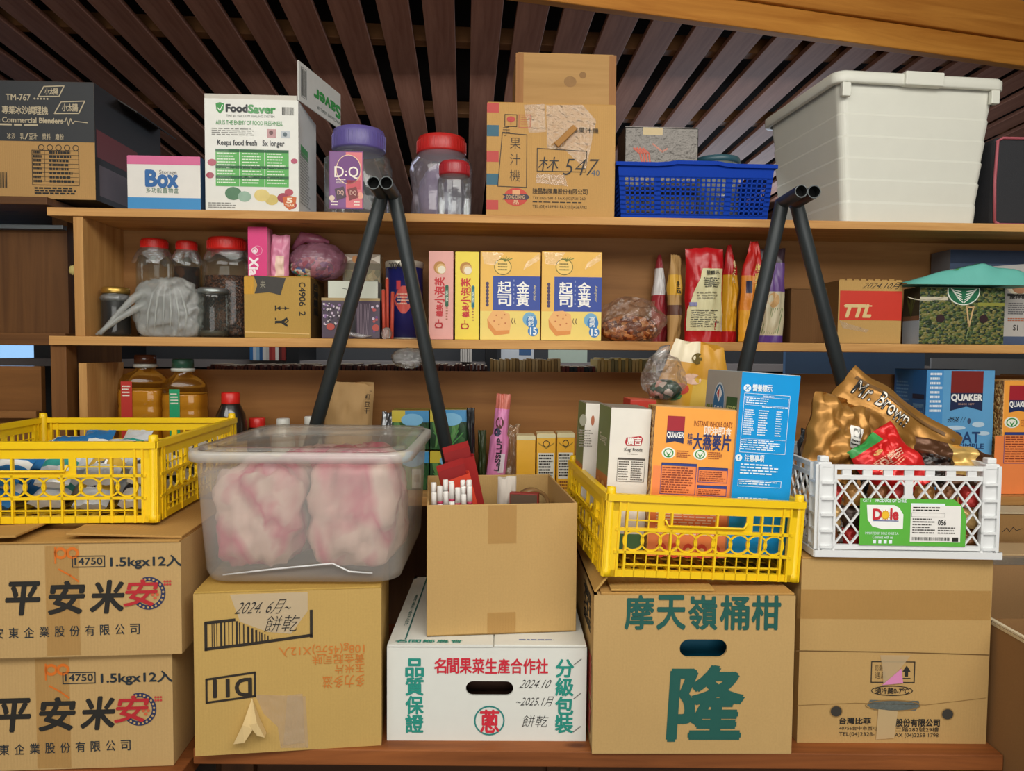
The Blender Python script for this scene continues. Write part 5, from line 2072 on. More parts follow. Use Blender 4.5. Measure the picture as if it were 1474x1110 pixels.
f.line([(772, 214), (843, 217), (842, 247), (772, 247), (772, 214)], 1.0, MARK, 3)
f.text('林', 774, 226, 803, 247, MARK, 4, -.01, shear=.1)
f.text('547', 812, 228, 858, 252, MARK, 4, -.014, shear=.15)
f.text('40', 850, 244, 862, 252, M('#4a5a6a', .6), 2, 0)
f.htext('榨果汁機', 820, 183, 860, 191, INK, 2, .01, .1)
f.disc(742, 285, 17, 13, M('#c0402f', .6), 1)
f.rect(737, 275, 748, 282, M('#d9a070', .6), 2)
f.poly([(722, 281), (758, 281), (762, 285), (758, 289), (722, 289), (727, 285)], M('#3a3340', .6), 2)
f.text('DONG CHANG', 729, 282.5, 754, 287.5, M('#d9b080', .6), 3, .01)
f.text('品', 738, 290, 746, 296, M('#e0b890', .6), 3, .02)
f.htext('陵昌製陳農股份有限公司', 766, 272, 845, 280, INK, 2, .01, .06)
f.text('TEL:(02)7581-5 FAX:(02)7581260', 766, 284, 842, 289, INK, 2)
f.text('TEL:(03)4169981 FAX:(03)4267782', 766, 296, 844, 302, INK, 2)
f.micro(766, 291, 842, 294, 1, INK)
b.build('body', t, .0025)
mb = MB(); f = t.front(mb)
CRI = film('#efe6d2', .16, '#faf4e6', .08, .9, .8, 70)
f.poly([(752, 152), (782, 150), (784, 190), (760, 192)], CRI, 1)
f.poly([(784, 152), (836, 150), (856, 172), (842, 244), (812, 216), (786, 214)], CRI, 2)
f.poly([(772, 250), (812, 252), (816, 268), (770, 264)], CRI, 2)
mb.build('tape', t, label='crinkled clear tape patches')
mb = MB()
X = Matrix.Translation(f.P(812, 197, 0) + Vector((0, -.010, 0))) @ Matrix.Rotation(R(-44), 4, 'Y')
mb.box(-.035, .035, -.004, .004, -.008, .008, card('#a87a45'), X)
mb.build('torn_flap', t, .002, label='torn strip of cardboard under the tape')
mb = MB(); mb.box(-t.w / 2 + .002, t.w / 2 - .002, .002, .27 * .49, t.h, t.h + .003, CARDT); mb.build('flap', t)
mb = MB(); mb.box(-t.w / 2 + .002, t.w / 2 - .002, .27 * .5, .268, t.h, t.h + .003, CARDT); mb.build('flap', t)
JTOP = TZ + t.h + .0057
t, b = sidebox('wooden_box', 'plain plywood box standing on top of the striped juicer carton', 'box', (742, 78, 886, 160), 1.94, .2, wood('#a27a44', '#b88f56', 'x', .7, knots=False), wood('#8d6436', '#a67c48', 'x', .7, knots=False), zb=JTOP)
f = t.front(b)
f.rect(876, 78, 886, 160, wood('#8a5a30', '#a0703e', 'z', 1, knots=False), 1)
f.rect(742, 78, 753, 160, wood('#8a5a30', '#a0703e', 'z', 1, knots=False), 1)
f.disc(820, 118, 9, 8, M('#8f6a3c', .7, var=.2), 1); f.disc(838, 108, 5, 5, M('#8a6538', .7), 1)
b.build('body', t, .001)
mb = MB(); mb.box(-t.w / 2 + .006, t.w / 2 - .006, .006, .194, t.h, t.h + .004, wood('#a27a44', '#b88f56', 'x', .7, knots=False)); mb.build('lid', t)

# blue basket with foil box and round tin
t = put('plastic_basket', 'blue perforated plastic basket on the top shelf', 'basket', (894, 240, 1104, 315), 1.89, S, TZ + .001)
BK = t
BLUE = M('#0638a0', .6, var=.03)
BLUE.node_tree.nodes['Principled BSDF'].inputs['Specular IOR Level'].default_value = .12
w, h, d = t.w, t.h, .26
flare = .012


def basket_side(name, L, X, hump):
    mb = MB()
    th = .0025
    n, m = max(4, int(L / .0128)), 8
    zt_, zb_ = h * .78, h * .10

    def P_(u, z):
        k = z / h
        return X @ Vector((u * (1 + 2 * flare * k / L) , -flare * k, z))

    def quad(u0, u1, z0, z1):
        vs = [P_(u0, z0), P_(u1, z0), P_(u1, z1), P_(u0, z1)]
        nrm = (vs[1] - vs[0]).cross(vs[3] - vs[0]).normalized() * th
        vs += [p - nrm for p in vs]
        mb.add(vs, [(0, 1, 2, 3), (7, 6, 5, 4), (0, 4, 5, 1), (1, 5, 6, 2), (2, 6, 7, 3), (3, 7, 4, 0)], BLUE)
    quad(-L / 2, L / 2, 0, zb_)
    quad(-L / 2, L / 2, zt_, h)
    st = L / n
    solid = {0, n - 1, n // 4, n // 4 * 3} if L > .25 else {0, n - 1}
    for k in range(n):
        u0 = -L / 2 + k * st
        if k in solid:
            quad(u0, u0 + st, zb_, zt_)
        else:
            quad(u0, u0 + st * .16, zb_, zt_)
            quad(u0 + st * .84, u0 + st, zb_, zt_)
    for j in range(m + 1):
        z = zb_ + (zt_ - zb_) * j / m
        quad(-L / 2, L / 2, z - .0022, z + .0022)
    # rim, raised in the middle on the long sides
    pts = []
    for j in range(17):
        u = -L / 2 - .006 + (L + .012) * j / 16
        q = abs(u) / (L / 2)
        up = hump * (1 if q < .3 else max(0, 1 - (q - .3) / .12))
        pts.append(P_(u, h) + Vector((0, 0, up)))
    for a, b_ in zip(pts, pts[1:]):
        mb.bar(a, b_, .014, .010, BLUE, (0, 0, 1))
    if hump:
        quad(-L * .18, L * .18, h, h + hump)
    return mb.build(name, t)


basket_side('side_wall', w, Matrix.Translation((0, 0, 0)), .006)
basket_side('side_wall', w, Matrix.Translation((0, d, 0)) @ Matrix.Rotation(math.pi, 4, 'Z'), .006)
basket_side('side_wall', d, Matrix.Translation((w / 2, d / 2, 0)) @ Matrix.Rotation(math.pi / 2, 4, 'Z'), 0)
basket_side('side_wall', d, Matrix.Translation((-w / 2, d / 2, 0)) @ Matrix.Rotation(-math.pi / 2, 4, 'Z'), 0)
mb = MB(); mb.box(-w / 2, w / 2, 0, d, 0, .003, BLUE); mb.build('bottom', t)
t = put('foil_box', 'silver foil-wrapped box standing inside the blue basket', 'box', (898, 184, 1003, 314), 1.98, S, TZ + .005)
mb = MB(); t.shell(mb, .11, foil('#4c4946', .3, .5, 70, .95))
f = t.front(mb); f.r = (893, 184, 1001, 314)
for k in range(4):
    f.line([(906 + k * 4.5, 212), (915 + k * 4.5, 219), (918 + k * 4, 230)], 2.4, M('#c8553a', .5), 1)
f.line([(934, 206), (948, 216), (955, 212)], 2.4, M('#b87a68', .5), 1)
f.rect(919, 184, 948, 194, M('#c9b489', .6), 1)
mb.build('body', t, .002)
mb = MB(); mb.box(-t.w / 2, t.w / 2, 0, .11, t.h, t.h + .002, foil('#4c4946', .3, .5, 70, .95)); mb.build('lid', t)
t = put('round_tin', 'round clear tub with dark green lid inside the blue basket', 'tub', (1006, 221, 1074, 314), 1.99, S, TZ + .005)
r_ = t.w / 2
mb = MB(); mb.lathe([(r_ * .9, 0), (r_ * .95, .004), (r_ * .96, t.h - .016)], film('#b9c0bc', .35, '#d5dcd8', .1, .6), 36, (0, r_, 0)); mb.build('tub_wall', t)
mb = MB(); mb.lathe([(r_, t.h - .018), (r_ * 1.01, t.h - .008), (r_ * .97, t.h - .001), (r_ * .9, t.h), (0, t.h)], M('#2f5560', .35), 36, (0, r_, 0)); mb.build('lid', t)

# white lidded tub
t = put('white_tub', 'large white ribbed plastic tub with overhanging lid on the top shelf', 'tub', (1205, 120, 1416, 319), 1.90, S, TZ + .001)
IV = M('#d8d8cc', .45, var=.04, scale=20)
w, h, d = t.w, t.h, .36
g = 1.16
mb = MB()
rings = []
for k, z in enumerate((0, .004, .14, .16, .30, .315, .45, .465, .60, .615, .75, .765, .90, 1.0)):
    zz = z * h
    q = 1 + (g - 1) * z
    step = -.0022 if k in (3, 5, 7, 9, 11) else 0
    rings.append([Vector((x, y + d / 2 - d / 2, zz)) for x, y in rrect(w * q - .02 + step * 2, d * (1 + (g - 1) * z * .5) + step * 2, .022)])
for r0 in rings:
    y0_ = min(p.y for p in r0); y1_ = max(p.y for p in r0)
    off = (d - (y1_ - y0_)) / 2 - y0_
    for p in r0:
        p.y += off
loft(mb, rings, IV, True)
for f_ in range(len(mb.s)):
    mb.s[f_] = False
mb.build('tub_body', t)
mb = MB()
W2, D2 = w * g + .012, d * 1.08 + .03


def rl(a, z, r=.03):
    out = ringat(W2 + a, D2 + a, r, z)
    y0_ = min(p.y for p in out); y1_ = max(p.y for p in out)
    for p in out:
        p.y += (d - (y1_ - y0_)) / 2 - y0_
    return out


loft(mb, [rl(-.02, h * .955), rl(.0, h * .955), rl(.004, h * .965), rl(.004, h * 1.02), rl(-.004, h * 1.035), rl(-.04, h * 1.035), rl(-.05, h * 1.025)], IV, False, True)
mb.build('lid', t)
mb = MB()
yf = (d - D2) / 2 - .006
mb.box(-.055, .055, yf - .004, yf + .02, h * .95, h * 1.045, IV)
mb.build('clip', t, .003)
for sx in (-1, 1):
    mb = MB(); mb.box(sx * (W2 / 2 - .03) - .012, sx * (W2 / 2 - .03) + .012, yf + .006, yf + .02, h * .86, h * .955, IV); mb.build('corner_rib', t, .002)
t.o.rotation_euler.z += R(4)

# cooler bag at the edge
t = put('cooler_bag', 'black fabric cooler bag with pink piping beside the white tub', 'bag', (1428, 198, 1560, 322), 1.90, S, TZ + .001)
w, h, d = t.w, t.h, .2
mb = MB(); mb.box(-w / 2, w / 2, 0, d, 0, h, M('#26272b', .8, bump=.4, scale=300)); mb.build('body', t, .014, 3)
mb = MB()
PK = M('#a8545e', .6)
mb.tube([(-w / 2 + .006, -.001, .012), (-w / 2 + .002, -.001, h * .5), (-w / 2 + .006, -.001, h - .012), (-w / 2 + .02, -.001, h - .004), (w / 2, -.001, h - .004)], .004, PK, 8)
mb.tube([(-w / 2 + .006, -.001, .012), (-w / 2 + .02, -.001, .005), (w / 2, -.001, .005)], .004, PK, 8)
mb.tube([(-w / 2 + .004, d, .012), (-w / 2 + .004, d, h - .01), (-w / 2 + .02, .02, h - .002)], .003, PK, 8)
mb.build('piping', t)
mb = MB(); mb.box(-w * .15, w * .02, -.006, -.001, h * .78, h * .98, M('#6a6e74', .4, .6)); mb.build('zip_pull', t, .001)

# ---------------------------------------------------------------- middle shelf
MZ = MIDZ
GLASS = film('#cfd8d2', .025, '#f2f6f4', .05, .38)
t = put('preserve_jar', 'dark jar with gold lid and plastic film under it at the shelf end', 'jar', (137, 412, 178, 487), 1.89, S, MZ)
r_ = t.w / 2
jar_parts(t, r_, t.h, r_ * .92, t.h * .10, foil('#b8954a', .3, .1, 20, .8), GLASS, fill=M('#1c1416', .3), fill_h=.9, ribs=False)
mb = MB(); blob(mb, r_ * 1.04, r_ * 1.04, t.h * .13, 5, film('#d8dada', .2, '#f2f4f4', .15, .7, .8, 60), .10, 4, c=(0, r_, t.h * .66)); mb.build('film_skirt', t)


def film_skirt(t, r, z0, seed, spread=1.35, drop=.05, yc=None):
    yc = t.w / 2 if yc is None else yc
    mb = MB()

    def fn(u, v):
        a = 2 * math.pi * u
        k = 1 + (spread - 1) * v + .12 * v * math.sin(a * 7 + seed) + .10 * v * math.sin(a * 3 + seed * 2)
        return Vector((r * k * math.cos(a), r * k * math.sin(a) * (yc / (t.w / 2)) + yc, z0 - drop * v ** 1.4 * (1 + .3 * math.sin(a * 5 + seed))))
    mb.grid(fn, 48, 6, film('#e2e4e6', .20, '#f4f5f6', .12, .7, .6, 50), wrapu=True)
    mb.build('film_skirt', t, label='clear plastic sheet squeezed under the lid')


REDL = M('#d0261e', .35)
t = put('storage_jar', 'tall clear jar with red lid over a plastic sheet, behind the grey bag', 'jar', (188, 341, 238, 488), 1.957, S, MZ)
r_ = t.w / 2
jar_parts(t, r_, t.h, r_ * .74, t.h * .085, REDL, GLASS, fill=M('#5a4630', .5), fill_h=.55)
film_skirt(t, r_ * .74, t.h * .91, 1, 1.5, .035)
t = put('storage_jar', 'darker tall jar of brown fruit with red lid, next to the bean jar', 'jar', (243, 345, 282, 488), 1.97, S, MZ)
r_ = t.w / 2
jar_parts(t, r_, t.h, r_ * .74, t.h * .085, REDL, GLASS, fill=speckle(['#2a1710', '#4a2a16', '#1d1210'], 40, .3), fill_h=.8)
film_skirt(t, r_ * .74, t.h * .91, 4, 1.4, .03)
t = put('bean_jar', 'big glass jar of dark brown beans with a wide red lid', 'jar', (284, 340, 356, 489), 1.955, S, MZ)
r_ = t.w / 2
jar_parts(t, r_, t.h, r_ * .76, t.h * .11, REDL, GLASS, fill=speckle(['#3a1d10', '#5a3018', '#29140c', '#6a3c20'], 210, .35), fill_h=.70, yscale=.66)
film_skirt(t, r_ * .76, t.h * .89, 7, 1.2, .025, r_ * .66)
t = put('glass_jar', 'small empty glass jar with silver lid between the grey bag and the bean jar', 'jar', (277, 413, 322, 487), 1.885, S, MZ)
r_ = t.w / 2
jar_parts(t, r_, t.h, r_ * .96, t.h * .08, foil('#9fa6a4', .35, .1, 20, .8), GLASS, fill=M('#4a4436', .5), fill_h=.15, ribs=False)
# grey plastic carrier bag with handles
t = put('plastic_bag', 'greyish white plastic carrier bag with stretched handles hanging over the shelf edge', 'bag', (192, 400, 278, 488), 1.872, S, MZ)
w, h = t.w, t.h
BG = film('#dcdedb', .27, '#eceeec', .25, .35, .3, 22)
mb = MB(); blob(mb, w * .54, .028, h * .52, 15, BG, .30, 1.5, 56, 30, ridge=.95, c=(0, .036, 0), boxy=.6); mb.build('bag', t)
mb = MB()
for k_ in range(6):
    xq = -w * .30 + w * .13 * k_
    mb.tube([(xq, .010 - .004 * (k_ % 2), h * .06), (xq + w * .03, .006, h * .40), (xq * .75 + w * .02, .012, h * .74), (xq * .4, .026, h * .92)], [.0012, .0028, .0030, .0012], BG, 6)
mb.build('fold', t)
for k, (x1_, z1_, y1_) in enumerate(((-w * 1.05, .012, -.012), (-w * .98, .004, -.014))):
    mb = MB()
    pts = [(-w * .30, .03, h * (.82 - .22 * k)), (-w * .52, .012, h * (.66 - .2 * k)), (-w * .72, -.004, h * (.40 - .1 * k)), (-w * .92, -.016, h * .12), (x1_, -.020, h * .02)]
    mb.tube(pts, [.014, .010, .007, .006, .003], BG, 9)
    mb.build('handle', t)

# carton with code and pink things on it
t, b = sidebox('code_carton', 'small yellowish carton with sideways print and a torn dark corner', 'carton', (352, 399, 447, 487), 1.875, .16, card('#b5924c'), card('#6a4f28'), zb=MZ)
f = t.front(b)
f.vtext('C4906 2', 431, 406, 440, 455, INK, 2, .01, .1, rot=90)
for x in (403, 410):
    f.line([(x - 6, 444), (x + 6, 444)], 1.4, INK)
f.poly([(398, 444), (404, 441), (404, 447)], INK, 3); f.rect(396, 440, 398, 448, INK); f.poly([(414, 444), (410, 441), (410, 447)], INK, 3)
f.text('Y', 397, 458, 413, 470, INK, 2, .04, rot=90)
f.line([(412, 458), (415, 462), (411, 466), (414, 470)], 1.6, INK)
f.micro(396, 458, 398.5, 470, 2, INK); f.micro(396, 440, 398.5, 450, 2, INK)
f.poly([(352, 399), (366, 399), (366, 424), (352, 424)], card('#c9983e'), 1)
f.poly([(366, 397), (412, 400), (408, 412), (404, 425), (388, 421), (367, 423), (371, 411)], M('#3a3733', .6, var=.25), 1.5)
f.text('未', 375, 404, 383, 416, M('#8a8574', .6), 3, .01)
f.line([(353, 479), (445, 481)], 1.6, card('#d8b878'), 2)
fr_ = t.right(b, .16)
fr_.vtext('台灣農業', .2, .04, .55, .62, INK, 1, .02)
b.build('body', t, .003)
CCZ = MZ + t.h
mb = MB(); mb.box(-t.w / 2 + .002, t.w / 2 - .002, .001, .158, t.h, t.h + .003, card('#a88038')); mb.build('flap', t)
t, b = sidebox('pink_box', 'bright pink upright box with sideways white lettering on the code carton', 'box', (357, 327, 385, 399), 1.90, .05, M('#d8327a', .4), M('#d88aa8', .45), M('#d8327a', .4), zb=CCZ + .003)
f = t.front(b)
f.text('Xia', 359, 371, 372, 397, M('#f6e6ea', .5), 2, .04, rot=90)
f.ring(367, 361, 4.5, 4.5, 1.2, M('#f6dfe6', .5)); f.disc(367, 362, 2.4, 2.4, M('#f6dfe6', .5), 3); f.ring(371, 361, 7, 7, .6, M('#f0a8c4', .5))
b.build('body', t, .001)
mb = MB(); mb.box(-t.w / 2 + .001, t.w / 2 - .001, .001, .049, t.h, t.h + .001, M('#c42a6c', .4)); mb.build('lid_flap', t)
t = put('pink_pouch', 'glossy light pink pouch leaning behind the bright pink box', 'pouch', (386, 337, 413, 399), 1.915, S, CCZ + .003, lean=3)
mb = MB(); pouch(mb, t.w, t.h, .03, 2, lambda u, v: M('#e7c9b4', .4) if (v < .5 and .35 < u < .8) else M('#d588a4', .3, bump=.3), .003); mb.build('pack', t)
t = put('candy_bag', 'bulging pink tinted plastic bag of sweets on the code carton', 'bag', (409, 341, 492, 401), 1.90, S, CCZ + .003)
mb = MB(); f = blob(mb, t.w * .5, .055, t.h * .5, 22, film('#c88aa2', .34, '#eec8d4', .12, .6, .8, 40), .16, 2.6, c=(0, .06, 0)); mb.build('bag', t)
mb = MB(); blob(mb, t.w * .40, .042, t.h * .30, 6, speckle(['#b8a88a', '#4a6a9a', '#d8d0c4', '#b85a4a', '#3f8a6a', '#e0c8b0'], 95, .4), .1, 2, c=(-.012, .055, .002)); mb.build('sweets', t)
mb = MB(); mb.tube([(-.07, .07, t.h * .78), (-.04, .06, t.h * 1.08), (0, .06, t.h * 1.02), (.03, .06, t.h * .95)], [.006, .016, .014, .004], film('#c87a98', .5, '#eec0d0', .2, .5, .6, 40), 10); mb.build('tied_end', t)
# gift tins and clear boxes
t, b = sidebox('gift_tin', 'purple patterned gift tin with a bow of clear wrap behind the trestle leg', 'tin', (463, 431, 547, 488), 1.89, .09, M('#4a3a4c', .35), M('#3a3038', .4), M('#8a745a', .35), zb=MZ)
f = t.front(b)
f.rect(463, 429, 547, 433, M('#a08a60', .4, .4), 1)
rn = random.Random(4)
for k in range(46):
    x, y = rn.uniform(466, 490), rn.uniform(437, 470)
    f.disc(x, y, rn.uniform(1, 2.2), rn.uniform(1, 2.2), M(rn.choice(['#c9b8cc', '#8a6a9a', '#d8d0d0', '#2a1f2c']), .4), 2 + .05 * k, 8)
for k in range(14):
    x, y = rn.uniform(536, 546), rn.uniform(440, 478)
    f.disc(x, y, 2, 2, M(rn.choice(['#6a3a7a', '#c9b8cc', '#b84a4a']), .4), 2 + .05 * k, 8)
f.disc(476, 471, 6, 5, M('#b8483c', .4), 5); f.disc(541, 472, 5, 5, M('#b8483c', .4), 5)
f.rect(500, 436, 512, 484, M('#1d171c', .3), 1)
for k in range(9):
    f.line([(514 + k * 2.2, 437), (515 + k * 1.7, 482)], .5, M('#9a8a94', .3), 2)
b.build('body', t, .001)
mb = MB(); mb.tube([(-.03, -.004, .004), (.0, -.009, .012), (.03, -.008, .006), (.055, -.005, .008)], [.003, .006, .006, .002], film('#d8d4d8', .3, gloss=.8), 8); mb.build('wrap', t)
GT = MZ + t.h
mb = MB(); mb.box(-t.w / 2 + .001, t.w / 2 - .001, .001, .089, t.h - .0004, t.h + .0006, M('#a08a60', .4, .3)); mb.build('lid', t)
t, b = sidebox('white_box', 'small white box lying on the purple gift tin', 'box', (472, 405, 544, 428), 1.905, .07, M('#cfd3c4', .5), M('#a9ac9e', .5), zb=GT + .001)
b.build('body', t, .001)
mb = MB(); f = t.front(mb); f.line([(493, 414), (499, 415)], .9, M('#6a6f62', .5), 1); f.line([(517, 412), (520, 417)], .8, M('#6a6f62', .5), 1); mb.box(-t.w / 2, t.w / 2, .0, .07, t.h, t.h + .0008, M('#c2c6b8', .5)); mb.build('lid', t)
t, b = sidebox('clear_box', 'clear plastic box of pale snacks standing behind the small white box', 'box', (494, 366, 548, 488), 1.99, .05, film('#cfc8b0', .25, '#f0ead8', .1, .6), film('#cfc8b0', .25, '#f0ead8', .1, .6), zb=MZ)
b.build('body', t)
mb = MB(); mb.box(-t.w / 2 + .003, t.w / 2 - .003, .004, .046, .002, t.h * .82, speckle(['#b09a68', '#8a7a4a', '#c4b488', '#6a6a3a'], 70, .6)); mb.build('snacks', t)
mb = MB(); f = t.front(mb); f.rect(495, 366, 547, 379, M('#9a8a78', .5), 1); f.poly([(495, 367), (508, 373), (495, 379)], M('#d8cfc0', .5), 2); f.poly([(547, 367), (534, 373), (547, 379)], M('#d8cfc0', .5), 2); f.disc(511, 373, 4, 5, M('#b87a3a', .5), 2); f.disc(530, 373, 4, 5, M('#8a3a2a', .5), 2); mb.build('header_card', t)
# canister and wafer sticks
t = put('canister', 'tall dark blue round canister with a red emblem behind the trestle leg', 'canister', (551, 374, 607, 489), 1.92, S, MZ)
r_ = t.w / 2
mb = MB()
NB = M('#1c2160', .3)
mb.lathe([(r_ * .98, .005), (r_ * .98, t.h - .018)], NB, 40, (0, r_, 0))


def cyl(r, h, yc):
    return lambda a, b: Vector((-r * math.cos(math.pi * a), yc - r * math.sin(math.pi * a), h * b))


sf = Surf(mb, cyl(r_ * .98, t.h, r_), (0, 0, 1, 1), False)
pts = [(.52 + .17 * math.cos(a), .50 + .15 * math.sin(a) - .03 * math.sin(3 * a)) for a in [k * math.pi / 9 for k in range(18)]]
sf.mb.add([sf.P(.52, .5, 1)] + [sf.P(x, y, 1) for x, y in pts], [(0, k + 1, (k + 1) % 18 + 1) for k in range(18)], M('#c8473a', .4))
sf.micro(.42, .42, .62, .58, 4, M('#e8b8a0', .4), 2)
sf.rect(.40, .26, .47, .37, M('#c8303a', .4), 1)
mb.build('body', t)
mb = MB(); mb.lathe([(r_ * .98, t.h - .0178), (r_, t.h - .017), (r_, t.h - .002), (r_ * .97, t.h), (0, t.h)], foil('#c9c4b4', .35, .1, 20, .5), 40, (0, r_, 0))
sf = Surf(mb, cyl(r_, t.h, r_), (0, 0, 1, 1), False)
sf.text('2024.10', .25, .03, .6, .11, INK, 1, .01)
mb.build('lid', t)
mb = MB(); mb.lathe([(r_ * .97, 0), (r_, .001), (r_, .0048), (.0, .0049)], foil('#c9c4b4', .35, .1, 20, .7), 40, (0, r_, 0)); mb.build('base_rim', t)
for k, (x, y0_, dep) in enumerate(((553, 417, 1.895), (558, 400, 1.905), (564, 420, 1.88))):
    t = put('wafer_stick', ['short red wafer stick leaning by the tin', 'tallest red wafer stick, in the middle of the three', 'red wafer stick nearest the blue canister'][k], 'stick', (x - 2.5, y0_, x + 2.5, 488), dep, S, MZ, lean=[-1, -.6, 1][k])
    mb = MB(); mb.tube([(0, 0, 0), (0, 0, t.h - .002)], t.w / 2, M('#c8503c', .5, var=.2), 10, True); mb.build('stick', t)
    mb = MB(); mb.tube([(0, 0, t.h - .0018), (0, 0, t.h)], t.w / 2 * .8, M('#d8a890', .6), 10); mb.build('tip', t)
t = put('clear_wrap', 'crumpled clear plastic wrap lying at the foot of the wafer sticks', 'wrap', (548, 470, 563, 489), 1.862, S, MZ)
mb = MB(); blob(mb, t.w * .5, .011, t.h * .5, 4, film('#e8e2d8', .2, gloss=.8, bump=.8), .25, 3, c=(0, .012, 0)); mb.build('wrap', t)

# pastry and cheese cracker boxes
def pastry(rect, col, bar, lab):
    t, b = sidebox('pastry_box', lab, 'snack box', rect, 1.875, .13, M(col, .4), M(col, .45), zb=MZ)
    x0, y0, x1, y1 = rect
    f = t.front(b)
    cx = (x0 + x1) / 2
    f.disc(cx - 2, y0 + 23, 8.5, 9, M('#b8803a', .5), 1); f.disc(cx, y0 + 25, 7, 7.5, M('#d8b070', .5), 2); f.disc(cx + 1, y0 + 26, 5.5, 5.5, M('#ece0c8', .5), 3)
    f.text('小泡芙', cx - 9, y0 + 37, cx + 5, y0 + 75, M('#c8242c', .5), 2, .03, rot=270)
    f.text('義美', cx - 7, y0 + 76, cx + 3, y0 + 93, M('#c8242c', .5), 2, .03, rot=270)
    f.disc(cx + 8.5, y0 + 50, 2.4, 2.4, M(bar, .5), 2); f.rect(cx + 6.2, y0 + 50, cx + 10.8, y0 + 77, M(bar, .5), 2); f.disc(cx + 8.5, y0 + 77, 2.4, 2.4, M(bar, .5), 2)
    f.text('香草', cx + 6.8, y0 + 56, cx + 10.2, y0 + 72, M('#dfe8d8', .5), 3, .01, rot=270)
    f.ring(cx - 3, y0 + 106, 6, 4, 1.4, M('#c8242c', .5)); f.frame(cx - 8, y0 + 102, cx + 2, y0 + 110, 1.2, M('#c8242c', .5)); f.rect(cx - 3.6, y0 + 97, cx - 2.4, y0 + 103, M('#c8242c', .5), 3)
    f.micro(cx + 7, y0 + 80, cx + 10, y0 + 100, 5, M('#a86a4a', .5))
    b.build('body', t, .0012)
    mb = MB(); mb.box(-t.w / 2 + .001, t.w / 2 - .001, .001, .129, t.h, t.h + .001, M(col, .45)); mb.build('lid_flap', t)


pastry((617, 362, 652, 488), '#e2a49a', '#2f6a4a', 'slim pink pastry box standing upright beside the yellow one')
pastry((655, 363, 689, 488), '#ecd340', '#2f7a8a', 'slim yellow pastry box standing between the pink box and the cheese boxes')
for k, x0 in enumerate((691, 779)):
    t, b = sidebox('cracker_box', ['yellow and blue cheese cracker box standing next to the slim yellow box', 'yellow and blue cheese cracker box standing next to the bag of nuts'][k], 'snack box', (x0, 363, x0 + 86, 488), 1.875, .075, M('#e9b64e', .32), M('#d8a040', .4), zb=MZ)
    f = t.front(b)
    X = lambda x: x - 691 + x0
    Y = lambda y: y + (1 if k else 0)
    f.rect(X(691), 447, X(777), 488, M('#ead06a', .35), .6)
    f.rect(X(709), Y(397), X(777), Y(446), M('#1d3f98', .35), 1)
    f.vtext('金黃', X(743), Y(404), X(761), Y(440), M('#f2f0ea', .4), 2, .02, .08)
    f.vtext('起司', X(716), Y(404), X(735), Y(440), M('#f2f0ea', .4), 2, .02, .08)
    f.micro(X(738), Y(402), X(740), Y(440), 6, M('#8a9ac8', .4)); f.text('Amptler', X(766), Y(409), X(771), Y(432), M('#d8c88a', .4), 2, .0, rot=90)
    f.ring(X(723), 384, 12.5, 11.5, .9, M('#6a6a2a', .5)); f.disc(X(723), 384, 11, 10, M('#f0c868', .35), 1)
    f.micro(X(716), 379, X(730), 391, 3, M('#7a6a2a', .5))
    for a in range(5):
        f.line([(X(726), 376), (X(720 + a * 4), 370 + abs(a - 2))], 1.2, M('#7a8a3a', .5), 2)
    for q in range(7):
        f.disc(X(701), Y(408 + q * 5), 2.4, 2.6, M('#4a3a5a', .5), 2, 10)
    # loaf of cheese
    f.poly([(X(701), 458), (X(708), 447), (X(722), 446), (X(733), 451), (X(735), 466), (X(733), 479), (X(712), 482), (X(702), 470)], M('#eab068', .4), 1.4)
    f.poly([(X(701), 458), (X(702), 470), (X(712), 482), (X(733), 479), (X(733), 474), (X(714), 475), (X(705), 464)], M('#d88a38', .4), 1.8)
    for (ax, ay) in ((714, 453), (722, 457), (711, 461), (718, 466), (727, 464), (726, 452)):
        f.disc(X(ax), ay, 1.2, 1.1, M('#c06a30', .4), 2.4, 8)
    f.line([(X(737), 457), (X(736), 462), (X(738), 465)], 1, M('#6a4a2a', .5)); f.line([(X(741), 457), (X(740), 462), (X(742), 465)], 1, M('#6a4a2a', .5))
    f.disc(X(762), Y(458), 10, 10, M('#6fa8c8', .4), 1.2); f.disc(X(765), Y(462), 8, 9, M('#2f78b8', .4), 1.6); f.disc(X(767), Y(475), 7.5, 7.5, M('#2f78b8', .4), 1.8)
    f.text('15', X(763), Y(470), X(772), Y(480), M('#f0f4f4', .4), 3, .03, rot=0); f.vtext('高鈣', X(760), Y(453), X(768), Y(468), M('#e8f0f0', .4), 3, .02, rot=0)
    b.build('body', t, .0012)
    mb = MB(); mb.box(-t.w / 2 + .001, t.w / 2 - .001, .001, .074, t.h, t.h + .001, M('#d8a040', .4)); mb.build('lid_flap', t)
    mb = MB(); f = t.front(mb)
    f.poly([(X(693), 364), (X(724), 364), (X(712), 382), (X(696), 380)], film('#ffffff', .06, gloss=.9, rough=.1, bump=.6), 6)
    f.poly([(X(775), 364), (X(775), 374), (X(752), 388), (X(756), 378)], film('#ffffff', .06, gloss=.9, rough=.1, bump=.6), 6)
    mb.build('clear_wrap', t, label='glossy clear shrink wrap')

# bags to the right
t = put('nut_bag', 'clear bag of candied nuts slumped beside the cheese cracker boxes', 'bag', (867, 424, 962, 489), 1.885, S, MZ)
mb = MB(); blob(mb, t.w * .44, .034, t.h * .30, 31, speckle(['#6a2f18', '#8a4a24', '#b87a48', '#5a2414', '#c89a6a'], 110, .35), .16, 2.4, c=(-.006, .055, 0)); mb.build('nuts', t)
mb = MB(); blob(mb, t.w * .5, .042, t.h * .5, 33, film('#d8c4b0', .08, '#f6ece2', .1, .5, .8, 40), .38, 1.9, 26, 14, c=(0, .055, 0), smooth=False); mb.build('bag', t)


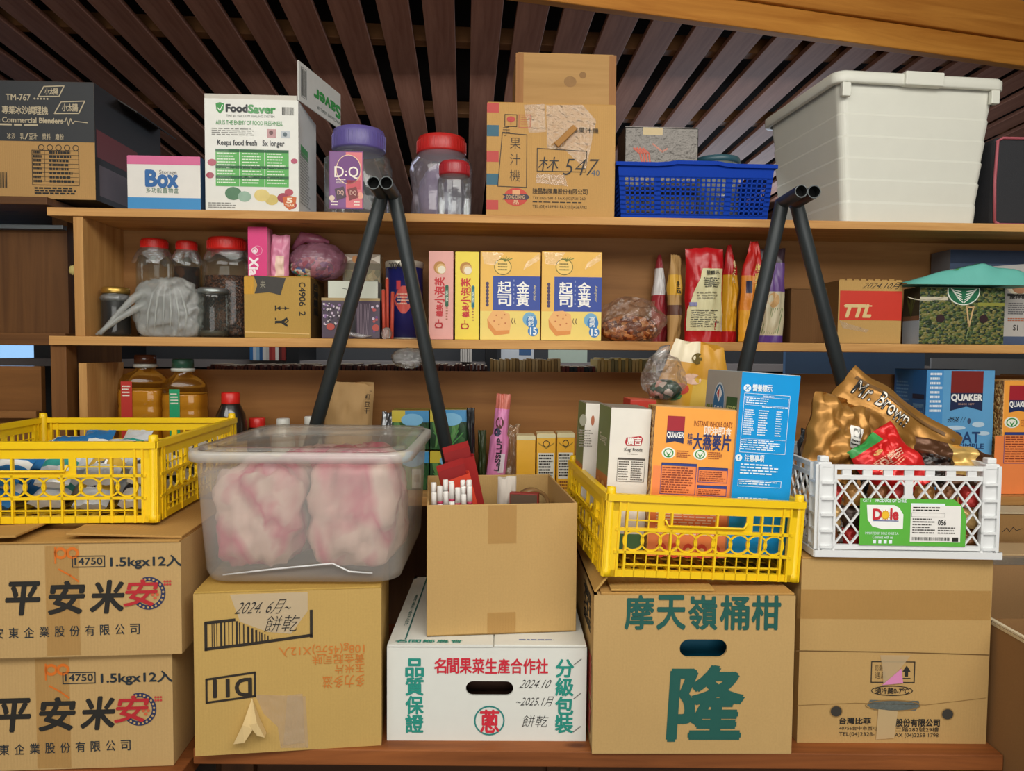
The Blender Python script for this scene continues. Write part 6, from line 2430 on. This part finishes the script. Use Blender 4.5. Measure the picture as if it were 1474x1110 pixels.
def standbag(label, rect, v, depth, matfn, seed, turn, dec=None, lean=0, name='snack_bag', wid=None):
    """a bag standing edge-on among others; turn swings its flat side"""
    t = put(name, label, 'bag', rect, v, S, MZ, 0, lean)
    ww = (t.w - depth * abs(math.sin(R(turn))) * .35) / max(.3, math.cos(R(turn)))
    mb = MB()
    f = pouch(mb, ww, t.h, depth, seed, matfn, .004, wid)
    if dec:
        dec(f)
    o = mb.build('pack', t)
    o.rotation_euler = (0, 0, R(turn))
    return t


standbag('slim white and crimson bag standing behind the bag of nuts', (940, 366, 966, 489), 1.995, .04, lambda u, v: M('#d8d6d4', .35) if .52 < v < .86 else M('#9a3038', .35, bump=.5), 41, 20, wid=lambda v: 1 - .8 * max(0, v - .35) / .65)
standbag('kraft paper bag with a yellow band standing beside the red bag', (967, 366, 987, 489), 1.95, .035, lambda u, v: M('#d8a83a', .5) if .52 < v < .78 else (M('#5a3424', .5) if .30 < v < .42 else M('#b08a52', .6)), 42, 35, lambda f: f.vtext('香菇', .3, .3, .55, .45, INK, 1, .02))


def dred(f):
    f.poly([(.38, .24), (.95, .24), (.90, .88), (.02, .90), (.06, .62)], M('#cfc79a', .5), 1)
    L_ = M('#3a3a30', .5)
    f.text('營養標示', .5, .26, .82, .30, L_, 2, .02)
    f.micro(.34, .33, .88, .44, 5, L_, 2)
    f.micro(.22, .47, .84, .58, 4, M('#8a8468', .5), 2)
    f.rect(.08, .60, .24, .64, M('#7a7aa0', .5), 2)
    f.micro(.12, .68, .84, .86, 8, L_, 2)


class SurfSub(Surf):
    pass


def red_rect(f):
    f.e = .0022
    # pale back panel laid over the bulge
    n = 12
    L0 = lambda t: (.36 - .30 * t, .24 + .66 * t)
    vs, fs = [], []
    for j in range(n + 1):
        q = j / n
        xl, y = (.42 - .38 * min(1, q * 1.5)), .22 + .66 * q
        for i in range(n + 1):
            vs.append(f.P(xl + (.92 - xl) * i / n, y, 1))
    for j in range(n):
        for i in range(n):
            a = j * (n + 1) + i
            fs.append((a, a + n + 1, a + n + 2, a + 1))
    f.mb.add(vs, fs, M('#cfc79a', .5), True)
    L_ = M('#4a4a3c', .5)
    f.text('營養標示', .5, .245, .82, .285, L_, 2, .02)
    f.micro(.40, .32, .88, .43, 5, L_, 2)
    f.micro(.26, .47, .84, .56, 3, M('#8a8468', .5), 2)
    f.rect(.10, .58, .26, .62, M('#7a7aa0', .5), 2)
    f.micro(.12, .66, .84, .85, 8, L_, 2)


standbag('red snack bag with a cream printed back panel standing on the shelf', (988, 356, 1042, 492), 1.89, .05, lambda u, v: M('#b3141c', .3, bump=.4) if not (u > .82 and .1 < v < .3) else M('#d8d4d0', .3), 43, -4, red_rect)
standbag('narrow yellow bag with red ends squeezed between the red and the orange bag', (1043, 352, 1068, 492), 1.935, .04, lambda u, v: M('#b81f22', .3, bump=.4) if v > .68 or v < .12 else M('#d8a028', .3, bump=.4), 44, 28, lambda f: f.vtext('蝦味先', .38, .16, .62, .40, M('#f0d8a0', .4), 1, .02), wid=lambda v: 1 - .75 * max(0, v - .7) / .3)
standbag('orange bag with a red top standing behind the trestle pole', (1067, 346, 1099, 492), 1.90, .045, lambda u, v: M('#c8241f', .3, bump=.4) if v > .66 else (M('#e0882a', .3, bump=.4) if v > .3 else M('#e8a62c', .3)), 45, 12, lambda f: (f.vtext('地瓜酥', .45, .22, .68, .50, M('#f0d878', .4), 1, .02), f.rect(.12, .40, .32, .52, M('#2a2a4a', .4), 1)), lean=2.5, wid=lambda v: 1 - .6 * max(0, v - .75) / .25)


def dpur(f):
    for k in range(9):
        f.line([(.30 + .07 * k, .64), (.16 + .07 * k, .90)], .014, M('#5a7a3a', .4), 1)
    f.disc(.5, .55, .2, .08, M('#c8a06a', .4), 1)


standbag('purple and white bag with a striped window standing behind the pole', (1092, 356, 1132, 492), 1.94, .045, lambda u, v: M('#5a3a86', .35) if v < .08 else (M('#6a4a8a', .35) if .55 < v < .86 else (M('#3a2a34', .35) if v >= .86 else M('#c8bfa0', .35))), 46, 0, dpur)

# dark carton, red band carton, green box and teal bag
t, b = sidebox('dark_carton', 'dark brown carton lying behind the trestle pole, next to the red-banded carton', 'carton', (1137, 416, 1192, 495), 1.95, .09, card('#6a4a2a'), card('#5d4024'), zb=MZ)
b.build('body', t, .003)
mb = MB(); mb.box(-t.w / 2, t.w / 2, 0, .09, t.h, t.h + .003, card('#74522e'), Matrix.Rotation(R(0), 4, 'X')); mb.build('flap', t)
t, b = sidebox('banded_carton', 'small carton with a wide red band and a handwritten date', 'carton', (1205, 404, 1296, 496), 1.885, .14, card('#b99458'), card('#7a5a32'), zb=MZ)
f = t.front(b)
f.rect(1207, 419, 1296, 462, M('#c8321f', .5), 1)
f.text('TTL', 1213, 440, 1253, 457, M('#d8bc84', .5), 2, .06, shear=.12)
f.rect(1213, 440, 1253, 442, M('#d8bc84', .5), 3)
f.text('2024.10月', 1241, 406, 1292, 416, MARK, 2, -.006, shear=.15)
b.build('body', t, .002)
mb = MB()
for k in range(9):
    x = -t.w / 2 + t.w * (k + .1) / 9
    mb.box(x, x + t.w / 9 * .75, .0005, .003, t.h - .001, t.h + .003 + .002 * (k % 2), card('#b08a50'))
mb.build('torn_edge', t)
mb = MB(); f = t.front(mb); f.poly([(1206, 462), (1222, 468), (1250, 476), (1246, 480), (1212, 474)], film('#ffffff', .1, gloss=.9, bump=.6), 3); mb.build('clear_wrap', t)
MEADOW = speckle(['#2a3a22', '#3d5030', '#55632f', '#6a6a34', '#243020', '#7a7440'], 120, .5, (1, 1, 1.6))
t, b = sidebox('picture_box', 'cardboard box printed with green meadow, two holes and a round green emblem', 'box', (1322, 414, 1444, 498), 1.88, .075, MEADOW, M('#a9b4bc', .5), zb=MZ)
f = t.front(b)
f.rect(1322, 428, 1362, 433, M('#c8bfa8', .5), 1); f.ring(1330, 426, 28, 8, 1.6, M('#c8bfa8', .5), 1, a0=200, a1=350)
f.rect(1405, 436, 1444, 441, M('#8a8a3a', .5), 1)
for q_, c_, l_ in ((1.0, '#e4e8dc', 1), (.93, '#1f6a48', 2)):
    f.poly([(1384 + 23.5 * q_ * math.cos(R(a)), 419 - 21 * q_ * math.sin(R(a))) for a in range(168, 373, 6)][::1], M(c_, .5), l_)
for k in range(5):
    for sg in (-1, 1):
        f.line([(1384 + sg * (1 + k * .8), 436 - k * 4.0), (1384 + sg * (7 + k * 1.6), 431 - k * 3.2), (1384 + sg * (12 + k * 1.6), 424 - k * 2.0)], 1.3, M('#e4e8dc', .5), 3)
f.line([(1389, 441), (1393, 472), (1399, 442)], 2.2, M('#c8a878', .5), 2); f.line([(1390, 443), (1398, 443)], 2, M('#c8a878', .5), 2)
f.line([(1393, 473), (1390, 488)], 1.0, M('#7a8a5a', .5), 2)
for cx in (1352, 1414):
    f.disc(cx, 460, 6.2, 6, M('#2a0f14', .6), 1)
fl = t.left(b, .075)
fl.rect(0, 0, 1, .56, M('#4a3f2c', .6), 1); fl.rect(0, .56, 1, 1, M('#b4bcc4', .5), 1)
fl.rect(0, .5, 1, .58, M('#8a5f44', .6), 2)
for k in range(7):
    fl.line([(.5, .5), (.25 + .08 * k, .18 + .05 * (k % 3))], .05, M('#6a6a34', .6), 3)
b.build('body', t, .001)
GBT = MZ + t.h
mb = MB()
mb.box(-t.w / 2 + .001, t.w / 2 - .001, .001, .074, t.h, t.h + .001, M('#4a5a3a', .6)); mb.build('lid_flap', t)
t = put('paper_bag', 'flat teal green paper bag draped over the meadow-printed box', 'bag', (1300, 380, 1490, 420), 1.865, S, GBT + .0045)
w = t.w
mb = MB()
TEAL = M('#66b8ac', .55, var=.08, bump=.35, scale=18)


def tl(side):
    def fn(u, v):
        x = (u - .5) * w
        cr = [(0, .003), (.12, .016), (.30, .034), (.50, .056), (.60, .060), (.72, .046), (.86, .044), (1, .026)]
        for (ua, za), (ub, zb2) in zip(cr, cr[1:]):
            if u <= ub:
                crest = za + (zb2 - za) * (u - ua) / (ub - ua)
                break
        prof = (v / .22) ** .8 if v < .22 else 1 - .5 * (v - .22) / .78
        y = -.016 + .095 * v
        if side:
            z = .0022 + crest * prof * (1 + .12 * nz(u * 7, v * 4, 0, 3)) + .003 * abs(nz(u * 16, v * 7, 1, 5)) * min(1, v * 8)
        else:
            z = .0006
        return Vector((x, y, z))
    return fn


mb.grid(tl(True), 40, 16, TEAL)
mb.grid(lambda u, v: tl(False)(1 - u, v), 40, 16, TEAL)
mb.grid(lambda u, v: tl(False)(u, 0) * (1 - v) + tl(True)(u, 0) * v, 40, 2, TEAL)
mb.build('bag', t)
mb = MB(); sfx = Surf(mb, tl(True), (0, 0, 1, 1), False, .0012)
for (pa, pb) in (((.38, .75), (.52, .66)), ((.40, .80), (.55, .72)), ((.44, .70), (.57, .74))):
    sfx.line([pa, ((pa[0] + pb[0]) / 2, (pa[1] + pb[1]) / 2 - .05), pb], .035, M('#4a9a4a', .6), 1)
mb.build('leaf_print', t)
t, b = sidebox('appliance_box', 'large grey and navy box standing behind the meadow-printed box', 'box', (1363, 362, 1640, 500), 1.965, .085, M('#b4b2ae', .45), M('#6a6a6e', .5), zb=MZ)
f = t.front(b)
f.poly([(1363, 362), (1640, 362), (1640, 366), (1363, 390)], M('#3d4a63', .45), 1)
f.rect(1363, 362, 1640, 381, M('#3d4a63', .45), 1)
f.rect(1363, 487, 1640, 500, M('#4a5a78', .45), 1)
f.disc(1462, 413, 18, 13, M('#d8d0b8', .5), 2); f.disc(1464, 415, 12, 9, M('#a87a5a', .5), 3)
f.rect(1446, 424, 1474, 428, M('#2a2a2e', .5), 2)
f.text('攪拌機', 1449, 426, 1474, 432, INK, 3, .02)
f.micro(1448, 438, 1476, 456, 6, M('#5a5a5e', .5)); f.micro(1448, 460, 1476, 466, 2, M('#b0603a', .5))
f.text('S1', 1456, 470, 1463, 478, INK, 2, .01)
b.build('body', t, .001)
mb = MB(); mb.box(-t.w / 2, t.w / 2, 0, .085, t.h, t.h + .001, M('#3d4a63', .5)); mb.build('lid_flap', t)
# ---------------------------------------------------------------- lower shelf, behind the crates
LZ = LOWZ
AMB = film('#d09a30', .06, '#fbedc8', .06, .45)


def oil_bottle(label, x0, x1, ytop, ysh, nx0, nx1, v, cap_m, lab_m, lx0, lx1, ly0, ly1):
    t = put('oil_bottle', label, 'bottle', (x0, ytop, x1, 709), v, S, LZ)
    w, h = t.w, t.h
    zs = h * (709 - ysh) / (709 - ytop)
    rn_ = w * (nx1 - nx0) / (x1 - x0) / 2
    xc = ((nx0 + nx1) / 2 - (x0 + x1) / 2) / (x1 - x0) * w

    def ring(k, z, n=32):
        out = []
        for j in range(n):
            a = 2 * math.pi * j / n
            x, y = math.cos(a), math.sin(a)
            m_ = (abs(x) ** 4 + abs(y) ** 4) ** .25
            q = min(1, k * 1.3)
            sx, sy = x / m_, y / m_
            r_ = Vector((sx * w / 2 * k, sy * w * .40 * k + w * .42, z))
            c_ = Vector((x * rn_ + xc, y * rn_ + w * .42, z))
            t_ = max(0, min(1, (k - rn_ / (w / 2)) / .35))
            out.append(c_.lerp(r_, t_))
        return out
    mb = MB()
    prof = [(.94, 0), (1, .01)]
    for j in range(7):
        z = .02 + (zs - .07) * j / 6
        prof += [(1, z), (.975, z + .006), (1, z + .012)]
    prof += [(.99, zs - .04), (.93, zs - .015), (.78, zs + .001), (.52, zs + .012), (rn_ / (w / 2), zs + .022), (rn_ / (w / 2), h - .022)]
    loft(mb, [ring(k, z) for k, z in prof], AMB, True)
    mb.build('bottle_body', t)
    mb = MB()
    loft(mb, [ring(k * .96, max(.003, z)) for k, z in prof if z < zs - .03], film('#e6b440', .62, '#f6dc88', .1, .12), True, True)
    mb.build('oil', t)
    mb = MB(); mb.lathe([(rn_ * 1.12, h - .024), (rn_ * 1.12, h - .003), (rn_ * 1.0, h), (0, h)], cap_m, 28, (xc, w * .42, 0)); mb.build('cap', t)
    mb = MB(); mb.lathe([(rn_ * 1.2, h - .034), (rn_ * 1.25, h - .029), (rn_ * 1.2, h - .025)], M('#c8ccc4', .4), 28, (xc, w * .42, 0)); mb.build('cap_ring', t)
    mb = MB()
    f = Face(mb, (-w / 2, w * .016, 0), (w, 0, 0), (0, 0, h), (x0, ytop, x1, 709))
    f.rect(lx0, ly0, lx1, ly1, lab_m, 1)
    f.micro(lx0 + 2, ly0 + 6, lx1 - 2, ly0 + 24, 4, M('#e8e4d4', .5), 2)
    mb.build('label', t)


oil_bottle('amber cooking oil bottle with a dark cap and red label behind the yellow crate', 164, 230, 511, 541, 186, 213, 1.93, film('#6a3a24', .6, '#c89a7a', .1, .5), M('#b8322a', .45), 176, 192, 550, 640)
oil_bottle('amber cooking oil bottle with a dark green cap and green label behind yellow crate', 228, 288, 517, 547, 242, 269, 1.915, M('#2f5a48', .35), M('#1f9a68', .45), 245, 260, 561, 640)


def small_bottle(label, x0, x1, ytop, cx0, cx1, cy1, v, cap, body, base_y=709, name='sauce_bottle'):
    t = put(name, label, 'bottle', (x0, ytop, x1, base_y), v, S, LZ)
    w, h = t.w, t.h
    rc = w * (cx1 - cx0) / (x1 - x0) / 2
    hc = h * (cy1 - ytop) / (base_y - ytop)
    mb = MB(); mb.lathe([(w * .47, 0), (w * .5, .006), (w * .5, h - hc - .055), (w * .46, h - hc - .03), (rc * 1.1, h - hc - .005), (rc * .9, h - hc + .006)], body, 32, (0, w / 2, 0)); mb.build('bottle_body', t)
    mb = MB(); mb.lathe([(rc, h - hc), (rc * 1.02, h - hc * .9), (rc, h - .002), (rc * .9, h), (0, h)], cap, 28, (0, w / 2, 0)); mb.build('cap', t)
    mb = MB(); mb.lathe([(w * .503, h * .15), (w * .503, h * .5)], M('#c9a25a', .5), 32, (0, w / 2, 0)); mb.build('label', t)


SOY = film('#1a0f0a', .85, '#3a2014', .08, .7)
small_bottle('dark soy sauce bottle with a red cap behind the crate corner', 303, 348, 566, 311, 337, 583, 1.90, REDL, SOY)
small_bottle('shorter bottle with a red cap peeking over the milky bin', 346, 384, 603, 353, 376, 618, 1.965, REDL, SOY)
small_bottle('bottle with a white cap behind the milky bin, next to the red-capped ones', 386, 421, 604, 394, 413, 616, 1.92, M('#d4d4cc', .4), film('#d8d4c4', .4, '#f0ece0', .1, .5))
small_bottle('bottle with a white cap behind the milky bin, next to the trestle leg', 426, 461, 601, 434, 452, 613, 1.94, M('#d4d4cc', .4), film('#d8d4c4', .4, '#f0ece0', .1, .5))
KR = M('#b08d5c', .75, bump=.3, scale=30)
t = put('kraft_pouch', 'brown kraft paper pouch with pen writing standing behind the milky bin', 'pouch', (462, 550, 531, 709), 1.93, S, LZ, lean=2)
mb = MB(); f = pouch(mb, t.w, t.h, .06, 51, KR, .005)
f.vtext('红豆干', .84, .10, .94, .30, MARK, 1.5, .0, .2)
f.line([(.04, .085), (.96, .085)], .006, M('#6a5232', .7), 1.5)
mb.build('pack', t)
t = put('foil_pouch', 'small crumpled silver pouch beside the leaf-printed packs', 'pouch', (535, 594, 562, 709), 1.95, S, LZ, lean=8)
mb = MB(); pouch(mb, t.w, t.h, .04, 52, foil('#8f9296', .3, .8, 40, .8), .006); mb.build('pack', t)
LEAF = speckle(['#163a1c', '#2a5a2a', '#1d4a24', '#5a8a4a', '#12301a'], 70, .4, (1, 1, .35))
for (x0, x1, yt, yb, lab) in ((564, 617, 650, 709, 'leaf-printed drink pack in the lower layer behind the milky bin'), (619, 673, 650, 709, 'leaf-printed drink pack in the lower layer beside the trestle leg'),
                              (564, 617, 591, 648, 'leaf-printed drink pack in the upper layer behind the milky bin'), (619, 673, 590, 648, 'leaf-printed drink pack in the upper layer beside the trestle leg')):
    zb_ = LZ if yt > 600 else S.at(617, 649, 1.92).z + .002
    t, b = sidebox('drink_pack', lab, 'drink pack', (x0, yt, x1, yb), 1.92, .06, LEAF, M('#1b2a1e', .5), M('#c9a83a', .4), zb=zb_)
    f = t.front(b); f.r = (0, 0, 1, 1)
    f.rect(0, 0, 1, .30, M('#3f8fc4', .35), 1); f.rect(0, 0, .36, .30, M('#c9b83a', .35), 2); f.disc(.55, .24, .3, .16, M('#7ab8dc', .35), 2.5, 20)
    for k in range(7):
        f.line([(.5, .96), (.10 + .13 * k, .42 + .05 * abs(k - 3))], .03, M('#4a8a44', .4), 2)
    if yt > 600:
        f.rect(.55, .45, .8, .95, M('#c8ccc4', .5), 3); f.barcode(.6, .6, .76, .8, INK, 4, 7)
    b.build('pack', t, .001)
    mb = MB(); mb.box(-t.w / 2 + .001, t.w / 2 - .001, .001, .059, t.h, t.h + .0012, M('#8a7a2a', .4)); mb.build('top_seal', t)
t = put('black_pouch', 'narrow glossy black pouch standing beside the leaf-printed packs', 'pouch', (671, 588, 683, 709), 1.90, S, LZ)
mb = MB(); pouch(mb, t.w, t.h, .03, 53, M('#17181a', .3, bump=.3), .003); mb.build('pack', t)
t = put('green_packet', 'slim dark green packet standing beside the tall pink packet', 'packet', (688, 620, 700, 709), 1.93, S, LZ)
mb = MB(); pouch(mb, t.w, t.h, .025, 54, M('#2f3a1c', .35), .003); mb.build('pack', t)
t = put('pink_packet', 'tall pink packet with a bent top and sideways print', 'packet', (696, 567, 728, 709), 1.91, S, LZ, lean=5)
mb = MB()
PKP = M('#d884b4', .4, bump=.3, scale=20)
f = pouch(mb, t.w * .9, t.h, .035, 55, lambda u, v: M('#c9705f', .4) if v > .86 else PKP, .003, lambda v: .72 if v > .55 else .95)
f.text('LaSSLUP', .36, .46, .62, .80, M('#3a2a3a', .5), 1.5, .02, rot=270)
f.disc(.40, .30, .26, .06, M('#5a2f2a', .5), 1.5, 16); f.disc(.30, .40, .22, .045, M('#2a2f4a', .5), 1.5, 16)
f.rect(.55, .62, .85, .82, M('#d8ccd4', .5), 1); f.disc(.55, .90, .14, .03, M('#4a2a3a', .5), 1.5, 12)
mb.build('pack', t)
t = put('clear_pouch', 'clear cellophane pouch sagging between the pink packet and the yellow drink boxes', 'pouch', (722, 612, 748, 709), 1.94, S, LZ)
mb = MB(); pouch(mb, t.w, t.h, .04, 56, film('#d8b48a', .28, '#f0dcc0', .08, .9, .9, 50), .006); mb.build('pack', t)
for (x0, x1, yt, lab, kind) in ((743, 770, 628, 'plain yellow drink box standing next to the cellophane pouch', 0), (772, 799, 625, 'yellow drink box with a round logo and white ingredients panel', 1), (801, 826, 624, 'yellow drink box half hidden by the crate of cereal', 1)):
    t, b = sidebox('drink_box', lab, 'drink box', (x0, yt, x1, 709), 1.90, .05, M('#e6ae34', .35), M('#c8922a', .4), M('#d8c898', .4), zb=LZ)
    f = t.front(b); f.r = (0, 0, 1, 1)
    f.rect(0, 0, 1, .07, M('#d8cfa4', .4), 1)
    if kind:
        f.disc(.5, .17, .18, .06, INK, 1.2); f.disc(.5, .17, .14, .045, M('#e6ae34', .35), 2)
        f.rect(.08, .33, .92, .78, M('#d8d8cc', .5), 1); f.micro(.12, .36, .88, .76, 8, INK, 2, .55); f.micro(.1, .82, .9, .98, 3, M('#7a4a1c', .5), 2, .6)
        f.line([(.1, .16), (.5, .25), (.9, .16)], .02, M('#9a7a2a', .5), 1.2)
    b.build('pack', t, .001)
    mb = MB(); mb.box(-t.w / 2 + .002, t.w / 2 - .002, .001, .049, t.h, t.h + .002, M('#d8c898', .4)); mb.build('top_seal', t)
# blue oat box and a second orange one
SKY = M('#5f9fce', .4, var=.18, scale=9)
t, b = sidebox('oat_box', 'light blue oat box with a shield logo standing behind the white crate', 'cereal box', (1328, 533, 1425, 709), 1.885, .15, SKY, M('#1f5f9c', .45), zb=LZ)  # side blue is darkened, its shade put into the colour
f = t.front(b)
f.r = (1328, 533, 1425, 712)
f.rect(1328, 533, 1352, 712, M('#4a8fc8', .4, var=.1), 1)
WP2 = M('#dce8f0', .5)
f.micro(1333, 537, 1351, 597, 9, WP2, 2, .5)
f.rect(1363, 534, 1409, 566, M('#7a2420', .45), 1)
f.poly([(1363, 566), (1409, 566), (1409, 592), (1386, 586), (1363, 592)], M('#1f2a4c', .45), 1)
f.text('QUAKER', 1364, 568, 1408, 579, M('#e8e8e4', .5), 2, .05)
f.text('SINCE 1877', 1374, 581, 1397, 583.5, M('#c8a08a', .5), 2)
f.line([(1360, 605), (1366, 603), (1372, 607), (1376, 601)], .9, MARK, 2); f.text('2025.11', 1361, 601, 1384, 609, MARK, 2, -.01, shear=.15); f.disc(1390.5, 607, 2.4, 4.4, M('#3a4a6a', .5), 2, 12)
f.text('OAT', 1366, 623, 1407, 639, M('#1f3f6e', .5), 2, .02)
f.text('S', 1360, 640, 1365, 647, M('#1f3f6e', .5), 2, .01); f.disc(1370, 643.5, 4.4, 4, M('#2a5fa8', .5), 2); f.text('SIMPLE', 1377, 640, 1413, 647.5, M('#1f3f6e', .5), 2, .01)
for (x, y, rx, ry) in ((1372, 617, 14, 3), (1404, 612, 9, 4), (1388, 655, 26, 6), (1412, 625, 9, 3)):
    f.disc(x, y, rx, ry, M('#b8d0e2', .5, var=.1), 1.2, 20)
f.disc(1396, 690, 22, 20, M('#d8c08a', .5, var=.2), 1.4)
fl = t.left(b, .15)
fl.rect(.02, .02, .6, .98, M('#245f96', .45, var=.1), 1)
fl.micro(.08, .1, .5, .28, 6, M('#5a8ab4', .5), 2); fl.rect(.6, .2, .95, .24, M('#1a2a44', .5), 2)
fl.frame(.62, .28, .95, .6, .02, M('#5a8ab4', .5), 2); fl.micro(.65, .3, .92, .58, 8, M('#5a8ab4', .5), 2)
b.build('body', t, .0015)
mb = MB(); mb.box(-t.w / 2 + .001, t.w / 2 - .001, .001, .149, t.h, t.h + .001, M('#2a4a6a', .5)); mb.build('top_flap', t)
t = put('oat_box', 'orange oat box standing at the shelf edge beside the light blue one', 'cereal box', (1439, 548, 1560, 711), 1.862, S, LZ)
t.rect = (1439, 548, 1560, 711)
orange_oats(t, .09, 494, -45, full=False)
# clear and yellow bags behind the cereal boxes in the crate
t = T('snack_bag', 'big yellow printed bag standing at the back of the cereal crate', 'bag')
mb = MB()
f = pouch(mb, .17, .405, .05, 61, lambda u, v: M('#e0d3b4', .4) if v > .90 and u < .5 else (M('#d8a02c', .35) if v < .82 and u < .45 else (M('#c8922f', .4) if v > .8 else M('#d8b048', .35))), .006, lambda v: 1.0 - .35 * max(0, v - .75) / .25)
f.disc(.45, .09, .10, .028, M('#6a5a2a', .5), 1.5, 14); f.disc(.3, .26, .10, .03, M('#c8483a', .5), 1.5, 12); f.disc(.42, .2, .14, .03, M('#e0b8a0', .5), 1.5, 12); f.disc(.2, .3, .12, .03, M('#3f7a3a', .5), 1.4, 12)
mb.build('pack', t)
t.o.matrix_world = RCM @ Matrix.Translation((.045, .285, .022)) @ Matrix.Rotation(R(5), 4, 'Y')
rb = bpy.data.objects['red_box']
zr = rb.matrix_basis.translation.z
c = A.at(954, 577, 1.50)
t = T('clear_bag', 'clear crackly bag of wrapped sweets perched on the red box behind the oat box', 'bag', (c.x, c.y + .0, c.z + .002))
mb = MB(); blob(mb, .045, .032, .052, 71, film('#e0d8d0', .08, '#f8f5f2', .08, .55, .9, 45), .34, 2.2, 26, 14, smooth=False); mb.build('bag', t)
mb = MB(); blob(mb, .034, .022, .022, 72, speckle(['#1f4a3a', '#2a5a4a', '#c8948a', '#d8c8c0', '#16382c'], 80, .35), .12, 2.4, c=(.006, 0, .002)); mb.build('sweets', t)
mb = MB(); mb.tube([(-.02, -.01, .08), (.0, -.005, .105), (.012, 0, .115)], [.012, .012, .003], film('#e8e4e0', .2, gloss=.9), 8); mb.build('twisted_top', t)
# crumpled film under the middle shelf
t = put('clear_wrap', 'crumpled clear film tucked under the front edge of the middle shelf', 'wrap', (564, 502, 613, 527), 1.845, S)
mb = MB(); blob(mb, t.w * .5, .02, t.h * .55, 8, film('#d8d2c8', .12, gloss=.9, bump=.9, scale=60), .3, 3, c=(0, 0, 0), base=False); mb.build('wrap', t)
t.o.location.z = MIDZ - .0235 - t.h * 1.12

# ---------------------------------------------------------------- black trestle legs
PIPE = M('#33393b', .42, .2, var=.15, bump=.06)
HOLE = M('#050505', .9)


def trestle(label, rings, tops, feet, yb):
    base = (A.at(*tops[0], yb) + A.at(*tops[1], yb)) / 2
    t = T('trestle_frame', label, 'trestle', (base.x, yb, ZB))
    off = Vector((base.x, yb, ZB))
    for k in range(2):
        ya = yb - .105
        pr_ = A.at(*rings[k], ya) - off
        yk = yb + .018 * k
        pt_ = A.at(*tops[k], yk) - off
        pf = A.at(*feet[k], yk) - off
        d = (pf - pt_)
        pf2 = pt_ + d * ((pt_.z - .006) / -d.z)
        mb = MB()
        mb.tube([pt_ + Vector((0, 0, 0)), pt_ + d * .02, pf2], .0168, PIPE, 20)
        leg = mb.build('leg', t)
        mb = MB()
        ax = (pt_ - pr_)
        mb.tube([pr_, pr_ + ax * .3, pt_ + Vector((0, .012, 0))], .0150, PIPE, 20, caps=False)
        mb.tube([pr_ - ax.normalized() * .0005, pr_ + ax * .25], .0128, HOLE, 20, caps=False)
        mb.lathe([(.0125, 0), (.0152, 0)], PIPE, 20) if False else None
        n = 24
        u_ = ax.normalized().cross(Vector((0, 0, 1))).normalized(); w_ = u_.cross(ax.normalized())
        vs = []
        for j in range(n):
            a = 2 * math.pi * j / n
            for r_ in (.0128, .0150):
                vs.append(pr_ + (u_ * math.cos(a) + w_ * math.sin(a)) * r_)
        mb.add(vs, [(2 * j, 2 * ((j + 1) % n), 2 * ((j + 1) % n) + 1, 2 * j + 1) for j in range(n)], M('#4a4f50', .35, .4))
        mb.add([pr_ + ax * .22 + (u_ * math.cos(2 * math.pi * j / n) + w_ * math.sin(2 * math.pi * j / n)) * .0127 for j in range(n)], [tuple(range(n))], HOLE)
        mb.build('top_tube', t, label='short open pipe end')
    return t


trestle('black tubular trestle legs standing in front of the purple tin and blue canister', ((537.5, 263), (556, 263)), ((550, 281), (567, 281)), ((455, 612), (648, 672)), 1.745)
trestle('black tubular trestle legs standing in front of the snack bags and dark carton', ((1153.5, 275), (1172, 276)), ((1126, 292), (1146, 292)), ((1072, 530), (1215, 560)), 1.745)
# dried glue on the shelf upright
mb = MB(); p = Vector((u_side0 - .006, SH_V + .012, S.at(100, 395, SH_V).z)); blob(mb, .010, .006, .012, 4, M('#b0a060', .8), .4, 3, 16, 10, c=p, base=False); mb.build('glue_lump', SHELF)
